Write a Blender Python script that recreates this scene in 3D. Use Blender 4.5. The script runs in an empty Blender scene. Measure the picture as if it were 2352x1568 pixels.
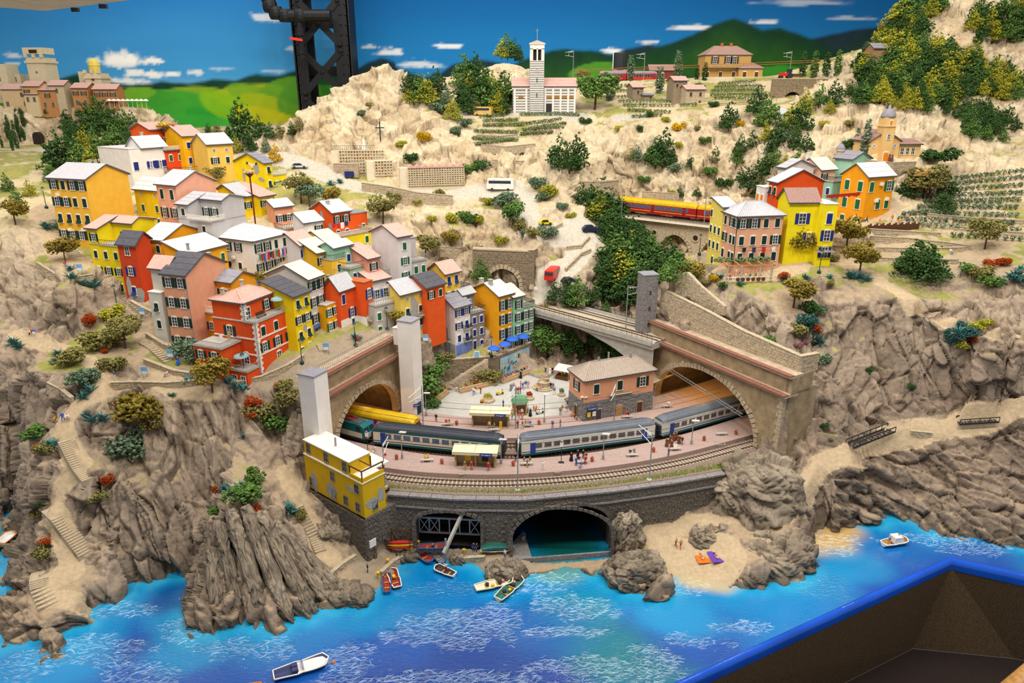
import bpy,bmesh,math,random
import numpy as np
from mathutils import Vector,Matrix
random.seed(7)
# Miniature landscape. Lengths below are written in prototype metres and built at model scale (1:87).
S=1/87.0
F,CZ,TH=1650.0,76.0,math.radians(19.5)
CT,ST=math.cos(TH),math.sin(TH)
C=bpy.context.scene.collection
# ---------------------------------------------------------------- camera, world, lamps, exposure
sc=bpy.context.scene
cam=bpy.data.cameras.new('camera');cam.sensor_width=36.0;cam.lens=F/2352*36.0
cam.clip_start=0.01;cam.clip_end=100
camo=bpy.data.objects.new('camera',cam);C.objects.link(camo)
camo.location=(0,0,CZ*S);camo.rotation_euler=(math.pi/2-TH,0,0)
sc.camera=camo
wd=bpy.data.worlds.new('hall_light');sc.world=wd;wd.use_nodes=True
wd.node_tree.nodes['Background'].inputs[0].default_value=(1.0,0.97,0.94,1)
wd.node_tree.nodes['Background'].inputs[1].default_value=0.2
def area(name,loc,target,sx,sy,power,col=(1,0.95,0.88)):
 l=bpy.data.lights.new(name,'AREA');l.shape='RECTANGLE';l.size=sx*S;l.size_y=sy*S
 l.energy=power;l.color=col
 o=bpy.data.objects.new(name,l);C.objects.link(o)
 o.location=[c*S for c in loc]
 d=Vector(target)-Vector(loc);o.rotation_euler=d.to_track_quat('-Z','Y').to_euler()
for x in(-115,-60,-10,45,105):area('ceiling_spot_front',(x,42,215),(x*.6,130,12),16,16,7.2)
for x in(-130,-80,-28,28,80,130):area('ceiling_spot_middle',(x,128,218),(x*.7,160,30),9,9,3.6)
for x in(-150,-100,-50,0,50,100,150):area('ceiling_spot_rear',(x,226,195),(x,240,60),5,5,.85)
area('backdrop_light',(-30,290,165),(-20,395,90),320,12,10,(1,0.97,0.92))
sc.view_settings.view_transform='Standard';sc.view_settings.look='None'
sc.view_settings.exposure=0.92;sc.view_settings.gamma=1.0;sc.view_settings.use_curve_mapping=False
sc.cycles.max_bounces=5;sc.cycles.diffuse_bounces=3;sc.cycles.glossy_bounces=3
sc.cycles.transmission_bounces=4;sc.cycles.transparent_max_bounces=6
sc.cycles.caustics_reflective=False;sc.cycles.caustics_refractive=False
# ---------------------------------------------------------------- helpers
def ray(px,py):
 u=(px-1176)/F;v=(784-py)/F
 return(u,CT+ST*v,-ST+CT*v)
def W(px,py,z=None,y=None):
 'the place in the landscape seen at a photograph pixel, on the level z or at the distance y'
 d=ray(px,py);t=(z-CZ)/d[2]if z is not None else y/d[1]
 return(t*d[0],t*d[1],CZ+t*d[2])
def P(s):
 'parse "px py zN" / "px py yN"'
 a=s.split();v=float(a[2][1:])
 return W(float(a[0]),float(a[1]),z=v)if a[2][0]=='z' else W(float(a[0]),float(a[1]),y=v)
def proj(p):
 x,y,z=p;z=z-CZ
 dep=y*CT-z*ST;up=y*ST+z*CT
 return(1176+F*x/dep,784-F*up/dep,dep)
def srgb(h):
 h=h.lstrip('#');r=[int(h[i:i+2],16)/255 for i in(0,2,4)]
 return tuple(c/12.92 if c<=.04045 else((c+.055)/1.055)**2.4 for c in r)
MATS={}
def mat(name,col,rough=.75,metal=0.0,var=.12,scale=1.5,bump=0.0,bscale=3.0,spec=.3,emit=0,rnd=0.0,alpha=None,trans=0,wave=None):
 'procedural material: colour varied by noise, optional bump, per-object variation, ribs'
 if name in MATS:return MATS[name]
 m=bpy.data.materials.new(name);m.use_nodes=True;nt=m.node_tree;b=nt.nodes['Principled BSDF']
 c=srgb(col)if isinstance(col,str)else col
 b.inputs['Roughness'].default_value=rough;b.inputs['Metallic'].default_value=metal
 b.inputs['Specular IOR Level'].default_value=spec
 tc=nt.nodes.new('ShaderNodeTexCoord')
 N=lambda t:nt.nodes.new('ShaderNode'+t);Lk=nt.links.new
 src=None
 if var>0:
  n=N('TexNoise');n.inputs['Scale'].default_value=scale/S*.5;n.inputs['Detail'].default_value=3
  Lk(tc.outputs['Object'],n.inputs['Vector'])
  mr=N('MapRange');mr.inputs['From Min'].default_value=.3;mr.inputs['From Max'].default_value=.7
  mr.inputs['To Min'].default_value=1-var;mr.inputs['To Max'].default_value=1+var
  Lk(n.outputs['Fac'],mr.inputs['Value']);val=mr.outputs[0]
  if rnd>0:
   oi=N('ObjectInfo');m2=N('MapRange');m2.inputs['To Min'].default_value=1-rnd;m2.inputs['To Max'].default_value=1+rnd
   Lk(oi.outputs['Random'],m2.inputs['Value'])
   mm=N('Math');mm.operation='MULTIPLY';Lk(val,mm.inputs[0]);Lk(m2.outputs[0],mm.inputs[1]);val=mm.outputs[0]
  mx=N('VectorMath');mx.operation='SCALE';mx.inputs[0].default_value=c
  Lk(val,mx.inputs['Scale']);Lk(mx.outputs[0],b.inputs['Base Color'])
 else:
  b.inputs['Base Color'].default_value=(*c,1)
 if bump>0:
  n2=N('TexNoise');n2.inputs['Scale'].default_value=bscale/S*.5;n2.inputs['Detail'].default_value=4
  Lk(tc.outputs['Object'],n2.inputs['Vector'])
  bp=N('Bump');bp.inputs['Strength'].default_value=bump;bp.inputs['Distance'].default_value=.15*S
  Lk(n2.outputs['Fac'],bp.inputs['Height']);Lk(bp.outputs[0],b.inputs['Normal'])
 if emit:b.inputs['Emission Color'].default_value=(*c,1);b.inputs['Emission Strength'].default_value=emit
 if alpha is not None:b.inputs['Alpha'].default_value=alpha
 if trans:b.inputs['Transmission Weight'].default_value=trans
 MATS[name]=m
 return m
def mesh_np(name,V,Fc,mats=(),midx=None,smooth=False,cols=None):
 'V (n,3) in prototype metres; Fc list of tuples or (m,3)/(m,4) array'
 me=bpy.data.meshes.new(name)
 if isinstance(Fc,np.ndarray):
  n,k=Fc.shape
  me.vertices.add(len(V));me.vertices.foreach_set('co',(np.asarray(V,dtype=np.float32)*S).ravel())
  me.loops.add(n*k);me.loops.foreach_set('vertex_index',Fc.astype(np.int32).ravel())
  me.polygons.add(n);me.polygons.foreach_set('loop_start',np.arange(0,n*k,k,dtype=np.int32))
  me.update(calc_edges=True)
 else:
  me.from_pydata([(v[0]*S,v[1]*S,v[2]*S)for v in V],[],Fc)
 for m in mats:me.materials.append(m)
 if midx is not None:me.polygons.foreach_set('material_index',np.asarray(midx,dtype=np.int32))
 if smooth:me.polygons.foreach_set('use_smooth',np.ones(len(me.polygons),dtype=bool))
 if cols is not None:
  a=me.color_attributes.new('col','FLOAT_COLOR','POINT')
  a.data.foreach_set('color',np.concatenate([cols,np.ones((len(cols),1))],1).astype(np.float32).ravel())
 me.update()
 return me
def link(name,me,parent=None,loc=(0,0,0),rz=0,scale=None,rot=None):
 o=bpy.data.objects.new(name,me);C.objects.link(o)
 o.location=(loc[0]*S,loc[1]*S,loc[2]*S)
 if rot is not None:o.rotation_euler=rot
 elif rz:o.rotation_euler=(0,0,rz)
 if scale is not None:o.scale=(scale,)*3 if not hasattr(scale,'__len__')else scale
 if parent is not None:o.parent=parent
 return o
def tag(o,label=None,cat=None,group=None,kind=None):
 if label:o['label']=label
 if cat:o['category']=cat
 if group:o['group']=group
 if kind:o['kind']=kind
 return o
def thing(name,label,cat,loc=(0,0,0),rz=0,group=None):
 return tag(link(name,None,None,loc,rz),label,cat,group)
class MB:
 'collects shapes into one mesh; each face carries a material slot'
 def __init__(s):s.v=[];s.f=[];s.m=[];s.T=None;s.cur=0
 def add(s,vs,fs,m=None):
  b=len(s.v)
  if s.T is not None:vs=[tuple(s.T@Vector(v))for v in vs]
  s.v+=[tuple(v)for v in vs];s.f+=[tuple(b+i for i in f)for f in fs];s.m+=[s.cur if m is None else m]*len(fs)
  return s
 def box(s,x0,x1,y0,y1,z0,z1,m=None):
  return s.add([(x0,y0,z0),(x1,y0,z0),(x1,y1,z0),(x0,y1,z0),(x0,y0,z1),(x1,y0,z1),(x1,y1,z1),(x0,y1,z1)],[(3,2,1,0),(4,5,6,7),(0,1,5,4),(1,2,6,5),(2,3,7,6),(3,0,4,7)],m)
 def cb(s,c,d,m=None):
  return s.box(c[0]-d[0]/2,c[0]+d[0]/2,c[1]-d[1]/2,c[1]+d[1]/2,c[2]-d[2]/2,c[2]+d[2]/2,m)
 def prism(s,poly,z0,z1,m=None):
  n=len(poly);zt=z1 if hasattr(z1,'__len__')else[z1]*n
  return s.add([(p[0],p[1],z0)for p in poly]+[(p[0],p[1],zt[i])for i,p in enumerate(poly)],[tuple(range(n))[::-1],tuple(range(n,2*n))]+[(i,(i+1)%n,n+(i+1)%n,n+i)for i in range(n)],m)
 def ext(s,poly,y0,y1,m=None):
  'polygon in x,z extruded along y'
  n=len(poly)
  return s.add([(p[0],y0,p[1])for p in poly]+[(p[0],y1,p[1])for p in poly],[tuple(range(n)),tuple(range(n,2*n))[::-1]]+[((i+1)%n,i,n+i,n+(i+1)%n)for i in range(n)],m)
 def bar(s,a,b,w,h=None,n=4,m=None,w2=None):
  'bar or tube from a to b'
  a=Vector(a);b=Vector(b);d=(b-a)
  if d.length<1e-6:return s
  d.normalize();u=d.cross(Vector((0,0,1)));
  if u.length<1e-3:u=Vector((1,0,0))
  u.normalize();q=d.cross(u);h=h or w;r2=(w2/w)if w2 is not None else 1
  vs=[]
  for p,k in((a,1),(b,r2)):
   for i in range(n):
    t=2*math.pi*(i+.5)/n;f=.7071 if n==4 else .5
    vs.append(p+u*math.cos(t)*w*f*k+q*math.sin(t)*h*f*k)
  return s.add(vs,[tuple(range(n))[::-1],tuple(range(n,2*n))]+[(i,(i+1)%n,n+(i+1)%n,n+i)for i in range(n)],m)
 def tube(s,pts,w,n=4,m=None):
  for i in range(len(pts)-1):s.bar(pts[i],pts[i+1],w,n=n,m=m)
  return s
 def lathe(s,prof,n=10,c=(0,0,0),m=None,sx=1,sy=1):
  vs=[];fs=[]
  for r,z in prof:
   for i in range(n):
    t=2*math.pi*i/n;vs.append((c[0]+r*math.cos(t)*sx,c[1]+r*math.sin(t)*sy,c[2]+z))
  k=len(prof)
  for j in range(k-1):
   for i in range(n):fs.append((j*n+i,j*n+(i+1)%n,(j+1)*n+(i+1)%n,(j+1)*n+i))
  fs.append(tuple(range(n))[::-1]);fs.append(tuple(range((k-1)*n,k*n)))
  return s.add(vs,fs,m)
 def mesh(s,name,mats,smooth=False):
  if not isinstance(mats,(list,tuple)):mats=[mats]
  return mesh_np(name,s.v,s.f,mats,s.m if len(mats)>1 else None,smooth)
 def obj(s,name,mats,parent=None,loc=(0,0,0),rz=0,smooth=False):
  return link(name,s.mesh(name,mats,smooth),parent,loc,rz)
def copy_tree(o,parent=None):
 c=o.copy();C.objects.link(c)
 if parent is not None:c.parent=parent
 for ch in list(o.children):copy_tree(ch,c)
 return c
CACHE={}
def cached(key,fn):
 if key not in CACHE:CACHE[key]=fn()
 return CACHE[key]
def _h(ix,iy,iz,s):
 with np.errstate(over='ignore'):
  h=ix.astype(np.uint32)*np.uint32(73856093)^iy.astype(np.uint32)*np.uint32(19349663)^iz.astype(np.uint32)*np.uint32(83492791)^np.uint32((s*2654435761)&0xffffffff)
  h^=h>>np.uint32(15);h*=np.uint32(0x2c1b3c6d);h^=h>>np.uint32(12);h*=np.uint32(0x297a2d39);h^=h>>np.uint32(15)
 return h
def vnoise(p,s=0):
 'value noise -1..1 for (n,3)'
 i=np.floor(p).astype(np.int64);f=p-i;f=f*f*(3-2*f);r=0
 for dx in(0,1):
  for dy in(0,1):
   for dz in(0,1):
    w=(f[:,0]if dx else 1-f[:,0])*(f[:,1]if dy else 1-f[:,1])*(f[:,2]if dz else 1-f[:,2])
    r=r+w*(_h(i[:,0]+dx,i[:,1]+dy,i[:,2]+dz,s)/4294967295.0)
 return r*2-1
def fbm(p,o=3,s=0):
 a,t,r=1.0,0,0
 for k in range(o):r=r+a*vnoise(p*2**k,s+k);t+=a;a*=.5
 return r/t
def worley(p,s=0):
 i=np.floor(p).astype(np.int64);n=len(p)
 f1=np.full(n,9.);f2=np.full(n,9.);idh=np.zeros(n,np.uint32);dl=np.zeros((n,3))
 for dx in(-1,0,1):
  for dy in(-1,0,1):
   for dz in(-1,0,1):
    c=i+(dx,dy,dz);h=_h(c[:,0],c[:,1],c[:,2],s)
    o=np.stack([(h&1023)/1023.,((h>>10)&1023)/1023.,((h>>20)&1023)/1023.],1)
    d=p-(c+o);q=(d*d).sum(1)
    b=q<f1;f2=np.where(b,f1,np.minimum(f2,q));f1=np.where(b,q,f1)
    idh=np.where(b,h,idh);dl[b]=d[b]
 return np.sqrt(f1),np.sqrt(f2),idh,dl
TPX=5.0
# ---------------------------------------------------------------- layout lines shared by terrain and structures
QUAY=[P(a)for a in('820 1150 z11','890 1137 z11','1040 1148 z11','1200 1150 z11','1400 1131 z11','1540 1112 z11','1665 1090 z11')]
QUAY[0]=(QUAY[1][0]-1.0,QUAY[1][1]-8.5,11)
AL0,AL1=(-33.3,117.0),(-23.0,139.4)
AR0,AR1=(29.4,150.0),(48.5,117.5)
PLAZA=12.3
MURAL=[P(a)for a in('1008 828 z18','1029 827 z18','1118 820 z18','1136 821 z18','1222 786 z18')]
TERR='''
0 1490 z0;31 1479 z0;59 1476 z0;93 1500 z0;90 1513 z0;138 1515 z0;172 1482 z0;220 1424 z0;241 1386 z0;272 1372 z0;296 1352 z0;340 1340 z0;372 1331 z0;386 1314 z0;420 1316 z0;455 1314 z0;458 1325 z0;444 1348 z0;430 1393 z0;424 1438 z0;448 1452 z0;489 1448 z0;506 1427 z0;540 1424 z0;568 1421 z0;592 1438 z0;637 1448 z0;709 1438 z0;747 1403 z0;800 1386 z0;832 1390 z0;873 1365 z0;876 1340 z0;900 1325 z0;921 1320 z0;928 1290 z0;960 1270 z0;1008 1274 z0;1045 1292 z0;1075 1292 z0;1105 1291 z0;1112 1314 z0;1124 1334 z0;1165 1332 z0;1200 1324 z0;1262 1321 z0;1317 1314 z0;1365 1303 z0;1400 1314 z0;1396 1321 z0;1434 1348 z0;1475 1355 z0;1513 1357 z0;1527 1341 z0;1538 1318 z0;1550 1328 z0;1619 1338 z0;1677 1343 z0;1700 1352 z0;1722 1355 z0;1770 1341 z0;1800 1335 z0;1836 1321 z0;1863 1300 z0;1880 1252 z0;1884 1214 z0;1908 1207 z0;1960 1193 z0;2008 1180 z0;2042 1180 z0;2101 1202 z0;2170 1224 z0;2256 1245 z0;2349 1255 z0
~55 1159 z0;45 1214 z0;31 1276 z0;20 1314 z0;0 1328 z0;45 1369 z0;0 1400 z0;0 1195 z0
100 1440 z2.2;40 1430 z2;160 1400 z3;200 1400 z2.5;90 1350 z4;100 1310 z5;150 1290 z5.5;200 1290 z5;260 1330 z3;330 1320 z2;60 1300 z4;40 1335 z2.5;60 1345 z2;200 1340 z3.5;250 1372 z1;130 1470 z1.6;110 1500 z.9
150 1220 z9;110 1170 z12;200 1230 z8;250 1250 z6.5;300 1270 z5;380 1290 z2.5;440 1300 z1.5;130 1140 z13;200 1120 z14.5;220 1090 z16.5;250 1090 z16;150 1010 z20;130 965 z22;180 940 z23.5;250 930 z24;62 1130 z9;80 1080 z14;100 1040 z18;66 1180 z6;75 1230 z4.5
0 1185 z1;40 1185 z1;0 1100 y118;0 1000 y121;60 1000 y118;0 900 y125;0 830 y130
350 1150 y103;450 1200 y104;450 1100 y109;400 1000 y114;300 1050 y110;500 1000 y115;600 1000 y117;650 1000 y119;600 1100 y107;660 1100 y110;300 960 y116;400 900 y119;500 880 y121;600 890 y122;650 900 y122.5;680 925 y121.5;350 1240 z5.5;420 1270 z3.5;540 1060 y111
500 1190 y99;560 1180 y100;620 1230 y98;520 1150 y101;590 1140 y102;480 1300 z5.5;560 1300 z5.5;640 1300 z4.6;700 1300 z3;760 1345 z1.6;620 1380 z2.5;520 1380 z3.5;460 1400 z2.2;700 1380 z2;650 1200 y101;720 1240 y102;740 1200 z6.5;740 1280 z4;800 1280 z3;830 1310 z1.8;790 1345 z1.5;850 1340 z1;700 1130 z10;660 1150 y105;690 1180 z8;470 1240 z7.2;555 1235 z8.4;610 1330 z4;810 1370 z.8
900 1295 z1.2;958 1255 z1.2;1010 1258 z1.2;1055 1272 z1.2;1100 1275 z1.2;1165 1278 z1.2;905 1250 z1.2;1000 1245 z1.2;1100 1245 z1.2;1180 1250 z1.2;870 1310 z1.2;850 1290 z1.2;1140 1312 z1.6;1150 1290 z1.2;1190 1300 z1.2
1230 1290 z.6;1300 1285 z.5;1370 1280 z.5;1200 1270 z1.2
1440 1330 z1.5;1480 1340 z1;1500 1310 z1.5;1430 1270 z2;1480 1260 z2;1520 1260 z1.5;1500 1215 z2.5;1560 1215 z2.5;1560 1290 z.7;1620 1290 z.6;1640 1310 z.3;1580 1315 z.2;1640 1200 z4;1700 1195 z4.5;1800 1185 z5;1840 1150 z7;1860 1100 z9.5;1880 1060 z11.5;1950 1040 z12.5;1440 1225 z2;1420 1250 z1
1620 1255 z1.2;1700 1230 z4;1750 1250 z3.5;1800 1230 z4.2;1700 1300 z2.2;1840 1250 z2.8;1640 1230 z3;1780 1310 z1.4;1680 1270 z2.2;1730 1290 z3.0;1860 1220 z3;1690 1330 z1
1680 1180 z5.2;1820 1165 z6.5;1680 1120 y112;1760 1100 y115;1800 1030 y119;1600 1050 z11.3;1650 1040 z11.3;1700 1027 z11.3;1735 1018 z11.3;1690 1048 z11.3;1640 1062 z11.3;1580 1075 z11.3;1810 1100 y115;1650 1180 z4.5;1640 1150 y112
1900 1150 y113;1920 1100 z9.5;1960 1060 z11.5;1990 1100 y117;2000 1100 y118.5;2050 1012 y122;2050 1100 y119;1950 1150 y114;2100 1150 y116.5;1890 1190 z2;2200 1150 y113;2300 1150 y112;2352 1100 y114;2200 1050 y118;2300 1040 y117.5;2100 1080 y119
1960 1030 z13;2050 990 z14.5;2120 980 z15.5;2200 970 z16.5;2290 965 z17.5;2352 945 z20
2200 900 y126;2200 800 y130;2200 740 y133;2180 700 y137;2300 880 y125;2352 850 y123;2352 780 y124.5;2300 790 y128;1900 600 z39.3;2000 632 z39;2100 682 z37.5;2200 717 z36;2300 738 z35.5;2352 742 z35.5
2100 600 y150;2200 600 y148;2300 620 y143;2352 640 y138;2000 580 y157;2200 560 y160;2352 540 y160;2200 480 y172;2352 450 y175;2000 500 y170;2100 420 y182;2250 400 y185;2352 380 y188;2100 520 y166;2280 500 y168
2200 340 y195;2352 320 y200;2200 250 y212;2352 240 y215;2150 200 y222;2300 190 y225;2352 150 y232;2200 100 y240;2240 20 y250;2352 0 y250;2270 100 y236;2100 60 y254;2050 120 y245;1980 190 y240;1900 200 y238;1935 135 y222;1890 192 y222;1980 192 y222;1935 200 y218;2170 60 y252;2290 -60 y258;2352 -80 y258
1600 176 y285;1700 178 y282;1850 178 y275;1780 236 y252;1890 236 y250
2050 370 y185;2120 370 y186;2000 352 y188;2080 350 y192;2000 230 y205;2000 300 y195;1900 260 y208;1800 300 y205;1850 380 y190;1750 450 y185;1700 430 y195;1800 240 y225;1700 240 y228;1640 260 y225;1640 350 y212;1640 430 y203;1600 460 y205;2100 260 y206;2110 310 y197;2060 300 y198
1180 262 y238;1250 265 y236;1330 262 y238;1450 255 y240;1550 250 y240;1350 230 y255;1500 210 y262;1650 212 y262;1250 190 y285;1400 186 y288;1300 185 y290;1500 180 y288
1350 290 y232;1450 290 y230;1550 290 y228;1350 380 y217;1450 400 y217;1550 400 y211;1380 440 y216;1400 330 y222;1500 340 y220;1570 330 y219
1080 280 y225;1200 300 y224;1100 330 y214;1250 340 y213;1100 370 y206;1300 390 y207;1200 400 y203;1200 440 y200;1130 440 y203;1050 430 y202;900 402 y206;800 396 y208;700 375 y208;650 350 y212;800 340 y212;1300 440 y200;1020 400 y207;960 360 y212
870 142 y232;900 160 y232;840 160 y231;800 200 y226;940 200 y228;1000 270 y222;900 270 y220;760 270 y220;700 310 y216;650 345 y213;850 320 y215;720 250 y224;870 200 y226;830 240 y220;960 240 y226
980 215 y246;1050 230 y245;1100 180 y264;1150 138 y270;1200 165 y268;1120 150 y269;1195 145 y271;1020 180 y258;1020 172 y262;930 200 y252;1050 260 y236;1120 250 y240;1160 245 y246
900 470 y190;1000 480 y188;1100 480 y190;850 450 y194;1180 500 y187;950 540 y182;1050 540 y180;900 560 y175;1170 575 y179;1225 575 y179;1080 560 y178;1000 600 y174;1010 640 y168;1020 500 y190;940 500 y189;1080 510 y188;760 430 y198
1215 500 y188;1280 520 y186;1360 520 y187;1330 570 y181;1300 610 y177;1260 650 y172;1245 680 y171;1380 600 y178;1350 650 y171;1300 690 y168;1260 590 y181;1270 560 y184
1450 600 y182;1450 680 y170;1400 700 y166;1550 600 y180;1600 580 y176;1470 580 y195;1560 590 y195;1640 470 y206;1500 440 y213
1300 812 y168;1350 835 y163;1400 800 y168;1280 852 y159;1450 815 y160;1260 770 y171;1240 842 y158;1400 845 y157
1600 650 y149;1680 660 y146;1750 690 y140;1800 740 y133.5;1700 790 y137;1800 830 y131;1850 822 y131;1880 700 y140;1900 650 y145;1950 700 y138;2000 800 y133;1900 850 y128;1900 950 y124;2000 900 y128;2100 850 y129;2100 750 y134;1850 1000 y121.5;1950 1000 y122.5;1830 1015 y121;1650 720 y141;1760 810 y132.5;2050 950 y125;2120 930 y126;1850 900 y126;1860 950 y124
1640 620 y152;1730 632 y150;1800 612 y152;1870 600 y153;1700 560 y165;1925 510 y173;1982 516 y165;1900 500 y171;1850 510 y168;1950 560 y163;2040 480 y172;1780 420 y185;1900 400 y187;1640 660 y148.5;1560 640 y152
0 460 y175;50 450 y178;112 470 y176;60 600 y150;165 575 y160;225 612 y152;20 520 y158;200 615 y150;150 640 y143;250 700 y146;100 690 y143;30 690 y144;60 775 y136;150 785 y134;200 765 y138;300 765 y138;330 835 y127;230 850 y121;420 840 y124.5;60 850 y120;150 900 y117;350 900 y118;450 850 y124;280 800 y131
0 380 y200;100 400 y195;200 370 y210;0 350 y240;200 330 y262;350 320 y252;450 312 y240;600 320 y235;550 350 y220;650 300 y250;0 330 y289;100 335 y289;200 320 y291;0 248 y297;150 243 y297;250 238 y297;340 245 y297;345 290 y293;400 300 y300;60 420 y190;130 300 y290
'''
WORLD=[(-50,127,26.5),(-38,128,26),(-30,134,26.3),(-24,142,26.5),(-21,147.5,25.3),(-62,140,31),(-55,150,33.5),(-40,150,32),(-25,155,29),(-17.5,153,24),(-75,160,40),(-60,168,42),(-40,170,40),(-20,172,37),(-5,166,24),(-12,165,28),(-8,178,37),(-80,185,48),(-60,190,50),(-40,190,49),(-25,188,46),(-70,205,55),(-50,210,56.5),(-95,200,54),(-88,172,44),(-20,112,11.4),(-10,112,11.4),(5,112,11.4),(20,114,11.4),(35,116,11.4),(-28,118,11.4),(-20,125,11.4),(0,125,11.4),(20,125,11.4),(35,124,11.4),(-15,136,11.4),(0,140,11.4),(20,138,11.4),(44,122,11.4),(-10,146,11.6),(8,150,11.8),(18,148,11.8),(-150,340,58),(-60,340,62),(-100,300,58),(-60,280,60),(0,320,74),(60,330,76),(150,330,78),(40,300,77.3),(0,300,77),(-20,290,72),(-30,260,68),(-150,385,58),(0,385,70),(150,385,76),(-300,385,58),(300,385,80),(100,300,80),(150,300,95)]
T3=[];SHORE=[]
for ln in TERR.strip().split('\n'):
 for t in ln.split(';'):
  sh=t.startswith('~');p=P(t.lstrip('~'))
  T3.append(p)
  if t.strip().endswith(' z0'):SHORE.append(p)
for p in SHORE:T3.append((p[0],p[1]-2.6 if not(-90<p[0]<-75)else p[1],-3.0))
for x in range(-130,150,9):
 for y in range(40,118,9):
  if min((x-p[0])**2+(y-p[1])**2 for p in T3 if p[2]>-1)>60 and y<70+max(0,0):
   T3.append((x,y,-4.0))
for a in('-10 1215 z-2;-10 1250 z-2;15 1250 z-2;10 1290 z-2;0 1383 z-2;25 1381 z-1.5;60 1560 z-4;200 1500 z-4;330 1400 z-4;420 1350 z-2;400 1340 z-2;560 1490 z-4;700 1480 z-4;850 1430 z-4;960 1340 z-3;1050 1340 z-3;1250 1370 z-3;1300 1340 z-1.5;1600 1390 z-3;1800 1380 z-3;1950 1260 z-1;1900 1290 z-1;2000 1220 z-1.2;2050 1250 z-3;2250 1290 z-3;1000 1450 z-4;1350 1450 z-4;1600 1470 z-4;2352 1300 z-3').split(';'):
 T3.append(P(a))
def off(a,b,d):
 L=math.hypot(b[0]-a[0],b[1]-a[1]);return(-(b[1]-a[1])/L*d,(b[0]-a[0])/L*d)
def lerp2(a,b,t):return tuple(a[i]+(b[i]-a[i])*t for i in range(len(a)))
def along(pl,step):
 out=[]
 for a,b in zip(pl,pl[1:]):
  L=math.hypot(b[0]-a[0],b[1]-a[1]);n=max(1,int(L/step))
  out+=[lerp2(a,b,k/n)for k in range(n)]
 return out+[pl[-1]]
for a,b in zip(QUAY[1:],QUAY[2:]):
 o=off(a,b,1)
 for k in range(6):
  q=lerp2(a,b,k/6)
  xq=proj(q)[0]
  zf=1.2 if xq<1200 else(-2 if xq<1410 else(1.5 if xq<1480 else(2.5 if xq<1580 else 4)))
  T3.append((q[0]-o[0]*.1,q[1]-o[1]*.1,zf));T3.append((q[0]+o[0]*1.0,q[1]+o[1]*1.0,10.6))
for k in range(8):
 q=lerp2(AL0,AL1,k/7);o=off(AL0,AL1,1)
 T3.append((q[0]-o[0]*.4,q[1]-o[1]*.4,11.4));T3.append((q[0]+o[0]*1.3,q[1]+o[1]*1.3,26.0))
 q=lerp2(AR0,AR1,k/7);o=off(AR0,AR1,1)
 T3.append((q[0]-o[0]*.4,q[1]-o[1]*.4,11.4));T3.append((q[0]+o[0]*1.3,q[1]+o[1]*1.3,25.5))
for q in along(MURAL,3):T3.append((q[0]+.3,q[1]-.2,11.6));T3.append((q[0]-.5,q[1]+1.2,17.8))
T3+=[(-20,142,12),(-19.5,139,11.5),(-21.5,143,20),(-17,148.5,16),(-18.5,150,22),(-13,157,19),(-5,158,18.6),(3,161,18.3),(-18,146,12.2)]
for k in range(12):
 q=lerp2(W(1385,486.5,z=41.5),W(1700,521.5,z=41.5),k/11)
 T3.append((q[0]-.5,q[1]-1.0,29 if k>0 else 38));T3.append((q[0]+3,q[1]+5.6,39.5))
for k in range(6):
 a,b=P('1085 640 y172'),P('1213 690 y173');a=(a[0],a[1]+2.5);q=lerp2(a,b[:2],k/5)
 T3.append((q[0]-.2,q[1]-.9,24.3 if k>1 else 29));T3.append((q[0]+.3,q[1]+2.4,37.6));T3.append((q[0]+.5,q[1]-4,24.0 if k>1 else 28))
T3+=WORLD
ext=[]
for p in T3:
 px=proj(p)[0]
 if px<70:ext.append((p[0]-60,p[1]+4,p[2]));
 if px>2280:ext.append((p[0]+45,p[1]+3,p[2]))
T3+=ext
T3.sort(key=lambda p:-p[2]);keep=[];grid={}
for p in T3:
 k=(int(p[0]//.8),int(p[1]//.8));ok=True
 for i in(-1,0,1):
  for j in(-1,0,1):
   for q in grid.get((k[0]+i,k[1]+j),()):
    if(p[0]-q[0])**2+(p[1]-q[1])**2<.45:ok=False
 if ok:keep.append(p);grid.setdefault(k,[]).append(p)
from mathutils.geometry import delaunay_2d_cdt
res=delaunay_2d_cdt([Vector((p[0],p[1]))for p in keep],[],[],0,1e-5)
zs={}
V=np.array([keep[o[0]]for o in res[3]],dtype=float);T=np.array([f for f in res[2]if len(f)==3],dtype=np.int64)
TIN_V,TIN_T=V.copy(),T.copy()
_ta,_tb,_tc=(TIN_V[TIN_T[:,i]]for i in range(3))
def ground(x,y):
 'height of the landform under x, y'
 d=(_tb[:,1]-_tc[:,1])*(_ta[:,0]-_tc[:,0])+(_tc[:,0]-_tb[:,0])*(_ta[:,1]-_tc[:,1])
 d=np.where(np.abs(d)<1e-9,1e-9,d)
 u=((_tb[:,1]-_tc[:,1])*(x-_tc[:,0])+(_tc[:,0]-_tb[:,0])*(y-_tc[:,1]))/d
 v=((_tc[:,1]-_ta[:,1])*(x-_tc[:,0])+(_ta[:,0]-_tc[:,0])*(y-_tc[:,1]))/d
 i=int(np.argmax(np.minimum(np.minimum(u,v),1-u-v)))
 return float(u[i]*_ta[i,2]+v[i]*_tb[i,2]+(1-u[i]-v[i])*_tc[i,2])
def vproj(V):
 z=V[:,2]-CZ;dep=np.maximum(V[:,1]*CT-z*ST,1.)
 return 1176+F*V[:,0]/dep,784-F*(V[:,1]*ST+z*CT)/dep,dep
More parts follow.
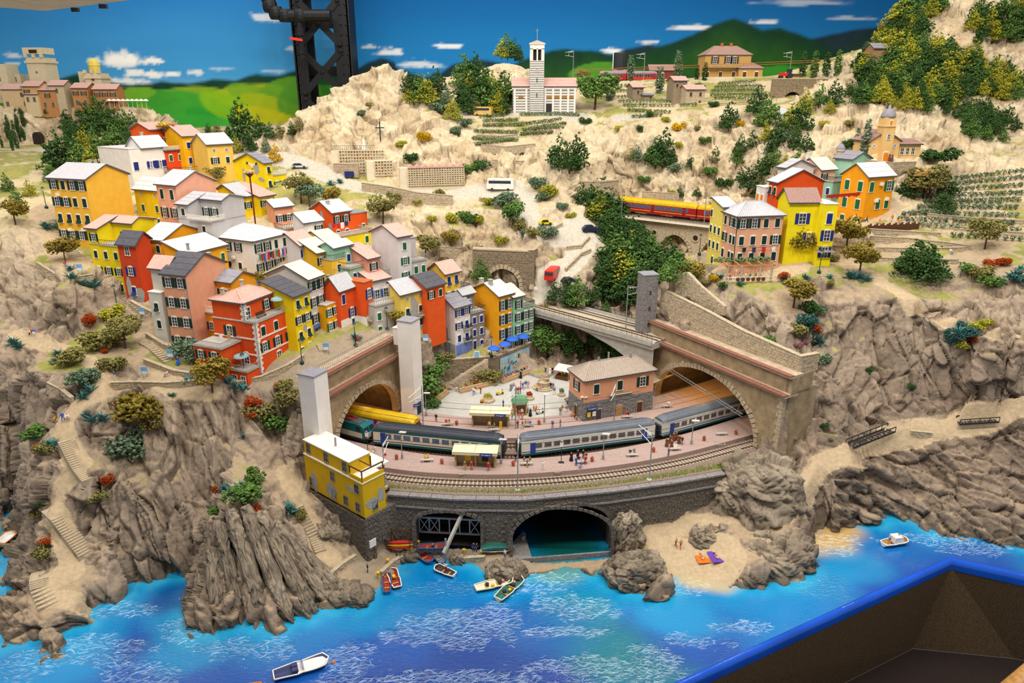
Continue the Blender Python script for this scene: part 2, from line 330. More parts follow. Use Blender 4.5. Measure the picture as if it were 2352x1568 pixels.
def refine(V,T,pxthr,iters):
 for it in range(iters):
  E=np.sort(np.concatenate([T[:,[0,1]],T[:,[1,2]],T[:,[2,0]]]),1)
  key=E[:,0]*(len(V)+1)+E[:,1]
  u,first,inv=np.unique(key,return_index=True,return_inverse=True);ue=E[first]
  mid=(V[ue[:,0]]+V[ue[:,1]])/2;L=np.linalg.norm(V[ue[:,0]]-V[ue[:,1]],axis=1)
  x,y,dep=vproj(mid);xa,ya,_=vproj(V[ue[:,0]]);xb,yb_,_=vproj(V[ue[:,1]])
  L=np.maximum(np.hypot(xa-xb,ya-yb_)*dep/F,L*.36);out=(x<-60)|(x>2420)|(y<-60)|(y>1640)|(mid[:,2]<-1.5)
  thr=pxthr*dep/F*np.where(out,14,1)
  sp=L>thr
  if not sp.any():break
  ni=np.full(len(ue),-1);ni[sp]=len(V)+np.arange(sp.sum())
  V=np.concatenate([V,mid[sp]]);n=len(T);inv=inv.reshape(3,n).T;M=ni[inv];s=M>=0;cnt=s.sum(1)
  outT=[T[cnt==0]]
  k=cnt==3;a,b,c=T[k].T;m0,m1,m2=M[k].T
  outT+=[np.stack(q,1)for q in((a,m0,m2),(m0,b,m1),(m2,m1,c),(m0,m1,m2))]
  for r in range(3):
   k=(cnt==1)&s[:,r];a,b,c=T[k][:,[r,(r+1)%3,(r+2)%3]].T;m0=M[k][:,r]
   outT+=[np.stack(q,1)for q in((a,m0,c),(m0,b,c))]
   k=(cnt==2)&s[:,r]&s[:,(r+1)%3];a,b,c=T[k][:,[r,(r+1)%3,(r+2)%3]].T;m0=M[k][:,r];m1=M[k][:,(r+1)%3]
   outT+=[np.stack(q,1)for q in((m0,b,m1),(a,m0,m1),(a,m1,c))]
  T=np.concatenate(outT)
 return V,T
def smooth(V,T,n,w=.5):
 E=np.concatenate([T[:,[0,1]],T[:,[1,2]],T[:,[2,0]]]);a=np.concatenate([E[:,0],E[:,1]]);b=np.concatenate([E[:,1],E[:,0]])
 cnt=np.bincount(a,minlength=len(V))[:,None]
 for _ in range(n):
  m=np.stack([np.bincount(a,V[b,i],len(V))for i in range(3)],1)/np.maximum(cnt,1)
  V=V+(m-V)*w
 return V
def normals(V,T):
 n=np.cross(V[T[:,1]]-V[T[:,0]],V[T[:,2]]-V[T[:,0]]);N=np.zeros_like(V)
 for i in range(3):
  for j in range(3):N[:,j]+=np.bincount(T[:,i],n[:,j],len(V))
 return N/np.maximum(np.linalg.norm(N,axis=1,keepdims=True),1e-9)
V,T=refine(V,T,22,12);V=smooth(V,T,2,.4)
V,T=refine(V,T,10,6);V=smooth(V,T,2)
V,T=refine(V,T,TPX,4)
N=smooth(normals(V,T),T,4);N/=np.maximum(np.linalg.norm(N,axis=1,keepdims=True),1e-9)
# ---- paths and roads (px py z/y lines) keep the ground even and get their own surface
PATHS=[('road',2.6,'560 372 y222;650 378 y209;720 387 y205;800 412 y200;900 430 y197;1000 441 y197;1100 444 y200;1170 442 y201;1205 460 y197;1212 500 y188;1245 520 y185;1290 535 y184;1340 512 y188;1365 515 y188;1345 555 y183;1315 595 y178;1285 625 y175;1262 650 y172;1245 675 y169'),('road',2.4,'1030 285 y230;1070 268 y234;1120 258 y238;1160 262 y239;1330 264 y237'),('road',1.6,'1480 258 y236;1420 262 y236'),('sand',1.3,'1900 598 z39.3;2000 632 z39;2050 655 z38.3;2100 682 z37.5;2200 717 z36;2300 738 z35.5;2400 744 z35.5'),('sand',1.0,'2000 632 z39;1940 590 y155;1960 520 y166;2060 470 y173'),('sand',1.1,'1490 1222 z2.5;1560 1213 z2.5;1650 1192 z4.2;1720 1190 z4.6;1800 1186 z5;1842 1150 z7;1858 1100 z9.5;1880 1062 z11.5;1955 1036 z12.8;2050 992 z14.5;2120 981 z15.5;2200 972 z16.5;2290 963 z17.5;2400 935 z20.5'),('sand',1.1,'230 850 y121;250 885 y119;235 930 y116;190 945 y114.5;150 962 y112;140 985 y111;165 1040 y107;190 1075 y105;150 1110 y103.5;115 1170 y101;150 1230 y98;160 1280 y94;110 1310 y92;90 1350 y90;110 1390 y89;180 1385 y89;250 1372 y89'),('sand',1.0,'230 850 y122;180 822 y128;100 795 y134;40 775 y136'),('sand',1.2,'660 1105 y111;690 1160 y106;720 1215 y103;730 1270 y100;760 1290 y99'),('sand',2.5,'110 460 y174;95 490 y170;128 530 y163;140 565 y157;170 605 y151'),('sand',4.5,'1560 1290 z.7;1640 1295 z.5'),('sand',3.5,'1520 1265 z1.4;1600 1300 z.6'),('quay',2.6,'560 872 y124.5;640 862 y125.5;700 835 y128;760 805 y133;830 785 y138;900 765 y142'),('sand',1.6,'330 840 z28;400 868 z26.5;480 872 z26'),('quay',5,'880 1290 z1.2;960 1262 z1.2;1050 1262 z1.2;1180 1262 z1.2'),('sand',2.2,'1650 628 y151;1740 634 y150;1830 612 y152'),('sand',1.6,'1900 598 z39.3;1960 480 y172;2050 470 y173'),('road',1.6,'0 345 y245;60 340 y250;120 350 y235')]
pathd=np.full(len(V),99.);pkind=np.zeros(len(V),int);KIND={'road':1,'sand':2,'quay':3}
PATHW=[]
for kind,hw,s in PATHS:
 pl=[P(a)for a in s.split(';')];PATHW.append((kind,hw,pl))
 for a,b in zip(pl,pl[1:]):
  a=np.array(a);b=np.array(b);d=b-a;L2=(d[:2]**2).sum()
  t=np.clip(((V[:,:2]-a[:2])@d[:2])/L2,0,1);q=a+t[:,None]*d
  dd=np.hypot(V[:,0]-q[:,0],V[:,1]-q[:,1]);dd=np.where(np.abs(V[:,2]-q[:,2])<3.5,dd-hw,99)
  b_=dd<pathd;pathd=np.where(b_,dd,pathd);pkind=np.where(b_&(dd<.6),KIND[kind],pkind)
nz=N[:,2];steep=np.clip((.965-nz)/.17,0,1);steep=steep*steep*(3-2*steep)
wp=V+4*np.stack([vnoise(V/9,31),vnoise(V/9,32),vnoise(V/9,33)],1)
reg=np.zeros(len(V),int)
reg[wp[:,1]>178]=2
reg[(wp[:,0]>58)&(wp[:,1]<132)&(wp[:,2]<17)]=3
reg[(wp[:,0]<-40)&(wp[:,1]<104)&(wp[:,2]<9)&(wp[:,0]<-48)]=4
reg[(wp[:,0]>-66)&(wp[:,0]<-12)&(wp[:,1]<124)&(wp[:,1]>92)]=5
reg[(wp[:,0]>-54)&(wp[:,0]<-14)&(wp[:,1]<104)&(wp[:,1]+.3*wp[:,0]<92)]=1
AX={0:((.12,-.3,-1),10,4.4),1:((.5,-.5,-.62),20,2.4),2:((.05,.15,-1),11,5.5),3:((.85,-.15,-.5),12,3.4),4:((.9,.3,-.35),11,2.2),5:((.38,-.45,-.85),14,3.6)}
D=np.zeros(len(V));cellr=np.zeros(len(V));crk=np.zeros(len(V));wsz=np.ones(len(V))*3
for r,(a,L,w)in AX.items():
 k=np.where((reg==r)&(V[:,2]>-2))[0]
 if not len(k):continue
 a=Vector(a).normalized();b=a.cross(Vector((.3,1,.2))).normalized();c=a.cross(b)
 B=np.array([a,b,c]).T;q=V[k]+.5*np.stack([vnoise(V[k]/5,41),vnoise(V[k]/5,42),vnoise(V[k]/5,43)],1)
 q=q@B
 for oc,(sc_,am)in enumerate(((1,1),(.38,.36))):
  f1,f2,h,dl=worley(q/(np.array([L,w,w])*sc_),5+oc)
  r1=(h&255)/127.5-1;t1=((h>>8)&255)/127.5-1;t2=((h>>16)&255)/127.5-1
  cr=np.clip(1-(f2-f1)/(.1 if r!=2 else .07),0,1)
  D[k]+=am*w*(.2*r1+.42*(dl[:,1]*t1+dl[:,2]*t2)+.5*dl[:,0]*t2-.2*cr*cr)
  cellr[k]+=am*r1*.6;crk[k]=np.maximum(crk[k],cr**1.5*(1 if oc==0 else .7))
 sw_={0:.12,1:.75,2:.1,3:.45,4:.5,5:.4}[r];pw={0:2.6,1:1.75,2:3,3:2.0,4:1.0,5:2.2}[r]
 g=q[:,1]/pw+.22*vnoise(V[k]/6,47);fr=g-np.floor(g);st_=np.floor(g)
 hv=(_h(st_.astype(np.int64),0*st_.astype(np.int64),0*st_.astype(np.int64),77)&255)/127.5-1
 D[k]+=sw_*pw*(np.where(fr<.86,fr/.86,(1-fr)/.14)-.5+.35*hv);cellr[k]+=.3*hv
 wsz[k]=w
low=1.1*fbm(V/13,3,3)+.45*fbm(V/2.2,3,13)
amp=steep*np.clip(pathd/1.5,0.0,1)
inyard=(V[:,1]>107)&(V[:,2]<12.6)&(V[:,2]>10.2)&(V[:,0]>-36)&(V[:,0]<46.5)
amp[inyard]*=.1
for pl in(QUAY,[AL0,AL1],[AR0,AR1],MURAL,[(-14,152),(2,158)],[(-11,150),(2,162)]):
 for a,b in zip(pl,pl[1:]):
  a=np.array(a[:2]);b=np.array(b[:2]);d=b-a
  t=np.clip(((V[:,:2]-a)@d)/(d@d),0,1);q=a+t[:,None]*d
  amp*=np.clip((np.hypot(V[:,0]-q[:,0],V[:,1]-q[:,1])-1.2)/2,0,1)
V=V+N*((D+low)*amp+.06*vnoise(V/.9,9)*np.clip(pathd/1,.1,1))[:,None]
def mixc(A,B,f):return A+(B-A)*np.clip(f,0,1)[:,None]
def sstep(a,b,x):t=np.clip((x-a)/(b-a),0,1);return t*t*(3-2*t)
K=lambda h:np.array(srgb(h))
nz=np.abs(smooth(normals(V,T),T,1)[:,2])
n1=fbm(V/7,3,51);n2=fbm(V/1.7,3,61);n3=fbm(V/22,2,71)
far=sstep(158,205,V[:,1]+12*n1+.25*np.abs(V[:,0]-10))
col=mixc(np.tile(K('#8f7d6b'),(len(V),1)),K('#76685a'),n1*1.2+.3)
col=mixc(col,K('#a89681'),n3+.25)
colf=mixc(np.tile(K('#d3c0a0'),(len(V),1)),K('#b79e7a'),n1*1.3+.2)
col=mixc(col,colf,far)
col=mixc(col,K('#5f5346'),(1-sstep(.3,3.5,V[:,2]+n1*1.5))*.75*(V[:,2]>-9))
col*=np.clip(1+.17*cellr+.14*n2,.6,1.5)[:,None]
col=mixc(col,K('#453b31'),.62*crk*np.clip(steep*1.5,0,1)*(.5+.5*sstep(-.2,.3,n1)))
flat=sstep(.82,.93,nz)
soil=mixc(np.tile(K('#ad9779'),(len(V),1)),K('#cdb891'),far)
grs=mixc(mixc(np.tile(K('#848a3a'),(len(V),1)),K('#5f742a'),n2+.3),K('#a9a052'),n1+.2)
col=mixc(col,soil,flat*.8)
gmask=sstep(-.02,.22,n1+.45*n2+.03)*sstep(.84,.95,nz)*(V[:,2]>12.8)*np.where(V[:,1]<120,.45,.9)
col=mixc(col,grs,gmask)
bp=np.array([P(a)for a in('1600 1300 z0','1930 1250 z0','1540 1270 z0')])
beach=sstep(14,9,np.hypot(V[:,0]-bp[0,0],(V[:,1]-bp[0,1])))*sstep(1.9,1.3,V[:,2])*sstep(.75,.9,nz)
col=mixc(col,K('#dcbc8b'),beach)
pm=(pathd<0)|(pkind>0)
pc=np.stack([K('#c3baa9'),K('#bba585'),K('#9a8a74')])[np.maximum(pkind-1,0)]*(1+.07*n2)[:,None]
col=np.where(pm[:,None],pc*np.where(pkind==1,1,1)[:,None],col)
yard=inyard[:len(V)]
col[yard]=K('#8a7b70')*(1+.15*n2[yard])[:,None]
def cut_arch(V,T,a,b,s0,s1,z0,zc,spring,d0,d1):
 a=np.array(a[:2]);b=np.array(b[:2]);L=np.linalg.norm(b-a);u=(b-a)/L;n=np.array([-u[1],u[0]])
 r=V[:,:2]-a;s=r@u;d=r@n;c=(s0+s1)/2;hw=(s1-s0)/2
 top=spring+(zc-spring)*np.sqrt(np.clip(1-((s-c)/hw)**2,0,1))
 ins=(s>s0)&(s<s1)&(d>d0)&(d<d1)&(V[:,2]<top+3)&(V[:,2]>z0+.1)
 return T[~(ins[T].any(1))]
ARCH_L=(2.4,22.6,11.4,21.0,12.6)
ARCH_R=(4.5,32.5,11.4,22.1,12.4)
T=cut_arch(V,T,AL0,AL1,1.2,23.8,11.45,20,14,-1.5,9)
T=cut_arch(V,T,AR0,AR1,3,34,11.45,20.5,13,-1.5,9)
QA=(QUAY[1],QUAY[2],QUAY[3],QUAY[4],QUAY[5])
BOAT=(W(955,1200,y=105),W(1105,1200,y=105));CAVE=(W(1172,1200,y=105),W(1402,1200,y=106))
for(a,b),z0 in((BOAT,1.6),(CAVE,-2.2)):
 L=math.hypot(b[0]-a[0],b[1]-a[1]);T=cut_arch(V,T,a,b,0,L,z0,8,6,-3,5)
E1_,E2_,E3_=W(1540,1577,z=0),W(2180,1283,z=0),W(2900,1442,z=0)
_s=(E2_[1]-E1_[1])/(E2_[0]-E1_[0]);_e=np.where(V[:,0]<E2_[0],E1_[1]+_s*(V[:,0]-E1_[0]),E2_[1]+(E3_[1]-E2_[1])/(E3_[0]-E2_[0])*(V[:,0]-E2_[0]))
T=T[~((V[:,1]<_e+1.0)&(V[:,2]<5))[T].any(1)]
used=np.unique(T);remap=np.full(len(V),-1);remap[used]=np.arange(len(used))
TV=V[used];TT=remap[T]
m=bpy.data.materials.new('painted_plaster_rock');m.use_nodes=True;nt=m.node_tree;bs=nt.nodes['Principled BSDF']
at=nt.nodes.new('ShaderNodeAttribute');at.attribute_name='col'
tc=nt.nodes.new('ShaderNodeTexCoord');nn_=nt.nodes.new('ShaderNodeTexNoise');nn_.inputs['Scale'].default_value=1.3/S;nn_.inputs['Detail'].default_value=5;nn_.inputs['Roughness'].default_value=.65
nt.links.new(tc.outputs['Object'],nn_.inputs['Vector'])
mr=nt.nodes.new('ShaderNodeMapRange');mr.inputs['From Min'].default_value=.3;mr.inputs['From Max'].default_value=.7;mr.inputs['To Min'].default_value=.84;mr.inputs['To Max'].default_value=1.16
nt.links.new(nn_.outputs['Fac'],mr.inputs['Value'])
vm=nt.nodes.new('ShaderNodeVectorMath');vm.operation='SCALE';nt.links.new(at.outputs['Color'],vm.inputs[0]);nt.links.new(mr.outputs[0],vm.inputs['Scale']);nt.links.new(vm.outputs[0],bs.inputs['Base Color'])
bpn=nt.nodes.new('ShaderNodeBump');bpn.inputs['Strength'].default_value=.9;bpn.inputs['Distance'].default_value=.22*S
nt.links.new(nn_.outputs['Fac'],bpn.inputs['Height']);nt.links.new(bpn.outputs[0],bs.inputs['Normal']);bs.inputs['Roughness'].default_value=.85;bs.inputs['Specular IOR Level'].default_value=.25
MATS['rock']=m
from mathutils.bvhtree import BVHTree
_in=vproj(TV)[0];_k=(TV[:,2]>-2)[TT].all(1)&((_in[TT]>-80)&(_in[TT]<2440)).all(1)
BVH=BVHTree.FromPolygons(TV.tolist(),TT[_k].tolist(),all_triangles=True)
def hit(px,py):
 'point of the landform seen at a photograph pixel'
 d=Vector(ray(px,py));h=BVH.ray_cast(Vector((0,0,CZ)),d.normalized())
 return tuple(h[0])if h[0]is not None else W(px,py,y=200)
def drop(x,y,z0=200):
 h=BVH.ray_cast(Vector((x,y,z0)),Vector((0,0,-1)));return h[0][2]if h[0]is not None else 0
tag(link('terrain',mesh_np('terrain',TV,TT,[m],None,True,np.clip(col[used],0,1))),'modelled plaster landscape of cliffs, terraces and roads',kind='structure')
# ---------------------------------------------------------------- water with its rounded edge, pit walls below
E0,E1,E2,E3,E4=W(600,2010,z=0),W(1540,1577,z=0),W(2180,1283,z=0),W(2352,1321,z=0),W(2900,1442,z=0)
def yb(x):
 xs=np.array([E1[0],E2[0],E3[0],E4[0]]);ys=np.array([E1[1],E2[1],E3[1],E4[1]])
 s=(E2[1]-E1[1])/(E2[0]-E1[0]);y=np.interp(x,xs,ys)
 return np.where(x<E1[0],np.maximum(E1[1]+s*(x-E1[0]),58.),y)
gx=np.arange(-125,110,.6);gt=np.linspace(0,1,120)
X,Tt=np.meshgrid(gx,gt,indexing='ij');YB=yb(X);Y=YB+Tt*(135-YB)
wv=np.stack([X.ravel(),Y.ravel(),np.zeros(X.size)],1)
nx_,ny_=X.shape;ii=np.arange((nx_-1)*(ny_-1));r_,c_=ii//(ny_-1),ii%(ny_-1);b0=r_*ny_+c_
wq=np.stack([b0,b0+ny_,b0+ny_+1,b0+1],1)
sh=TV[(np.abs(TV[:,2])<.35)&(TV[:,1]<118)][::6]
from mathutils.kdtree import KDTree
kd=KDTree(len(sh))
for i,p in enumerate(sh):kd.insert((p[0],p[1],0),i)
kd.balance()
sd=np.array([kd.find((p[0],p[1],0))[2]for p in wv])
wn=fbm(wv/9,3,81)
wc=mixc(np.tile(K('#25a3d2'),(len(wv),1)),K('#0584c2'),sstep(0,3.0,sd+wn));wc=mixc(wc,K('#0350a8'),sstep(3.0,9,sd+3*wn));wc=mixc(wc,K('#013c90'),sstep(9,17,sd+4*wn))
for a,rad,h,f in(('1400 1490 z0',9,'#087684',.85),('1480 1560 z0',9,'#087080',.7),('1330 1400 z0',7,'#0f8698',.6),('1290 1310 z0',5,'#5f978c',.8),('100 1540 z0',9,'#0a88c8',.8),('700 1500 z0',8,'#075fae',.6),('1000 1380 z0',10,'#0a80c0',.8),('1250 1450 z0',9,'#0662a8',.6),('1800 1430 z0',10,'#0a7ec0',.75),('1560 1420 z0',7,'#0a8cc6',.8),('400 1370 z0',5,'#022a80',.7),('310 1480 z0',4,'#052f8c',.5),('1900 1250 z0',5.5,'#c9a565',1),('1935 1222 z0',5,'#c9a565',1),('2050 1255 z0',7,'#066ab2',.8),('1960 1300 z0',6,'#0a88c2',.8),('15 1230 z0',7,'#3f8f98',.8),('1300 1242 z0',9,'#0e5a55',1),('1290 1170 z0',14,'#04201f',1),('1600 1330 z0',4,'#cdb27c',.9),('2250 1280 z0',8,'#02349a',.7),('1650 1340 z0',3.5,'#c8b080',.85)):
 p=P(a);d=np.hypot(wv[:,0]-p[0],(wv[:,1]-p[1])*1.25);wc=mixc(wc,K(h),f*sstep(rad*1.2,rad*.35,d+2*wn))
rip=np.full(len(wv),.07)
for a,rx,ry,f in(('1050 1440 z0',8,4.5,1),('960 1460 z0',5,1.6,1),('1150 1420 z0',4,3,.9),('1300 1395 z0',9,3,.6),('1230 1340 z0',8,3,.5),('1290 1450 z0',6,1.2,.9),('1330 1530 z0',9,2,1),('1500 1520 z0',4,3,.9),('800 1520 z0',4,4,.9),('1050 1560 z0',12,1.5,1),('560 1490 z0',8,2,.7),('300 1400 z0',5,2,.5),('230 1490 z0',7,3,.7),('60 1530 z0',6,3,.6),('1700 1440 z0',6,1.5,.7),('1900 1350 z0',5,3,.35),('2150 1240 z0',9,2,.45),('1580 1345 z0',6,2,.5),('1920 1250 z0',5,4,.5),('430 1440 z0',4,3,.6),('1600 1470 z0',5,1.5,.6),('850 1330 z0',4,3,.3),('1000 1350 z0',8,2,.35),('2250 1260 z0',8,2,.5),('1400 1570 z0',12,3,.6),('330 1550 z0',6,3,.6)):
 p=P(a);d=np.hypot((wv[:,0]-p[0])/rx,(wv[:,1]-p[1])/ry);rip=np.maximum(rip,f*sstep(1.1,.75,d+.55*fbm(wv/2.3,2,91)))
rs=np.random.RandomState(3);RV=[];RF=[];nb=0
prf=np.array([(-.1,-.02),(-.045,.08),(.03,.085),(.095,-.02)]);RC=[]
cand=np.where(rip>.38)[0];prob=rip[cand]**1.5;cand=rs.choice(cand,7000,p=prob/prob.sum());taken={}
for c_ in cand:
 x,y=wv[c_,0]+rs.uniform(-.4,.4),wv[c_,1]+rs.uniform(-.4,.4);kx=(int(x/.62),int(y/.36))
 if kx in taken:continue
 taken[kx]=1;L_=rs.uniform(.35,.75)*(.7+.5*rip[c_]);an=rs.normal()*.35+.12;cu_=rs.uniform(-.35,.35);sc_r=rs.uniform(.6,1.1)
 for k in range(6):
  t=k/5*2-1;px_,py_=t*L_,cu_*(t*t)*.5+.06*rs.normal();w_=(1-t*t*.85)*sc_r
  for o_,z_ in prf:lx,ly=px_,py_+o_*w_;RV.append((x+lx*math.cos(an)-ly*math.sin(an),y+lx*math.sin(an)+ly*math.cos(an),z_*w_+.005))
 for k in range(5):
  for j in range(3):q=nb+k*4+j;RF.append((q,q+4,q+5,q+1))
 nb+=24;RC+=[np.clip(wc[c_]*.72+np.array((.14,.2,.23))*rs.uniform(.3,1.7),0,1)]*24  # random pale tint paints white lamp glints into the ridge colour
gel=bpy.data.materials.new('wave_gel_painted_glints');gel.use_nodes=True;_b=gel.node_tree.nodes['Principled BSDF'];_a=gel.node_tree.nodes.new('ShaderNodeAttribute');_a.attribute_name='col';gel.node_tree.links.new(_a.outputs['Color'],_b.inputs['Base Color']);_b.inputs['Roughness'].default_value=.1;_b.inputs['Specular IOR Level'].default_value=1
tag(link('ripples',mesh_np('ripples',np.array(RV),np.array(RF),[gel],None,True,np.array(RC))),'small glossy wave ridges of gel with painted glints on the blue sea','ripples',None,'stuff')
wm=bpy.data.materials.new('tinted_resin_water');wm.use_nodes=True;nt=wm.node_tree;bs=nt.nodes['Principled BSDF']
at=nt.nodes.new('ShaderNodeAttribute');at.attribute_name='col';nt.links.new(at.outputs['Color'],bs.inputs['Base Color'])
ar=nt.nodes.new('ShaderNodeAttribute');ar.attribute_name='ripple'
tc=nt.nodes.new('ShaderNodeTexCoord');mp=nt.nodes.new('ShaderNodeMapping');mp.inputs['Scale'].default_value=(1,2.3,1);mp.inputs['Rotation'].default_value=(0,0,.2)
nt.links.new(tc.outputs['Object'],mp.inputs['Vector'])
vz=nt.nodes.new('ShaderNodeTexNoise');vz.inputs['Scale'].default_value=1.15/S;vz.inputs['Detail'].default_value=1.5;vz.inputs['Distortion'].default_value=.8
nt.links.new(mp.outputs[0],vz.inputs['Vector'])
sw=nt.nodes.new('ShaderNodeTexNoise');sw.inputs['Scale'].default_value=.12/S;nt.links.new(tc.outputs['Object'],sw.inputs['Vector'])
pw=nt.nodes.new('ShaderNodeMapRange');pw.interpolation_type='SMOOTHSTEP';pw.inputs['From Min'].default_value=.44;pw.inputs['From Max'].default_value=.62;nt.links.new(vz.outputs['Fac'],pw.inputs['Value'])
mu=nt.nodes.new('ShaderNodeMath');mu.operation='MULTIPLY';nt.links.new(pw.outputs[0],mu.inputs[0]);nt.links.new(ar.outputs['Fac'],mu.inputs[1])
ad=nt.nodes.new('ShaderNodeMath');ad.operation='MULTIPLY_ADD';nt.links.new(sw.outputs['Fac'],ad.inputs[0]);ad.inputs[1].default_value=.35;nt.links.new(mu.outputs[0],ad.inputs[2])
bpn=nt.nodes.new('ShaderNodeBump');bpn.inputs['Strength'].default_value=1;bpn.inputs['Distance'].default_value=.12*S;nt.links.new(ad.outputs[0],bpn.inputs['Height']);nt.links.new(bpn.outputs[0],bs.inputs['Normal'])
bs.inputs['Roughness'].default_value=.16;bs.inputs['Specular IOR Level'].default_value=.8;bs.inputs['Coat Weight'].default_value=.5;bs.inputs['Coat Roughness'].default_value=.08;bs.inputs['Coat IOR'].default_value=1.6;nt.links.new(bpn.outputs[0],bs.inputs['Coat Normal'])
wme=mesh_np('water',wv,wq,[wm],None,True,np.clip(wc,0,1))
ra=wme.attributes.new('ripple','FLOAT','POINT');ra.data.foreach_set('value',rip.astype(np.float32))
tag(link('water',wme),'glossy blue resin sea',kind='structure')
EL=[(E1[0]-50,float(yb(np.array([E1[0]-50.]))[0])),(E1[0]-25,float(yb(np.array([E1[0]-25.]))[0])),E1[:2],E2[:2],E3[:2],E4[:2]]
lip=MB();prof=[(.0,.02),(.1,.28),(.35,.42),(.7,.3),(.95,0),(1.05,-.5),(1.0,-1.6)]
def offset_line(pl,d):
 out=[]
 for i,p in enumerate(pl):
  n=[0,0]
  for a,b in((i-1,i),(i,i+1)):
   if a>=0 and b<len(pl):o=off(pl[a],pl[b],1);n[0]+=o[0];n[1]+=o[1]
  L=math.hypot(*n);n=(n[0]/L,n[1]/L);o0=off(pl[max(i-1,0)],pl[max(i,1)],1);k=max(.5,n[0]*o0[0]+n[1]*o0[1])
  out.append((p[0]+n[0]*d/k,p[1]+n[1]*d/k))
 return out
rows=[[(q[0],q[1],z)for q in offset_line(EL,.25-d)]for d,z in prof]
n=len(EL);lip.add([p for r in rows for p in r],[(j*n+i,j*n+i+1,(j+1)*n+i+1,(j+1)*n+i)for j in range(len(rows)-1)for i in range(n-1)])
tag(lip.obj('trim_water_edge',mat('resin_edge','#0b4fc0',.08,var=.2,scale=.2,spec=.6),smooth=True),'rounded glossy blue resin edge of the sea',kind='structure')
brown=mat('speckled_brown_wall','#54432f',.8,var=.6,scale=12,bump=.3,bscale=14)
PB=[P(a)for a in('900 2050 z-18','1500 1790 z-18','2097 1489 z-18','2330 1512 z-18','2900 1620 z-18')]
ET=offset_line(EL,-.78)[1:]
pit=MB();ets=[(p[0],p[1],-.9)for p in ET]
pit.add(ets+PB,[(i,i+1,6+i,5+i)for i in range(4)])
pw_=pit.obj('wall_pit',brown);tag(pw_,'brown speckled walls of the pit below the sea',kind='structure')
fl=MB();fl.prism([P(a)[:2]for a in('300 2400 z-18','900 2050 z-18','1500 1790 z-18','2097 1489 z-18','2330 1512 z-18','2900 1620 z-18','3000 2400 z-18')],-19,-18.02)
tag(fl.obj('floor',mat('dark_carpet','#241a17',.95,var=.2,scale=8)),'dark brown floor of the pit',kind='structure')
rail=MB();a=Vector(W(2322,1600,y=34));b=Vector(W(2450,1490,y=37));rail.bar(a,b,1.7,1.7,n=12)
tag(rail.obj('wooden_handrail',mat('oiled_oak','#a8793f',.4,var=.3,scale=6),smooth=True),'round oak handrail beside the brown pit','handrail')
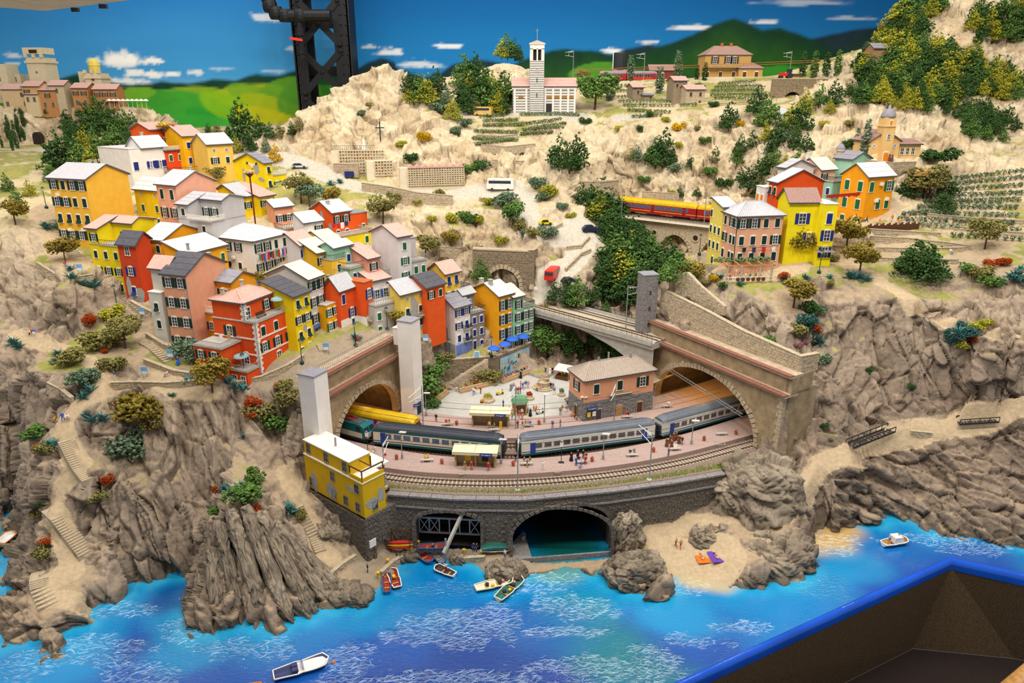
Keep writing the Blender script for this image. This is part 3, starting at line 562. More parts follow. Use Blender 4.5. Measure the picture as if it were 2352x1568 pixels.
# ---------------------------------------------------------------- painted backdrop
BC=W(815,250,y=362);BL=(-420,322);BR=(420,392)
def wall_pt(px,py,a,b):
 d=ray(px,py);ax,ay=a[0],a[1];ex,ey=b[0]-ax,b[1]-ay
 t=(ax*ey-ay*ex)/(d[0]*ey-d[1]*ex);x,y=t*d[0],t*d[1]
 return math.hypot(x-ax,y-ay),CZ+t*d[2]
def mural(name,a,b,hills,fields,clouds,skyc,seed,lab):
 L=math.hypot(b[0]-a[0],b[1]-a[1]);us=np.arange(0,L,.95);zs=np.arange(46,160,.95)
 U,Z=np.meshgrid(us,zs,indexing='ij');p3=np.stack([U.ravel(),Z.ravel(),np.full(U.size,seed*7.3)],1)
 U=U.ravel();Z=Z.ravel()
 conv=lambda pts:np.array([wall_pt(*q,a,b)for q in pts])
 f=sstep(76,128,Z+4*fbm(p3/np.array([60,9,1]),3,seed))
 c=mixc(np.tile(K(skyc[1]),(len(U),1)),K(skyc[0]),f);c=mixc(c,K(skyc[2]),sstep(82,74,Z)*.5)
 for px,py,rx,ry,s in clouds:
  u0,z0=wall_pt(px,py,a,b);q=np.stack([(U-u0)/rx,(Z-z0)/ry,0*U],1)
  d=np.hypot(q[:,0],np.where(q[:,1]<0,q[:,1]*1.9,q[:,1]))+.55*fbm(p3/np.array([rx*.35,ry*.45,1]),4,seed+3)
  c=mixc(c,K('#f2efe9'),s*sstep(.95,.45,d));c=mixc(c,K('#b9c6d2'),s*.6*sstep(.8,.4,d)*sstep(.1,-.5,q[:,1]))
 for pts,h1,h2,rough in hills:
  pt=conv(pts);pt=pt[np.argsort(pt[:,0])];top=np.interp(U,pt[:,0],pt[:,1])+rough*fbm(np.stack([U/9,0*U,0*U+seed],1),3,seed+5)
  t=Z-top;tex=fbm(p3/4,3,seed+9);big=fbm(p3/25,2,seed+11)
  k=mixc(mixc(np.tile(K(h1),(len(U),1)),K(h2),sstep(0,-14,t+5*big)),K('#0d1c14'),.25+tex*.5*0-.25)
  k=k*(1+.22*tex)[:,None]
  c=mixc(c,k,sstep(.9,-.9,t))
 for px,py,rx,ry,h,ang in fields:
  u0,z0=wall_pt(px,py,a,b);ca,sa=math.cos(ang),math.sin(ang)
  q0=((U-u0)*ca+(Z-z0)*sa)/rx;q1=(-(U-u0)*sa+(Z-z0)*ca)/ry
  d=np.hypot(q0,q1)+.15*fbm(p3/14,2,seed+15);c=mixc(c,K(h)*(1+.12*fbm(p3/3,2,5))[:,None],.85*sstep(1.02,.9,d))
 d=((b[0]-a[0])/L,(b[1]-a[1])/L)
 vv=np.stack([a[0]+U*d[0],a[1]+U*d[1],Z],1);ny=len(zs);nx=len(us)
 ii=np.arange((nx-1)*(ny-1));r_,c_=ii//(ny-1),ii%(ny-1);b0=r_*ny+c_
 mm=MATS.get('mural')
 if mm is None:
  mm=bpy.data.materials.new('painted_backdrop');mm.use_nodes=True;q=mm.node_tree.nodes.new('ShaderNodeAttribute');q.attribute_name='col'
  bb=mm.node_tree.nodes['Principled BSDF'];mm.node_tree.links.new(q.outputs['Color'],bb.inputs['Base Color']);bb.inputs['Roughness'].default_value=.8;bb.inputs['Specular IOR Level'].default_value=.1;MATS['mural']=mm
 tag(link(name,mesh_np(name,vv,np.stack([b0,b0+ny,b0+ny+1,b0+1],1),[mm],None,False,np.clip(c,0,1))),lab,kind='structure')
mural('wall_left',BL,BC[:2],[([(-300,190),(0,200),(60,193),(130,182),(160,172),(185,165),(215,172),(250,188),(300,195),(370,186),(430,192),(490,182),(540,186),(590,168),(640,176),(690,158),(760,150),(815,165)],'#173a2c','#27592f',.6),([(-300,215),(0,222),(120,205),(200,196),(260,200),(330,206),(400,213),(460,226),(540,208),(600,206),(690,200),(815,195)],'#3f8a2c','#2f8f2e',.4)],[(420,225,20,5,'#86ab28',.1),(370,250,12,7,'#7fa821',-.2),(560,225,22,6,'#a3b422',.15),(590,222,14,5,'#6f9d28',-.3),(650,215,14,7,'#5f9a2a',.3),(450,262,24,10,'#2a9a34',-.25),(560,262,22,7,'#7fb31e',-.4),(640,250,18,5,'#9eae1c',-.35),(690,230,12,9,'#4f8f2c',.5),(350,225,12,4,'#3f9230',0),(310,215,10,3,'#6fa52c',.1),(480,295,30,6,'#3aa03a',-.1),(640,285,22,6,'#b8b41e',-.3)],[(275,142,9.5,6,1),(350,142,6,2.6,.9),(215,140,4,2.2,.85),(310,170,6,2.8,.9),(350,174,5,2.6,.9),(395,172,6,2.2,.9),(450,168,5,2,.7),(285,188,9,2.4,.8),(330,190,6,2,.7),(610,42,9,4,.6),(30,128,6,1.6,.6),(500,160,9,1,.4),(630,165,10,1.2,.4),(30,148,4,1.4,.6),(680,115,6,1.6,.5)],('#1560a2','#4094cc','#93c4de'),3,'painted backdrop of blue sky, clouds and green fields')
mural('wall_right',BC[:2],BR,[([(700,170),(815,160),(845,142),(875,132),(905,142),(940,168),(975,178),(1010,170),(1040,148),(1090,135),(1180,150),(1240,132),(1290,125),(1400,128),(1440,112),(1490,102),(1520,108),(1600,96),(1860,92),(1910,80),(1960,70),(2010,62),(2060,46),(2120,30),(2400,20),(3000,40)],'#1c2f38','#223c30',.5),([(700,200),(1000,200),(1200,140),(1250,120),(1300,113),(1360,116),(1420,128),(1480,118),(1540,98),(1590,78),(1640,56),(1685,42),(1720,52),(1750,68),(1790,62),(1830,78),(1880,98),(1920,120),(2000,140),(2400,160),(3000,160)],'#163824','#27521f',.8)],[(1365,166,13,4.5,'#4f8f2a',.1),(1430,176,14,3,'#438a2c',0),(1780,172,14,4.5,'#3a8f2c',.1),(1840,182,16,3,'#44a032',0)],[(895,122,9,2.6,.7),(960,150,14,3,.6),(1030,107,8,1.6,.75),(1600,66,14,2.2,.7),(1410,118,7,1.8,.8),(1462,122,5,2,.8),(1490,98,7,1.4,.6),(1760,52,9,1.6,.7),(850,108,5,1.6,.5),(1950,42,16,1.2,.35),(1850,8,30,2,.35),(2100,150,1,1,0)],('#0a4f8c','#1f78b4','#5fa2cc'),11,'painted backdrop of deep blue sky and dark wooded mountains')
def outcrop(lab,p,size,rz,axis,w,seed,strata=.5,tilt=(0,0),col_=('#8d7f6d','#6f6456','#a89a84'),frame=None):
 'single boulder or stack: faceted, bedded lump standing at p'
 n=110;u=np.linspace(0,2*math.pi,n,endpoint=False);v=np.linspace(-.35 if frame is None else-math.pi/2,math.pi/2,64);Uu,Vv=np.meshgrid(u,v,indexing='ij')
 q=np.stack([np.cos(Uu)*np.cos(Vv),np.sin(Uu)*np.cos(Vv),np.sin(Vv)],2).reshape(-1,3)
 b=np.sign(q)*np.abs(q)**(.7 if frame is None else .5)*np.array(size);b[:,0]+=tilt[0]*b[:,2];b[:,1]+=tilt[1]*b[:,2]
 c,s_=math.cos(rz),math.sin(rz);b=np.stack([b[:,0]*c-b[:,1]*s_,b[:,0]*s_+b[:,1]*c,b[:,2]],1);
 if frame is not None:b=(np.sign(q)*np.abs(q)**.5*np.array(size))@frame
 wp_=b+np.array(p)
 a=Vector(axis).normalized();e=a.cross(Vector((.3,1,.2))).normalized();g=a.cross(e);B=np.array([a,e,g]).T;k=wp_@B
 d=0;cr_=0;rr_=0
 for oc,am in((1,1),(.42,.5)):
  f1,f2,h,dl=worley(k/(np.array([w*2.6,w,w])*oc),seed+int(oc*10));r1=(h&255)/127.5-1;t1=((h>>8)&255)/127.5-1;t2=((h>>16)&255)/127.5-1
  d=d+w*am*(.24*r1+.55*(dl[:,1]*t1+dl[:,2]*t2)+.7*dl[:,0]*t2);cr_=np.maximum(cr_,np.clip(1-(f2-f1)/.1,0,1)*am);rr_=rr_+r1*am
 r1=rr_;fr=k[:,1]/(w*1.1)+.25*vnoise(wp_/4,seed);fr=fr-np.floor(fr)
 d=d+strata*.55*w*(np.where(fr<.88,fr/.88,(1-fr)/.12)-.5)+.2*w*fbm(wp_/(2.5*w),3,seed)-.16*w*cr_
 nr=q/np.array(size);nr=np.stack([nr[:,0]*c-nr[:,1]*s_,nr[:,0]*s_+nr[:,1]*c,nr[:,2]],1);
 if frame is not None:nr=(q/np.array(size))@frame
 nr/=np.linalg.norm(nr,axis=1,keepdims=True)
 b=b+nr*d[:,None]*.8;m_=len(v);i=np.arange(n)[:,None];j=np.arange(m_-1)[None];j0=(i*m_+j).ravel();j1=(((i+1)%n)*m_+j).ravel()
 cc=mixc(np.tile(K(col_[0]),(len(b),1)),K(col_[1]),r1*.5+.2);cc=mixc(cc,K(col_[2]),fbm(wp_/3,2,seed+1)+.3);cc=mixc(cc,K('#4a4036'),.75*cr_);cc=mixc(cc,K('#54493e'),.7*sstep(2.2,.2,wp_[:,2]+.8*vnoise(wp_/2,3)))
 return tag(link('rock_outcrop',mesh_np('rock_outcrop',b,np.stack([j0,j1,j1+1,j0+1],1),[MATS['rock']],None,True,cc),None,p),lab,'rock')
R0=lambda s:P(s)
outcrop('slender pointed sea stack right of the water cave',R0('1445 1262 z.5'),(2.6,2.2,7.4),.2,(.3,-.2,1),1.5,3,.5,(-.12,0));outcrop('banded sea rock at the foot of the pointed stack',R0('1458 1330 z-.4'),(5.2,3.4,4.2),.3,(1,.2,-.45),1.3,5,.7)
outcrop('low ribbed rock between the beach and the pointed stack',R0('1500 1338 z-.4'),(2.6,2.2,1.9),.6,(1,-.3,-.4),1.1,6,.6);outcrop('big ribbed rock at the right end of the sandy beach',R0('1780 1285 z-.3'),(6.2,5.6,4.6),.4,(.75,-.3,-.6),1.6,8,.6);outcrop('dark ribbed rock tip in the water right of the beach',R0('1725 1335 z-.3'),(3.0,2.0,1.8),.2,(.6,-.4,-.7),1.1,9,.6);outcrop('ribbed rock wall above the sandy beach',R0('1650 1240 z1'),(5.4,2.6,2.8),.15,(.9,.1,-.3),1.5,10,.5)
outcrop('large grey rock below the right tunnel pier',R0('1745 1165 z4.6'),(7.0,6.0,8.6),.3,(.7,-.4,-.5),2.2,12,.4,(0,.25));outcrop('grey boulder in front of the right end of the sea wall',R0('1685 1165 z4.4'),(4.4,4.0,6.2),.1,(.6,-.3,-.6),1.8,13,.4);outcrop('round fissured rock behind the moored fishing boats',R0('1160 1322 z-.3'),(3.4,2.2,2.6),.1,(.5,-.4,-.7),1.0,14,.5);outcrop('rock at the quay corner below the boat crane',R0('1052 1290 z0'),(1.4,1.0,1.4),.1,(.5,-.4,-.7),.7,15,.4);outcrop('rock beside the slipway right of the yellow sea house stairs',R0('800 1375 z-.3'),(4.2,2.6,2.2),-.1,(.6,-.5,-.6),1.2,16,.6);outcrop('small rocks at the left corner of the quay',R0('938 1284 z0'),(2.0,1.2,1.4),.3,(.5,-.4,-.7),.8,17,.5)
outcrop('rounded grey rock below the yellow sea house',R0('770 1230 z3.6'),(3.4,2.6,3.2),.3,(.5,-.4,-.7),1.5,18,.3)
SX=[(470,1300,447,1440,1),(488,1240,492,1446,2),(502,1196,545,1432,3),(532,1178,600,1436,4),(566,1172,660,1440,5),(600,1184,712,1430,6),(632,1206,748,1402,7),(664,1240,782,1384,8),(690,1280,812,1380,9)]
for i,(xa,ya,xb,yb__,sd_)in enumerate(SX):
 a_=Vector(P('%d %d y%.1f'%(xa,ya,97.5+.3*i)));b_=Vector(P('%d %d z-.8'%(xb,yb__)));b_.y+=1.6;ax_=(a_-b_);Lx=ax_.length;e1=ax_.normalized();e2=e1.cross(Vector((.35,-.8,.5))).normalized();e3=e1.cross(e2);mm_=(a_+b_)/2
 outcrop('leaning slab of the ribbed front rock, %s'%('leftmost','second from the left','third from the left','fourth from the left','middle one','fourth from the right','third from the right','second from the right','rightmost')[i],tuple(mm_),(Lx/2+.6,1.12,2.2),0,tuple(e1),.85,30+sd_,.15,frame=np.array([e1,e2,e3]))
 # ---------------------------------------------------------------- shared materials for buildings
M={}
def pal(k,*a,**kw):M[k]=mat(*a,**kw)
pal('white_frame','white_frame_paint','#f1ebe0',.6,var=.05)
pal('glass','dark_window_glass','#2b3440',.12,var=.25,scale=2,spec=.6)
pal('glass_blue','bluish_window_glass','#6f78c0',.15,var=.25,scale=2,spec=.6)
pal('green','dark_green_shutter','#16362f',.6,var=.15,scale=4)
pal('green2','mid_green_shutter','#1f6a3e',.6,var=.15,scale=4)
pal('blue','dark_blue_shutter','#22307c',.6,var=.15,scale=4)
pal('blue2','pale_blue_shutter','#6d8cc4',.6,var=.15,scale=4)
pal('orange','orange_shutter','#f08a1c',.6)
pal('wood','brown_wood','#5b3a22',.7,var=.25,scale=5)
pal('pale_wood','pale_wood','#b98b52',.7,var=.2,scale=5)
pal('metal','galvanised_metal','#9a9c9c',.45,metal=.3,var=.08)
pal('dark_metal','dark_metal','#2c2f33',.5,var=.1)
pal('gutter','grey_gutter','#4f5156',.6)
pal('r_white','white_roof_sheet','#d3d1cf',.7,var=.05,scale=1)
pal('r_ltile','pale_grey_roof_tile','#b9b7ba',.75,var=.1,scale=5)
pal('r_grey','grey_roof_slate','#8f8d95',.75,var=.12,scale=3)
pal('r_dark','dark_roof_slate','#55545a',.75,var=.15,scale=3)
pal('r_pink','rosy_roof_tile','#cfa598',.8,var=.12,scale=5)
pal('r_cream','cream_roof_tile','#ded2bb',.8,var=.1,scale=5)
pal('r_station','grey_brown_station_tile','#a99a8c',.8,var=.12,scale=5)
pal('r_brown','brown_roof_tile','#a07f74',.8,var=.15,scale=5)
pal('stone','grey_brown_masonry','#8f7f69',.85,var=.3,scale=5,bump=.6,bscale=8,rnd=.05)
pal('stone_dark','dark_grey_masonry','#6a6258',.85,var=.3,scale=5,bump=.6,bscale=8)
pal('stone_grey','grey_masonry','#86817f',.85,var=.25,scale=5,bump=.6,bscale=8)
pal('stone_pale','pale_masonry','#b8a78c',.85,var=.22,scale=4,bump=.6,bscale=8)
pal('render','weathered_render','#a08b6c',.85,var=.25,scale=1.2,bump=.5,bscale=8)
pal('render_pale','pale_render','#b5a189',.85,var=.2,scale=1.5,bump=.3,bscale=8)
pal('brick','red_brown_brick_edge','#8a5d4c',.8,var=.2,scale=6)
pal('concrete','grey_concrete','#b3aea4',.8,var=.12,scale=2,bump=.2)
pal('white_plaster','white_plaster','#e9e3dc',.8,var=.05,scale=1)
pal('patch','grey_bare_plaster','#a5a3a0',.85,var=.12,scale=3)
pal('pot','terracotta','#b5643c',.8,var=.12)
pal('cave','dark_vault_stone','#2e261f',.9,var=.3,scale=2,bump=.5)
pal('ballast','brown_ballast','#8d7a6c',.9,var=.45,scale=14,bump=1,bscale=16)
pal('pale_ballast','pale_ballast','#c4b79f',.9,var=.3,scale=14,bump=1,bscale=16)
pal('sleeper','sleeper_grey_brown','#b3a898',.85,var=.2,scale=6)
pal('sleeper_dark','dark_sleeper','#4b3a30',.85,var=.2,scale=6)
pal('rail','rusty_rail','#6e5546',.45,metal=.4,var=.15)
pal('paving','pinkish_paving','#ab938a',.85,var=.12,scale=6,bump=.2,bscale=10)
pal('plaza','pale_grey_paving','#b6b3ab',.85,var=.06,scale=1.5)
WALLC={}
def wallm(h):
 if h not in WALLC:WALLC[h]=mat('wall_paint_'+h.lstrip('#'),h,.8,var=.06,scale=1.2,bump=.25,bscale=12)
 return WALLC[h]
def m_frame(kind,w,h,fm):
 def f():
  b=MB();t=.1
  if kind=='r':
   for k in range(12):
    a0,a1=k*math.pi/6,(k+1)*math.pi/6
    b.bar((math.cos(a0)*w/2,-.05,math.sin(a0)*w/2),(math.cos(a1)*w/2,-.05,math.sin(a1)*w/2),.1)
   b.box(-w/2,w/2,-.06,0,-.04,.04);b.box(-.04,.04,-.06,0,-w/2,w/2)
   return b.mesh('window',M[fm])
  b.box(-w/2-t,-w/2,-.1,.02,-h/2,h/2);b.box(w/2,w/2+t,-.1,.02,-h/2,h/2)
  if kind in 'oOpscdD':
   n=6;vs=[]
   for k in range(n):
    x0=-w/2-t+(w+2*t)*k/n;x1=-w/2-t+(w+2*t)*(k+1)/n
    g=lambda x:h/2+.22*(1-(x/(w/2+t))**2)
    b.add([(x0,-.1,h/2),(x1,-.1,h/2),(x1,-.1,g(x1)+t),(x0,-.1,g(x0)+t),(x0,.02,g(x0)+t),(x1,.02,g(x1)+t)],[(0,1,2,3),(3,2,5,4)])
  else:b.box(-w/2-t,w/2+t,-.1,.02,h/2,h/2+t)
  if kind not in 'dD':b.box(-w/2-.2,w/2+.2,-.16,.02,-h/2-.1,-h/2)
  if kind in 'oObD':
   b.box(-.04,.04,-.06,0,-h/2,h/2)
   for q in(-.17,.17)if kind!='b' else(0,):b.box(-w/2,w/2,-.06,0,h*q-.03,h*q+.03)
  return b.mesh('window',M[fm])
 return cached(('wf',kind,w,h,fm),f)
def m_pane(w,h,gm,kind='o'):
 def f():
  if kind=='r':
   b=MB();b.ext([(math.cos(k*math.pi/6)*w/2,math.sin(k*math.pi/6)*w/2)for k in range(12)],-.02,.02);return b.mesh('pane',M[gm])
  return MB().box(-w/2,w/2,-.03,.02,-h/2,h/2+.15).mesh('pane',M[gm])
 return cached(('wp',w,h,gm,kind),f)
def m_shutter(w,h,sm,tilt):
 def f():
  b=MB();z0=-h/2 if not tilt else-h*.05
  b.box(-w/2,w/2,-.07,0,z0,h/2+.05);b.box(-w/2+.05,w/2-.05,-.1,-.06,z0+.05,h/2-.05)
  n=5
  for k in range(n):
   z=z0+.1+(h/2-z0-.2)*k/n;b.box(-w/2+.05,w/2-.05,-.13,-.1,z,z+.08)
  if tilt:b.add([(-w/2,-.07,z0),(w/2,-.07,z0),(w/2,-.5,-h/2),(-w/2,-.5,-h/2),(-w/2,-.12,z0),(w/2,-.12,z0),(w/2,-.55,-h/2),(-w/2,-.55,-h/2)],[(0,1,2,3),(7,6,5,4),(0,4,5,1),(3,2,6,7),(0,3,7,4),(1,5,6,2)])
  return b.mesh('shutter',M[sm])
 return cached(('ws',w,h,sm,tilt),f)
def window(root,face,u,z,kind,w=.95,h=1.55,sm='green',fm='white_frame',x0=0,y0=0,gm='glass'):
 'o open shutters, s closed, p tilted, b bare, r round, d door, D glazed door'
 loc,rz=((u,y0,z),0)if face=='R' else((x0,u,z),-math.pi/2)
 if kind in 'dD':z=z+(2.2-h)/2-.35;h=2.2;loc=(loc[0],loc[1],z)
 if kind=='r':w=h=.9
 f=link('door' if kind in 'dD' else 'window',m_frame(kind,w,h,fm),root,loc,rz)
 if kind=='d':
  link('door_leaf',m_shutter(w,h,sm,0),f);return f
 link('pane',m_pane(w,h,gm,'r' if kind=='r' else 'o'),f)
 if kind=='o':
  for s in(-1,1):link('shutter',m_shutter(w/2+.03,h,sm,0),f,(s*(w*.75+.17),-.03,0))
 if kind in 'sp':
  for s in(-1,1):link('shutter',m_shutter(w/2-.01,h,sm,kind=='p'),f,(s*w/4,-.02,0))
 return f
def slab(b,a0,a1,b1,b0,t,rib,mi=0):
 'roof slope: eave a0-a1, ridge b0-b1; rib t tiles run down the slope, s sheets seams across'
 a0,a1,b0,b1=(Vector(v)for v in(a0,a1,b0,b1));n=(a1-a0).cross(b0-a0).normalized()
 if n.z<0:n=-n
 q=[a0,a1,b1,b0];b.add([tuple(v)for v in q]+[tuple(v+n*t)for v in q],[(3,2,1,0),(4,5,6,7),(0,1,5,4),(1,2,6,5),(2,3,7,6),(3,0,4,7)],mi)
 L=max((a1-a0).length,(b1-b0).length)
 if rib=='t':
  k=max(2,int(L/.52))
  for i in range(k+1):
   f=i/k;p=a0.lerp(a1,f)+n*t;r=b0.lerp(b1,f)+n*t;d=(a1-a0).normalized()*.11
   b.add([tuple(v)for v in(p-d,p+d,r+d,r-d,p+n*.1,r+n*.1)],[(0,4,5,3),(4,1,2,5),(0,1,4),(3,5,2)],mi)
 elif rib=='s':
  H=(b0-a0).length;k=max(2,int(H/1.5))
  for i in range(1,k):
   f=i/k;p=a0.lerp(b0,f)+n*t;r=a1.lerp(b1,f)+n*t;d=(b0-a0).normalized()*.05
   b.add([tuple(v)for v in(p-d,r-d,r+d,p+d)]+[tuple(v+n*.05)for v in(p-d,r-d,r+d,p+d)],[(4,5,6,7),(0,1,5,4),(2,3,7,6)],mi)
def block(root,x0,x1,y0,y1,z0,z1,wall,roof=None,rm='r_white',rib='s',name='walls',o=.35):
 wm=wallm(wall)if wall.startswith('#')else M[wall]
 kind=roof[0]if roof else 'flat'
 b=MB()
 if kind=='flat':
  b.box(x0,x1,y0,y1,z0,z1);b.obj(name,wm,root)
  if rm:
   r=MB();r.box(x0-.12,x1+.12,y0-.12,y1+.12,z1,z1+.16)
   r.obj('roof_slab',M[rm],root)
  return
 rise,f=roof[1],roof[2]if len(roof)>2 else .5
 if kind=='hip':
  b.box(x0,x1,y0,y1,z0,z1);b.obj(name,wm,root)
  r=MB();X0,X1,Y0,Y1=x0-o,x1+o,y0-o,y1+o;z=z1-.1
  i=min(X1-X0,Y1-Y0)/2*(roof[2]if len(roof)>2 else 1)
  if X1-X0>Y1-Y0:p,q=(X0+i,(Y0+Y1)/2,z+rise),(X1-i,(Y0+Y1)/2,z+rise)
  else:p,q=((X0+X1)/2,Y0+i,z+rise),((X0+X1)/2,Y1-i,z+rise)
  c=[(X0,Y0,z),(X1,Y0,z),(X1,Y1,z),(X0,Y1,z)]
  if X1-X0>Y1-Y0:
   fs=((c[0],c[1],q,p),(c[2],c[3],p,q),(c[3],c[0],p,p),(c[1],c[2],q,q))
  else:fs=((c[1],c[2],q,p),(c[3],c[0],p,q),(c[0],c[1],p,p),(c[2],c[3],q,q))
  for a0,a1,b1,b0 in fs:slab(r,a0,a1,b1,b0,.18,rib)
  r.tube([c[0],c[1],c[2],c[3],c[0]],.22,m=1)
  for a0,e in((c[0],p),(c[3],p)if X1-X0>Y1-Y0 else(c[1],p),(c[1],q)if X1-X0>Y1-Y0 else(c[3],q),(c[2],q),(p,q)):r.bar((a0[0],a0[1],a0[2]+.2),(e[0],e[1],e[2]+.2),.25,m=0)
  r.obj('roof',[M[rm],M['gutter']],root);return
 gx=kind=='gx';d0,d1=(y0,y1)if gx else(x0,x1);D=d1-d0
 zr=z1+rise;zb=z1 if f<=.5 else zr-rise/f*(1-f)
 sec=[(d0,z0),(d0,z1),(d0+f*D,zr)]+([(d1,zb)]if f<.999 else[])+[(d1,z0)]
 if gx:
  n=len(sec);b.add([(x0,p[0],p[1])for p in sec]+[(x1,p[0],p[1])for p in sec],[tuple(range(n))[::-1],tuple(range(n,2*n))]+[(i,(i+1)%n,n+(i+1)%n,n+i)for i in range(n)])
 else:b.ext(sec,y0,y1)
 b.obj(name,wm,root)
 r=MB();sl=rise/(f*D);e0=(d0-o,z1-o*sl+.03)
 l0,l1=(x0-o,x1+o)if gx else(y0-o,y1+o)
 mk=(lambda l,d,z:(l,d,z))if gx else(lambda l,d,z:(d,l,z))
 R0,R1=mk(l0,d0+f*D,zr+.03),mk(l1,d0+f*D,zr+.03)
 A0,A1=mk(l0,*e0),mk(l1,*e0);slab(r,A0,A1,R1,R0,.2,rib)
 r.bar(A0,A1,.26,m=1)
 if f<.999:
  s2=(zr-zb)/((1-f)*D);B0,B1=mk(l0,d1+o,zb-o*s2+.03),mk(l1,d1+o,zb-o*s2+.03)
  slab(r,B1,B0,R0,R1,.2,rib);r.bar(B0,B1,.26,m=1);r.bar(R0,R1,.3,m=0)
  r.bar(B0,R0,.14,m=1);r.bar(B1,R1,.14,m=1)
 r.bar(A0,R0,.14,m=1);r.bar(A1,R1,.14,m=1)
 r.obj('roof',[M[rm],M['gutter']],root)
def rows(root,face,spec,u0,u1,ztop,sm='green',fm='white_frame',first=1.7,step=3.0,x0=0,y0=0,w=.95,h=1.55,gm='glass'):
 for i,rw in enumerate(spec):
  n=len(rw)
  for j,k in enumerate(rw):
   if k in '.':continue
   f=(j+.5)/n;u=u0+f*(u1-u0)if face=='R' else u1-f*(u1-u0)
   window(root,face,u,ztop-first-i*step,k,w,h,sm,fm,x0,y0,gm)
def railing(mb,pts,h=1.0,step=.45,w=.05,cross=False):
 'posts and rails along pts'
 up=lambda p,k:(p[0],p[1],p[2]+k)
 for a,b in zip(pts,pts[1:]):
  mb.bar(up(a,h),up(b,h),w*1.6);mb.bar(up(a,.15),up(b,.15),w)
  L=(Vector(b)-Vector(a)).length;n=max(1,int(L/step))
  for k in range(n+1):
   p=lerp2(a,b,k/n);mb.bar(p,up(p,h),w)
   if cross and k<n:q=lerp2(a,b,(k+1)/n);mb.bar(up(p,.15),up(q,h),w*.8);mb.bar(up(q,.15),up(p,h),w*.8)
def balcony(root,x0,x1,y0,y1,z,sides='LFR',rm='metal',slabm='concrete',cross=False,h=1.0,step=.45):
 'slab with railing on the named sides: L at x0, F at y0, R at x1, B at y1'
 s=MB().box(x0,x1,y0,y1,z-.25,z).obj('balcony',M[slabm],root)
 r=MB();c={'L':((x0,y1),(x0,y0)),'F':((x0,y0),(x1,y0)),'R':((x1,y0),(x1,y1)),'B':((x1,y1),(x0,y1))}
 for k in sides:railing(r,[(*c[k][0],z),(*c[k][1],z)],h=h,cross=cross,step=step)
 r.obj('railing',M[rm],s);return s
def patch(root,face,u,z,pts,x0=0,y0=0,m='patch'):
 'bare plaster patch lying a little proud of the wall'
 b=MB();b.ext([(p[0],p[1])for p in pts],-.04,.02)
 return b.obj('plaster_patch',M[m],root,(u,y0,z)if face=='R' else(x0,u,z),0 if face=='R' else-math.pi/2)
def blob(w,h,seed,n=14):
 r=random.Random(seed);return[(w*(.55+.45*r.random())*math.cos(2*math.pi*k/n),h*(.55+.45*r.random())*math.sin(2*math.pi*k/n))for k in range(n)]
def chimney(root,x,y,z,h=1.3,w=.5,m='concrete'):
 b=MB().box(x-w/2,x+w/2,y-w/2,y+w/2,z,z+h).box(x-w/2-.1,x+w/2+.1,y-w/2-.1,y+w/2+.1,z+h,z+h+.15);b.obj('chimney',M[m],root)
def pipe(root,x,y,z0,z1):MB().bar((x,y,z0),(x,y,z1),.14,n=6).obj('downpipe',M['metal'],root)
def solve_len(c,ang,px):
 'length along direction ang from c at which the projected column is px'
 dx,dy=math.cos(ang),math.sin(ang);k=(px-1176)/F;z=c[2]-CZ
 return(k*(c[1]*CT-z*ST)-c[0])/(dx-k*dy*CT)
HOUSES=[]
def house(label,C_,yaw,rx,lx,zb,wall,roof=None,rm='r_white',rib='s',R=(),L=(),sm='green',fm='white_frame',first=1.7,step=3.0,cat='house',name='town_house',group=None,fnd=4,wR=.95,gm='glass',base='eave',main=True,h=1.55):
 c=P(C_);ang=math.radians(yaw)
 if isinstance(zb,str):zb=W(float(C_.split()[0]),float(zb[1:]),y=c[1])[2]
 if base=='floor':zb_=c[2];H=zb
 else:zb_=zb;H=c[2]-zb
 w=solve_len(c,ang,rx)if rx>100 else rx
 d=solve_len(c,ang+math.pi/2,lx)if lx>100 else lx
 t=thing(name,label,cat,(c[0],c[1],zb_),ang,group)
 if main:block(t,0,w,0,d,-fnd,H,wall,roof,rm,rib)
 rows(t,'R',R,0,w,H,sm,fm,first,step,w=wR,gm=gm,h=h);rows(t,'L',L,0,d,H,sm,fm,first,step,w=wR,gm=gm,h=h)
 HOUSES.append((label,w,d,H,c));t['_']=0;del t['_']
 return t,w,d,H
def stones(b,a,bb,z0,z1,ok=None,sl=.9,sh=.45,proud=.08,seed=1,zt=None,m=None):
 'a course of individual stones on the face a-b (seen from its right-hand side), z0..z1'
 r=random.Random(seed);L=math.hypot(bb[0]-a[0],bb[1]-a[1])
 u=((bb[0]-a[0])/L,(bb[1]-a[1])/L);n=(u[1],-u[0]);z=z0
 while z<z1-.1:
  hh=min(sh*(.8+.4*r.random()),z1-z);s=-r.random()*sl
  while s<L:
   w=sl*(.6+.8*r.random());s0,s1=max(s,0)+.03,min(s+w,L)-.03;s+=w
   if s1-s0<.15:continue
   if zt and z+hh>zt((s0+s1)/2):continue
   if ok and not ok(s0,s1,z,z+hh):continue
   p=proud*(.5+r.random());e=.05
   f=lambda s_,z_,o:(a[0]+u[0]*s_+n[0]*o,a[1]+u[1]*s_+n[1]*o,z_)
   b.add([f(s0,z+.02,0),f(s1,z+.02,0),f(s1,z+hh-.02,0),f(s0,z+hh-.02,0),f(s0+e,z+.02+e,p),f(s1-e,z+.02+e,p),f(s1-e,z+hh-.02-e,p),f(s0+e,z+hh-.02-e,p)],[(4,5,6,7),(0,1,5,4),(1,2,6,5),(2,3,7,6),(3,0,4,7)],m)
  z+=hh
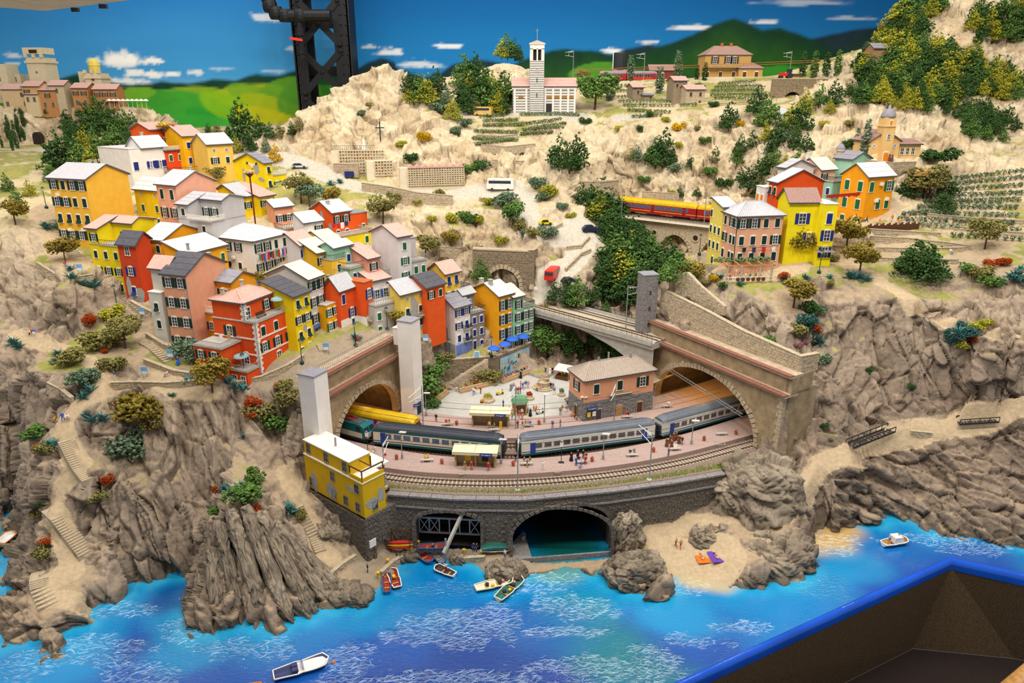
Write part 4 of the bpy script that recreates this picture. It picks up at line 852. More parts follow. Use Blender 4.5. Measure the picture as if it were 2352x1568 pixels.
def stone_wall(label,pts,h,m='stone',thick=.7,cope=True,sl=.9,sh=.42,name='terrace_wall',group=None,seed=3):
 'wall whose top runs through pts (left to right as seen from outside); h = height below the top'
 t=thing(name,label,'wall',(0,0,0),0,group);b=MB();s=MB();cp=MB()
 hs=h if hasattr(h,'__len__')else[h]*len(pts)
 for i,(p,q)in enumerate(zip(pts,pts[1:])):
  o=off(p,q,thick)
  b.add([(p[0],p[1],p[2]-hs[i]),(q[0],q[1],q[2]-hs[i+1]),(q[0],q[1],q[2]),(p[0],p[1],p[2])]+[(x[0]+o[0],x[1]+o[1],z)for x,z in((p,p[2]-hs[i]),(q,q[2]-hs[i+1]),(q,q[2]),(p,p[2]))],[(0,1,2,3),(7,6,5,4),(3,2,6,7),(0,3,7,4),(1,5,6,2)])
  L=math.hypot(q[0]-p[0],q[1]-p[1])
  stones(s,p,q,min(p[2]-hs[i],q[2]-hs[i+1]),max(p[2],q[2]),sl=sl,sh=sh,seed=seed+i,zt=lambda k,p=p,q=q,L=L:p[2]+(q[2]-p[2])*k/L,ok=lambda s0,s1,z0,z1,p=p,q=q,L=L,i=i:z0>p[2]-hs[i]+(q[2]-hs[i+1]-p[2]+hs[i])*s0/L-.3)
  if cope:
   o1=off(p,q,-.12);o2=off(p,q,thick+.1)
   cp.add([(x[0]+oo[0],x[1]+oo[1],x[2]+dz)for dz in(0,.14)for x,oo in((p,o1),(q,o1),(q,o2),(p,o2))],[(4,5,6,7),(0,1,5,4),(1,2,6,5),(2,3,7,6),(3,0,4,7)])
 b.obj('core',M[m],t);tag(s.obj('stone_courses',M[m],t),kind='stuff')
 if cope:cp.obj('coping',M['stone_pale'],t)
 return t
def arch_top(s,A):
 s0,s1,z0,zc,sp=A;c=(s0+s1)/2;hw=(s1-s0)/2
 return None if s<=s0 or s>=s1 else sp+(zc-sp)*math.sqrt(max(0,1-((s-c)/hw)**2))
def arch_wall(t,a,b_,archs,z0,z1,thick,m,n=28,name='arch_wall'):
 'wall from a to b with arched openings; front on the right-hand side of a-b'
 L=math.hypot(b_[0]-a[0],b_[1]-a[1]);u=((b_[0]-a[0])/L,(b_[1]-a[1])/L);nn=(-u[1],u[0])
 f=lambda s,d,z:(a[0]+u[0]*s+nn[0]*d,a[1]+u[1]*s+nn[1]*d,z)
 cuts={0,L}
 for A in archs:
  c=(A[0]+A[1])/2;hw=(A[1]-A[0])/2
  for k in range(n+1):cuts.add(c-hw*math.cos(math.pi*k/n))
 ss=sorted(cuts);b=MB()
 def low(s,side):
  for A in archs:
   if A[0]-1e-6<=s<=A[1]+1e-6:
    mid=s+side*1e-3
    if A[0]<mid<A[1]:return arch_top(min(max(s,A[0]+1e-5),A[1]-1e-5),A)
  return z0
 zz=z1 if callable(z1)else(lambda s:z1)
 for s0,s1 in zip(ss,ss[1:]):
  if s1-s0<1e-5:continue
  l0,l1=low(s0,1),low(s1,-1)
  b.add([f(s0,0,l0),f(s1,0,l1),f(s1,0,zz(s1)),f(s0,0,zz(s0)),f(s0,thick,l0),f(s1,thick,l1),f(s1,thick,zz(s1)),f(s0,thick,zz(s0))],[(0,1,2,3),(7,6,5,4),(3,2,6,7),(0,4,5,1)])
 for A in archs:
  for s in(A[0],A[1]):b.add([f(s,0,A[2]),f(s,thick,A[2]),f(s,thick,A[4]),f(s,0,A[4])],[(0,1,2,3)])
 b.add([f(s,d,z)for s in(0,L)for d in(0,thick)for z in(z0,zz(s))],[(0,1,3,2),(4,6,7,5)])
 return b.obj(name,M[m],t),f,L
def voussoirs(t,f,A,depth=.9,step=.8,m='stone_pale',name='voussoir',proud=.22,inner=0.0,jamb=True,rough=.12,seed=5):
 s0,s1,z0,zc,sp=A;c=(s0+s1)/2;hw=(s1-s0)/2;r=random.Random(seed)
 pts=[(s0,z0+k*(sp-z0)/40)for k in range(40)]if jamb else[]
 pts+=[(c-hw*math.cos(math.pi*k/400),sp+(zc-sp)*math.sin(math.pi*k/400))for k in range(401)]
 if jamb:pts+=[(s1,sp-k*(sp-z0)/40)for k in range(1,41)]
 acc=0;last=0;segs=[]
 for i in range(1,len(pts)):
  acc+=math.dist(pts[i],pts[i-1])
  if acc>=step:segs.append((last,i));last=i;acc=0
 for i0,i1 in segs:
  p,q=pts[i0],pts[i1];tx,tz=q[0]-p[0],q[1]-p[1];L=math.hypot(tx,tz);nx,nz=-tz/L,tx/L
  dd=depth*(1+rough*(2*r.random()-1)*2);pr=proud*(.7+.6*r.random());g=.06
  p2=(p[0]+tx*g,p[1]+tz*g);q2=(q[0]-tx*g,q[1]-tz*g)
  b=MB();vs=[]
  for d_ in(inner,-pr):
   for(x,z),k in((p2,0),(q2,0),(q2,dd),(p2,dd)):vs.append(f(x+nx*k,d_,z+nz*k))
  b.add(vs,[(4,5,6,7),(0,1,5,4),(1,2,6,5),(2,3,7,6),(3,0,4,7)]);b.obj(name,M[m],t)
def sweep(pts,prof,closed=False):
 'profile (offset to the right, dz) swept along pts; returns MB'
 b=MB();n=len(prof);rws=[]
 for i,p in enumerate(pts):
  a=pts[max(i-1,0)];c=pts[min(i+1,len(pts)-1)];L=math.hypot(c[0]-a[0],c[1]-a[1]);nx,ny=(c[1]-a[1])/L,-(c[0]-a[0])/L
  rws.append([(p[0]+nx*o,p[1]+ny*o,p[2]+dz)for o,dz in prof])
 b.add([q for r in rws for q in r],[(i*n+j,(i+1)*n+j,(i+1)*n+(j+1)%n,i*n+(j+1)%n)for i in range(len(pts)-1)for j in range(n if closed else n-1)]+([tuple(range(n)),tuple(range(len(pts)*n-n,len(pts)*n))[::-1]]if closed else[]))
 return b
def curve(pts,step=2.0):
 'Catmull-Rom through pts, resampled'
 out=[];q=[tuple(2*pts[0][i]-pts[1][i]for i in range(3))]+list(pts)+[tuple(2*pts[-1][i]-pts[-2][i]for i in range(3))]
 for i in range(1,len(q)-2):
  p0,p1,p2,p3=q[i-1:i+3];n=max(2,int(math.dist(p1,p2)/step))
  for k in range(n):
   t=k/n;out.append(tuple(.5*(2*p1[j]+(p2[j]-p0[j])*t+(2*p0[j]-5*p1[j]+4*p2[j]-p3[j])*t*t+(3*p1[j]-p0[j]-3*p2[j]+p3[j])*t**3)for j in range(3)))
 return out+[tuple(pts[-1])]
def resample(pts,step):
 out=[pts[0]];acc=0
 for a,b in zip(pts,pts[1:]):
  L=math.dist(a,b);p=0
  while acc+(L-p)>=step:p+=step-acc;acc=0;out.append(lerp2(a,b,p/L))
  acc+=L-p
 return out
def offs(pts,d,dz=0):
 out=[]
 for i,p in enumerate(pts):
  a=pts[max(i-1,0)];c=pts[min(i+1,len(pts)-1)];o=off(a,c,d);out.append((p[0]+o[0],p[1]+o[1],p[2]+dz))
 return out
 # ---------------------------------------------------------------- quay wall with two vaults
def T_(name,label,cat,group=None):return thing(name,label,cat,(0,0,0),0,group)
q0,q1=QUAY[1],QUAY[-1]
qt=T_('quay_wall','dark stone retaining wall with two vaults below the railway','wall')
qs=MB();qc=MB();qb=MB()
def qline(px):
 best=None
 for a,b in zip(QUAY[1:],QUAY[2:]):
  for k in range(41):
   p=lerp2(a,b,k/40);e=abs(proj(p)[0]-px)
   if best is None or e<best[0]:best=(e,p)
 return best[1]
VAULTS=[(955,1105,6.9,8.6),(1172,1402,5.0,9.6)]
for gi,(a,b)in enumerate(zip(QUAY[1:],QUAY[2:])):
 L=math.hypot(b[0]-a[0],b[1]-a[1]);u=((b[0]-a[0])/L,(b[1]-a[1])/L)
 archs=[]
 for x0,x1,sp,cr in VAULTS:
  p0,p1=qline(x0),qline(x1);s0=(p0[0]-a[0])*u[0]+(p0[1]-a[1])*u[1];s1=(p1[0]-a[0])*u[0]+(p1[1]-a[1])*u[1]
  if s1<0 or s0>L:continue
  archs.append((s0,s1,-1.5,cr,sp))
 ss=sorted({0,L}|{min(max((A[0]+A[1])/2-(A[1]-A[0])/2*math.cos(math.pi*k/24),0),L)for A in archs for k in range(25)})
 nn=(-u[1],u[0]);f=lambda s,d,z:(a[0]+u[0]*s+nn[0]*d,a[1]+u[1]*s+nn[1]*d,z)
 for s0,s1 in zip(ss,ss[1:]):
  if s1-s0<1e-4:continue
  lo=[-1.5,-1.5]
  for A in archs:
   if A[0]<=(s0+s1)/2<=A[1]:lo=[arch_top(min(max(s,A[0]+1e-4),A[1]-1e-4),A)for s in(s0,s1)]
  qb.add([f(s0,0,lo[0]),f(s1,0,lo[1]),f(s1,0,11),f(s0,0,11),f(s0,1,lo[0]),f(s1,1,lo[1]),f(s1,1,11),f(s0,1,11)],[(0,1,2,3),(7,6,5,4),(3,2,6,7),(0,4,5,1)])
 def ok(s0,s1,z0,z1):
  for A in archs:
   for s in(s0,s1):
    t_=arch_top(s,(A[0]-.7,A[1]+.7,A[2],A[3]+.8,A[4]))
    if t_ is not None and z0<t_:return False
  return True
 stones(qs,a,b,-.6,8.9,ok,.75,.42,.1,11+gi);stones(qs,a,b,9.3,10.9,None,.6,.38,.07,31+gi)
 for A in archs:
  voussoirs(qt,f,A,.6,.9,'stone_dark','arch_stone',.2)
qb.obj('core',M['stone_dark'],qt);tag(qs.obj('stone_courses',M['stone_dark'],qt),kind='stuff')
ql=[(p[0],p[1],9.0)for p in QUAY[1:]]
sweep(ql,[(-.1,0),(.28,0),(.28,.28),(-.1,.28)],True).obj('string_course',M['stone_grey'],qt)
cl=along([(p[0],p[1],11.0)for p in QUAY[1:]],3.2)
for a,b in zip(cl,cl[1:]):
 sweep([lerp2(a,b,.01),lerp2(a,b,.99)],[(-1.0,0),(.25,0),(.25,.32),(-1.0,.32)],True).obj('coping',M['stone_grey'],qt)
for(x0,x1,sp,cr),fl,lab in((VAULTS[0],1.25,'dark stone boat vault in the quay wall'),(VAULTS[1],-1.5,'dark water cave vault in the quay wall')):
 a,b=qline(x0),qline(x1);L=math.hypot(b[0]-a[0],b[1]-a[1]);u=((b[0]-a[0])/L,(b[1]-a[1])/L);nn=(-u[1],u[0])
 b_=MB();n=16;D=7 if fl>0 else 15;A=(0,L,fl,cr,sp)
 pr=[(0,fl)]+[(min(max(L/2-L/2*math.cos(math.pi*k/n),1e-4),L-1e-4),0)for k in range(n+1)]+[(L,fl)]
 pr=[(s,z or arch_top(s,A))if i not in(0,len(pr)-1)else(s,fl)for i,(s,z)in enumerate(pr)]
 g=lambda s,d,z:(a[0]+u[0]*s+nn[0]*d,a[1]+u[1]*s+nn[1]*d,z);m_=len(pr)
 b_.add([g(s,.9,z)for s,z in pr]+[g(s,D,z)for s,z in pr],[(i+1,i,m_+i,m_+i+1)for i in range(m_-1)]+[tuple(range(m_,2*m_))]+([(0,m_-1,2*m_-1,m_)]if fl>0 else[]))
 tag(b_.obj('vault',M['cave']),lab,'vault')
a,b=P('1185 1288 z.5'),P('1413 1270 z.5');bm_=MB().bar(a,b,.35,.9);tag(bm_.obj('weir_beam',M['stone_grey']),'long low stone sill across the cave mouth','sill')
st=MB();p0=qline(1172);p1=P('1215 1275 z1.15');st.prism([qline(1160)[:2],P('1165 1288 z1')[:2],P('1222 1283 z1')[:2],(qline(1205)[0],qline(1205)[1]+6)],-2,1.15);tag(st.obj('landing',M['stone_grey']),'grey stone landing beside the water cave','landing')
# ---------------------------------------------------------------- left and right tunnel fronts
for nm,a,b,A,lab in(('left',AL0,AL1,ARCH_L,'tall rendered tunnel front with stone arch between the two white lift towers'),('right',AR0,AR1,ARCH_R,'long rendered tunnel front with stone arch beside the station house')):
 t=T_('tunnel_facade',lab,'tunnel')
 w,f,L=arch_wall(t,a,b,[A],11.3,24.4,1.6,'render',name='front')
 voussoirs(t,f,A,1.0,.85)
 s0,s1=(0,L)if nm=='left' else(0,L+.9)
 def ledge(name,z,d0,d1,h,m,seg=None):
  if seg is None:MB().add([f(s,d,zz)for zz in(z,z+h)for s,d in((s0,d0),(s1,d0),(s1,d1),(s0,d1))],[(3,2,1,0),(4,5,6,7),(0,1,5,4),(1,2,6,5),(2,3,7,6),(3,0,4,7)]).obj(name,M[m],t)
  else:
   n=int((s1-s0)/seg)
   for k in range(n):
    e0,e1=s0+(s1-s0)*k/n+.02,s0+(s1-s0)*(k+1)/n-.02
    MB().add([f(s,d,zz)for zz in(z,z+h)for s,d in((e0,d0),(e1,d0),(e1,d1),(e0,d1))],[(3,2,1,0),(4,5,6,7),(0,1,5,4),(1,2,6,5),(2,3,7,6),(3,0,4,7)]).obj(name,M[m],t)
 ledge('cornice',24.0,-.9,2.6,.3,'render_pale');ledge('brick_edge',24.3,-1.15,.1,.3,'brick',.95);ledge('ledge',24.3,.1,2.6,.3,'render_pale')
 ledge('upper_wall',24.4,.6,2.6,3.2,'render');ledge('coping',27.6,.0,3.4,.28,'render_pale');ledge('coping_brick',27.88,-.1,1.0,.25,'brick',.95);ledge('coping_top',27.85,1.0,3.4,.22,'render_pale')
 if nm=='left':
  r=MB();railing(r,[f(0.3,1.6,28.05),f(L,1.6,28.05)],h=1.5,step=.5);r.obj('railing',M['metal'],t)
 else:
  MB().add([f(s,d,z)for z in(8,24.4)for s,d in((L-.2,0),(L,0),(L,9),(L-.2,9))],[(3,2,1,0),(4,5,6,7),(0,1,5,4),(1,2,6,5),(2,3,7,6),(3,0,4,7)]).obj('return_wall',M['render'],t)
  for k in range(15):MB().add([f(s,d,z)for z in(11.5+k*.82,12.25+k*.82)for s,d in((L-(.7 if k%2 else 1.1),-.14),(L+.12,-.14),(L+.12,.8),(L-.7,.8))],[(3,2,1,0),(4,5,6,7),(0,1,5,4),(1,2,6,5),(2,3,7,6),(3,0,4,7)]).obj('quoin',M['stone_pale'],t)
  MB().add([f(s,d,z)for z in(24.4,27.6)for s,d in((L-.3,.6),(L+.3,.6),(L+.3,7),(L-.3,7))],[(3,2,1,0),(4,5,6,7),(0,1,5,4),(1,2,6,5),(2,3,7,6),(3,0,4,7)]).obj('return_parapet',M['render'],t)
 c=MB();n=18;D=26
 pr=[(A[0]-.6,A[2])]+[((A[0]+A[1])/2-((A[1]-A[0])/2+.6)*math.cos(math.pi*k/n),A[4]+(A[3]+.7-A[4])*math.sin(math.pi*k/n))for k in range(n+1)]+[(A[1]+.6,A[2])]
 m_=len(pr);c.add([f(s,1.55,z)for s,z in pr]+[f(s,D,z)for s,z in pr],[(i+1,i,m_+i,m_+i+1)for i in range(m_-1)]+[tuple(range(m_,2*m_))])
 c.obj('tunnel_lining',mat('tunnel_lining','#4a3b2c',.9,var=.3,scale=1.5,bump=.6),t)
 MB().add([f(A[0]-1,.5,A[2]-.02),f(A[1]+1,.5,A[2]-.02),f(A[1]+1,D,A[2]-.02),f(A[0]-1,D,A[2]-.02)],[(0,1,2,3)]).obj('tunnel_floor',M['ballast'],t)
 lamps=[(.80,5,4.6),(.62,13,3.2)]if nm=='left' else[(.20,7,4.6),(.38,4,3.2),(.6,14,3.2)]
 for fr,d,dz in lamps:
  s=A[0]+(A[1]-A[0])*fr;zt=arch_top(s,A)-.5
  lt=thing('tunnel_lamp','glowing amber lamp in the '+('left tunnel' if nm=='left' else 'right tunnel')+', '+{0.80:'low on its far side',.62:'deeper inside',.20:'beside its springing',.38:'nearest the crown',.6:'deepest inside'}[fr],'lamp',f(s,d,zt))
  MB().lathe([(.04,.32),(.26,.2),(.34,0),(.26,-.2),(.04,-.32)],10).obj('bulb',mat('amber_glow','#ffb02e',.5,var=0,emit=9),lt,smooth=True)
  MB().box(-.2,.2,-.2,.2,.3,.6).obj('lamp_base',M['dark_metal'],lt)
  pl=bpy.data.lights.new('tunnel_light','POINT');pl.energy=.07;pl.color=(1,.55,.15);pl.shadow_soft_size=.3*S
  po=bpy.data.objects.new('tunnel_light',pl);C.objects.link(po);q=f(s,d,zt-.9);po.location=[v*S for v in q]
fR=lambda s,d,z:(AR0[0]+.507*s+.862*d,AR0[1]-.862*s+.507*d,z)
stone_wall('sloping stone wall on top of the right tunnel front',[fR(.6,3.2,34.6),fR(14,3.2,33.2),fR(24,3.2,31.8),fR(37.6,3.2,30.9)],[7,5.5,4,3],'stone_pale',.8,True,1.0,.5)
stone_wall('upper stone wall below the pergola rock, above the sloping one',[fR(.8,5.2,38.0),fR(6,5.2,39.2),fR(10,5.2,37.2),fR(17,5.2,34.6)],[5,5,4,2],'stone_pale',.8,False,1.0,.5)
stone_wall('short end of the sloping stone wall, at the corner of the tunnel front',[fR(37.7,3.3,30.9),fR(37.9,8,30.7)],3.2,'stone_pale',.8,True,1.0,.5)
# ---------------------------------------------------------------- lift towers
def tower(name,lab,c,hw,z0,z1,m,roofm,ang,group=None):
 t=thing(name,lab,'tower',(c[0],c[1],z0),ang,group);h=z1-z0
 MB().box(-hw,hw,-hw,hw,0,h).obj('shaft',M[m],t);MB().box(-hw-.12,hw+.12,-hw-.12,hw+.12,h,h+.22).obj('cap',M[roofm],t)
 return t,h
ANG=math.atan2(.908,.417)-math.pi/2
t,h=tower('lift_tower','white square lift tower at the near end of the left tunnel front',(-34.4,114.9),1.75,11.3,29.6,'white_plaster','r_grey',ANG)
MB().box(-3.6,-1.75,.2,2.4,h-4.5,h-1.6).box(-3.7,-1.7,.1,2.5,h-1.6,h-1.45).obj('landing_box',M['white_plaster'],t)
t,h=tower('lift_tower','white square lift tower at the far end of the left tunnel front',(-20.6,136.0),1.65,11.3,32.4,'white_plaster','r_grey',ANG)
MB().box(-3.4,-1.65,-.6,1.5,h-5.5,h-2.0).box(-3.5,-1.6,-.7,1.6,h-2.0,h-1.85).obj('landing_box',M['white_plaster'],t)
MB().box(1.66,1.75,-.9,.6,.9,3.6).obj('door',M['green'],t)
t,h=tower('stone_tower','grey stone lift tower with slit windows beside the bridge',fR(-.9,.6,0)[:2],1.7,24.0,38.0,'stone_grey','r_grey',math.radians(12))
sb=MB()
for a,b in(((-1.7,-1.7),(1.7,-1.7)),((-1.7,1.7),(-1.7,-1.7)),((1.7,-1.7),(1.7,1.7))):stones(sb,a,b,0,h,None,.55,.33,.05,4)
tag(sb.obj('stone_courses',M['stone_grey'],t),kind='stuff')
for k in range(3):MB().box(-.2,.2,-1.82,-1.7,2.6+3.6*k,3.5+3.6*k).obj('slit_window',M['glass'],t)
pt=thing('stone_pier','broad stone pier carrying the bridge end below the stone tower','pier',(*fR(-1.6,1.2,0)[:2],11),math.radians(-59))
MB().box(-2.6,1.4,-1.2,3,0,13.2).obj('core',M['stone'],pt);sb=MB();stones(sb,(-2.6,-1.2),(1.4,-1.2),0,13,None,.9,.45,.1,9);stones(sb,(-2.6,3),(-2.6,-1.2),0,13,None,.9,.45,.1,10);tag(sb.obj('stone_courses',M['stone'],pt),kind='stuff')
# ---------------------------------------------------------------- station tracks and platforms
Z=11.75
T1=curve([P(a)for a in('690 968 z11.9','740 985 z11.9','850 1015 z11.9','1010 1040 z11.9','1175 1048 z11.9','1340 1035 z11.9','1495 1008 z11.9','1620 975 z11.9','1720 942 z11.9','1790 915 z11.9')],1.5)
T0=curve([P(a)for a in('770 1078 z11.9','870 1091 z11.9','960 1102 z11.9','1080 1108 z11.9','1190 1107 z11.9','1320 1098 z11.9','1450 1082 z11.9','1580 1057 z11.9','1700 1025 z11.9','1760 1008 z11.9','1830 985 z11.9')],1.5)
T2=offs(T1,4.6)
def track(lab,pl,ballast=True,sl='sleeper',spacing=.72,group='railway tracks',bw=2.1,bal='ballast'):
 t=T_('railway_track',lab,'track',group)
 if ballast:sweep(pl,[(-bw-.5,-.62),(-bw+.4,-.22),(bw-.4,-.22),(bw+.5,-.62)]).obj('ballast',M[bal],t)
 for o in(-.72,.72):sweep(offs(pl,o),[(-.07,-.16),(.07,-.16),(.07,.02),(-.07,.02)],True).obj('rail',M['rail'],t)
 ps=resample(pl,spacing);me=cached(('sl',sl),lambda:MB().box(-.14,.14,-1.25,1.25,-.28,-.14).mesh('sleeper',M[sl]))
 if len(ps)<=330:
  for i,p in enumerate(ps[:-1]):q=ps[i+1];link('sleeper',me,t,p,math.atan2(q[1]-p[1],q[0]-p[0]))
 return t
track('front curved railway track with pale sleepers along the sea wall',T0,group=None)
track('curved platform track under the grey roofed train',T1,sl='sleeper_dark',group=None)
track('platform track under the yellow train at the left tunnel',T2,sl='sleeper_dark',group=None)
gb=sweep([(p[0],p[1],11.3)for p in along(QUAY[1:],2)],[(-1.0,-.3),(-1.0,.12),(-3.6,.2),(-9,.15)]);tag(gb.obj('ballast_bed',M['ballast']),'brown ballast strip between sea wall and front track',kind='structure')
def ribbon(pa,pb,z,h,m,name,lab):
 n=min(len(pa),len(pb));b=MB()
 pa=[pa[int(i*(len(pa)-1)/(n-1))]for i in range(n)];pb=[pb[int(i*(len(pb)-1)/(n-1))]for i in range(n)]
 b.add([(p[0],p[1],z)for p in pa]+[(p[0],p[1],z)for p in pb]+[(p[0],p[1],z-h)for p in pa]+[(p[0],p[1],z-h)for p in pb],[(i,i+1,n+i+1,n+i)for i in range(n-1)]+[(2*n+i,2*n+i+1,i+1,i)for i in range(n-1)]+[(n+i,n+i+1,3*n+i+1,3*n+i)for i in range(n-1)])
 return tag(b.obj(name,M[m]),lab,kind='structure')
def cliprange(pl,x0,x1):return[p for p in pl if x0<=p[0]<=x1]
ribbon(cliprange(offs(T0,2.0),-38,56),cliprange(offs(T1,-1.75),-39,57),12.35,.9,'paving','floor_platform_front','pinkish paved island platform between the two tracks')
pb_=cliprange(offs(T2,1.75),-22,52);pc_=cliprange(offs(T2,10.5),-22,50)
ribbon(pb_,pc_,12.35,.9,'paving','floor_platform_rear','pinkish paved rear platform')
pz=MB();edge=[p[:2]for p in offs(T2,9.5)if-21<p[0]<30]
pz.prism(edge+[(29,149),(24,157),(16,162),(8,161),(3,158),(-1,157),(-9,152),(-14,148),(-19,142)],11.2,12.3);tag(pz.obj('floor_plaza',M['plaza']),'pale grey paved village square',kind='structure')
for a,w,d in(('950 1066 z12.37',1.6,1.4),('1277 1067 z12.37',1.2,1.1),('1418 1044 z12.37',1.3,1.3),('1185 1080 z12.37',1.1,.6),('1280 1082 z12.37',1.1,.6),('1062 1087 z12.37',1.0,.6),('840 1034 z12.37',1.2,1.0),('1630 1010 z12.37',1.6,1.4),('1655 1018 z12.37',1.4,1.0),('1455 960 z12.37',1.3,1.2),('1470 962 z12.37',1.0,1.0)):
 c=P(a);b=MB();w*=.6;d*=.6
 for x0,x1,y0,y1 in((-w,w,-d,-d+.1),(-w,w,d-.1,d),(-w,-w+.1,-d,d),(w-.1,w,-d,d)):b.box(x0,x1,y0,y1,0,.02)
 tag(b.obj('hatch_frame',M['concrete'],None,c,.15),'pale square hatch outline set in the platform paving','hatch','hatch outlines in the platform')
 # ---------------------------------------------------------------- rolling stock
def carriage(lab,pa,pb,side,band,bottom,roofm,nwin,doors=(-.42,.42),W_=2.85,H=3.0,win='glass',loc_group=None,nose=None,roofh=1.0,cat='train carriage',lowband=None,doorm='door_blue'):
 L=math.dist(pa[:2],pb[:2]);c=lerp2(pa,pb,.5);ang=math.atan2(pb[1]-pa[1],pb[0]-pa[0])
 t=thing('railway_carriage',lab,cat,(c[0],c[1],c[2]+.02),ang,loc_group)
 z0=1.0;hl=L/2
 MB().box(-hl,hl,-W_/2,W_/2,z0,z0+H-.45).obj('body',side,t)
 MB().box(-hl+.05,hl-.05,-W_/2-.03,W_/2+.03,z0-.3,z0+.12).obj('skirt',bottom,t)
 MB().box(-hl-.02,hl+.02,-W_/2-.02,W_/2+.02,z0+H-.75,z0+H-.42).obj('cornice_band',band,t)
 if lowband:MB().box(-hl,hl,-W_/2-.02,W_/2+.02,z0+.35,z0+.5).obj('stripe',lowband,t)
 r=MB();n=10;sec=[(W_/2*math.cos(math.pi*k/n),z0+H-.45+roofh*math.sin(math.pi*k/n))for k in range(n+1)]
 e=.9;xs=[(-hl,.55),(-hl+e,1),(hl-e,1),(hl,.55)]
 vs=[(x,y*(1 if k==1 else .96),z0+H-.45+(z-z0-H+.45)*k)for x,k in xs for y,z in sec]
 m_=n+1;r.add(vs,[(i*m_+j,i*m_+j+1,(i+1)*m_+j+1,(i+1)*m_+j)for i in range(3)for j in range(n)]+[tuple(range(m_)),tuple(range(3*m_,4*m_))[::-1]])
 for k in range(1,5):r.box(-hl+1.5,hl-1.5,-W_/2*.9+k*.52,-W_/2*.9+k*.52+.06,z0+H-.45+roofh*math.sin(math.acos(min(1,abs(-.9+k*.365))))-.02,z0+H-.45+roofh*math.sin(math.acos(min(1,abs(-.9+k*.365))))+.05)
 r.obj('roof',roofm,t,smooth=False)
 wme=cached(('tw',win),lambda:MB().box(-.62,.62,-.03,.03,-.42,.42,0).box(-.7,.7,-.02,.02,-.5,.5,1).box(-.62,.62,-.05,.05,.1,.14,1).mesh('window',[M[win],M['metal']]))
 for sd in(-1,1):
  for k in range(nwin):
   x=-hl*.76+2*hl*.76*k/(nwin-1);link('window',wme,t,(x,sd*(W_/2+.02),z0+1.5))
  for d in doors:MB().box(-.5,.5,-.04,.04,.0,2.1).obj('door',M[doorm],t,(d*L,sd*(W_/2+.02),z0+.05))
 for x in(-hl+4,hl-4):
  g=MB().box(-1.6,1.6,-1.1,1.1,.35,.85)
  for xx in(-1.1,1.1):
   for yy in(-.75,.75):g.add([(xx+.45*math.cos(2*math.pi*k/10),yy+q,.45+.45*math.sin(2*math.pi*k/10))for q in(-.06,.06)for k in range(10)],[tuple(range(10))[::-1],tuple(range(10,20))]+[(k,(k+1)%10,10+(k+1)%10,10+k)for k in range(10)])
  g.obj('bogie',M['dark_metal'],t,(x,0,0))
 for x in(-hl-.25,hl+.25):MB().box(-.3,.3,-.9,.9,.8,2.9).obj('gangway',M['dark_metal'],t,(x,0,0))
 return t
pal('door_blue','deep_blue_train_door','#1d3f92',.45)
pal('door_red','dark_red_train_door','#8e1c22',.45)
cream=mat('cream_train_paint','#d8cdb4',.45,var=.05);creamw=mat('pale_train_paint','#d3d2c6',.45,var=.05);teal=mat('teal_train_paint','#13545a',.45,var=.08);navy=mat('navy_train_paint','#22386b',.45)
roof1=mat('dark_blue_grey_train_roof','#3a3f48',.5,var=.1);roof2=mat('blue_grey_train_roof','#676d76',.5,var=.08);yel=mat('train_yellow','#e8b912',.45);red=mat('train_red','#9b1d24',.45);red2=mat('bright_train_red','#cf2b22',.45)
def on(pl,px):
 return min(pl,key=lambda p:abs(proj(p)[0]-px))
pal('win_blue','blue_train_window','#3c5878',.15,var=.4,scale=2,spec=.6)
pal('win_dark','brownish_train_window','#4a4246',.15,var=.4,scale=2,spec=.6)
pal('win_glow','lit_bluish_train_window','#5a6fd8',.3,var=.5,scale=1.5,emit=.25)
c1=carriage('dark roofed cream carriage coupled behind the teal locomotive',on(T1,862),on(T1,1164),cream,teal,teal,roof1,11,win='win_blue',lowband=navy)
c2=carriage('long pale carriage with light grey roof in the middle of the train',on(T1,1190),on(T1,1490),creamw,creamw,teal,roof2,12,win='win_dark',lowband=navy)
c3=carriage('pale carriage with light grey roof entering the tunnel beside the station',on(T1,1510),(on(T1,1510)[0]+24.2,on(T1,1510)[1]+13.2,11.9),creamw,creamw,teal,roof2,12,win='win_dark',lowband=navy)
c4=carriage('yellow roofed dark red railcar with blue lit windows leaving the left tunnel',on(T2,965),(on(T2,965)[0]-23.4,on(T2,965)[1]+8.6,11.9),red,yel,yel,mat('yellow_roof','#d9b01c',.4),10,win='win_glow',doors=(-.3,.3),doorm='door_red')
a=on(T1,846);L=17.5;d=Vector((-.88,.47,0)).normalized();ang=math.atan2(-d.y,-d.x);c=(a[0]+d.x*L/2,a[1]+d.y*L/2,11.92)
lo=thing('locomotive','teal and cream electric locomotive in the mouth of the left tunnel','locomotive',c,ang)
hl=L/2;tealb=mat('loco_teal','#1a6a6c',.4,var=.08);sec=[(-hl,1.0),(hl-.1,1.0),(hl+.25,2.0),(hl-.2,3.4),(hl-1.1,3.9),(-hl,3.9)]
MB().ext(sec,-1.42,1.42).obj('body',tealb,lo);MB().box(-hl,hl-.6,-1.46,1.46,1.25,2.25).obj('cream_side',cream,lo);MB().box(-hl,hl,-1.35,1.35,.45,1.0).obj('underframe',M['dark_metal'],lo)
for y in(-.7,.7):MB().add([(hl+.06,y-.52,2.6),(hl+.06,y+.52,2.6),(hl-.16,y+.52,3.35),(hl-.16,y-.52,3.35),(hl+.12,y-.52,2.6),(hl+.12,y+.52,2.6),(hl-.1,y+.52,3.35),(hl-.1,y-.52,3.35)],[(4,5,6,7),(0,1,5,4),(2,3,7,6),(1,2,6,5),(3,0,4,7)]).obj('windscreen',M['glass'],lo)
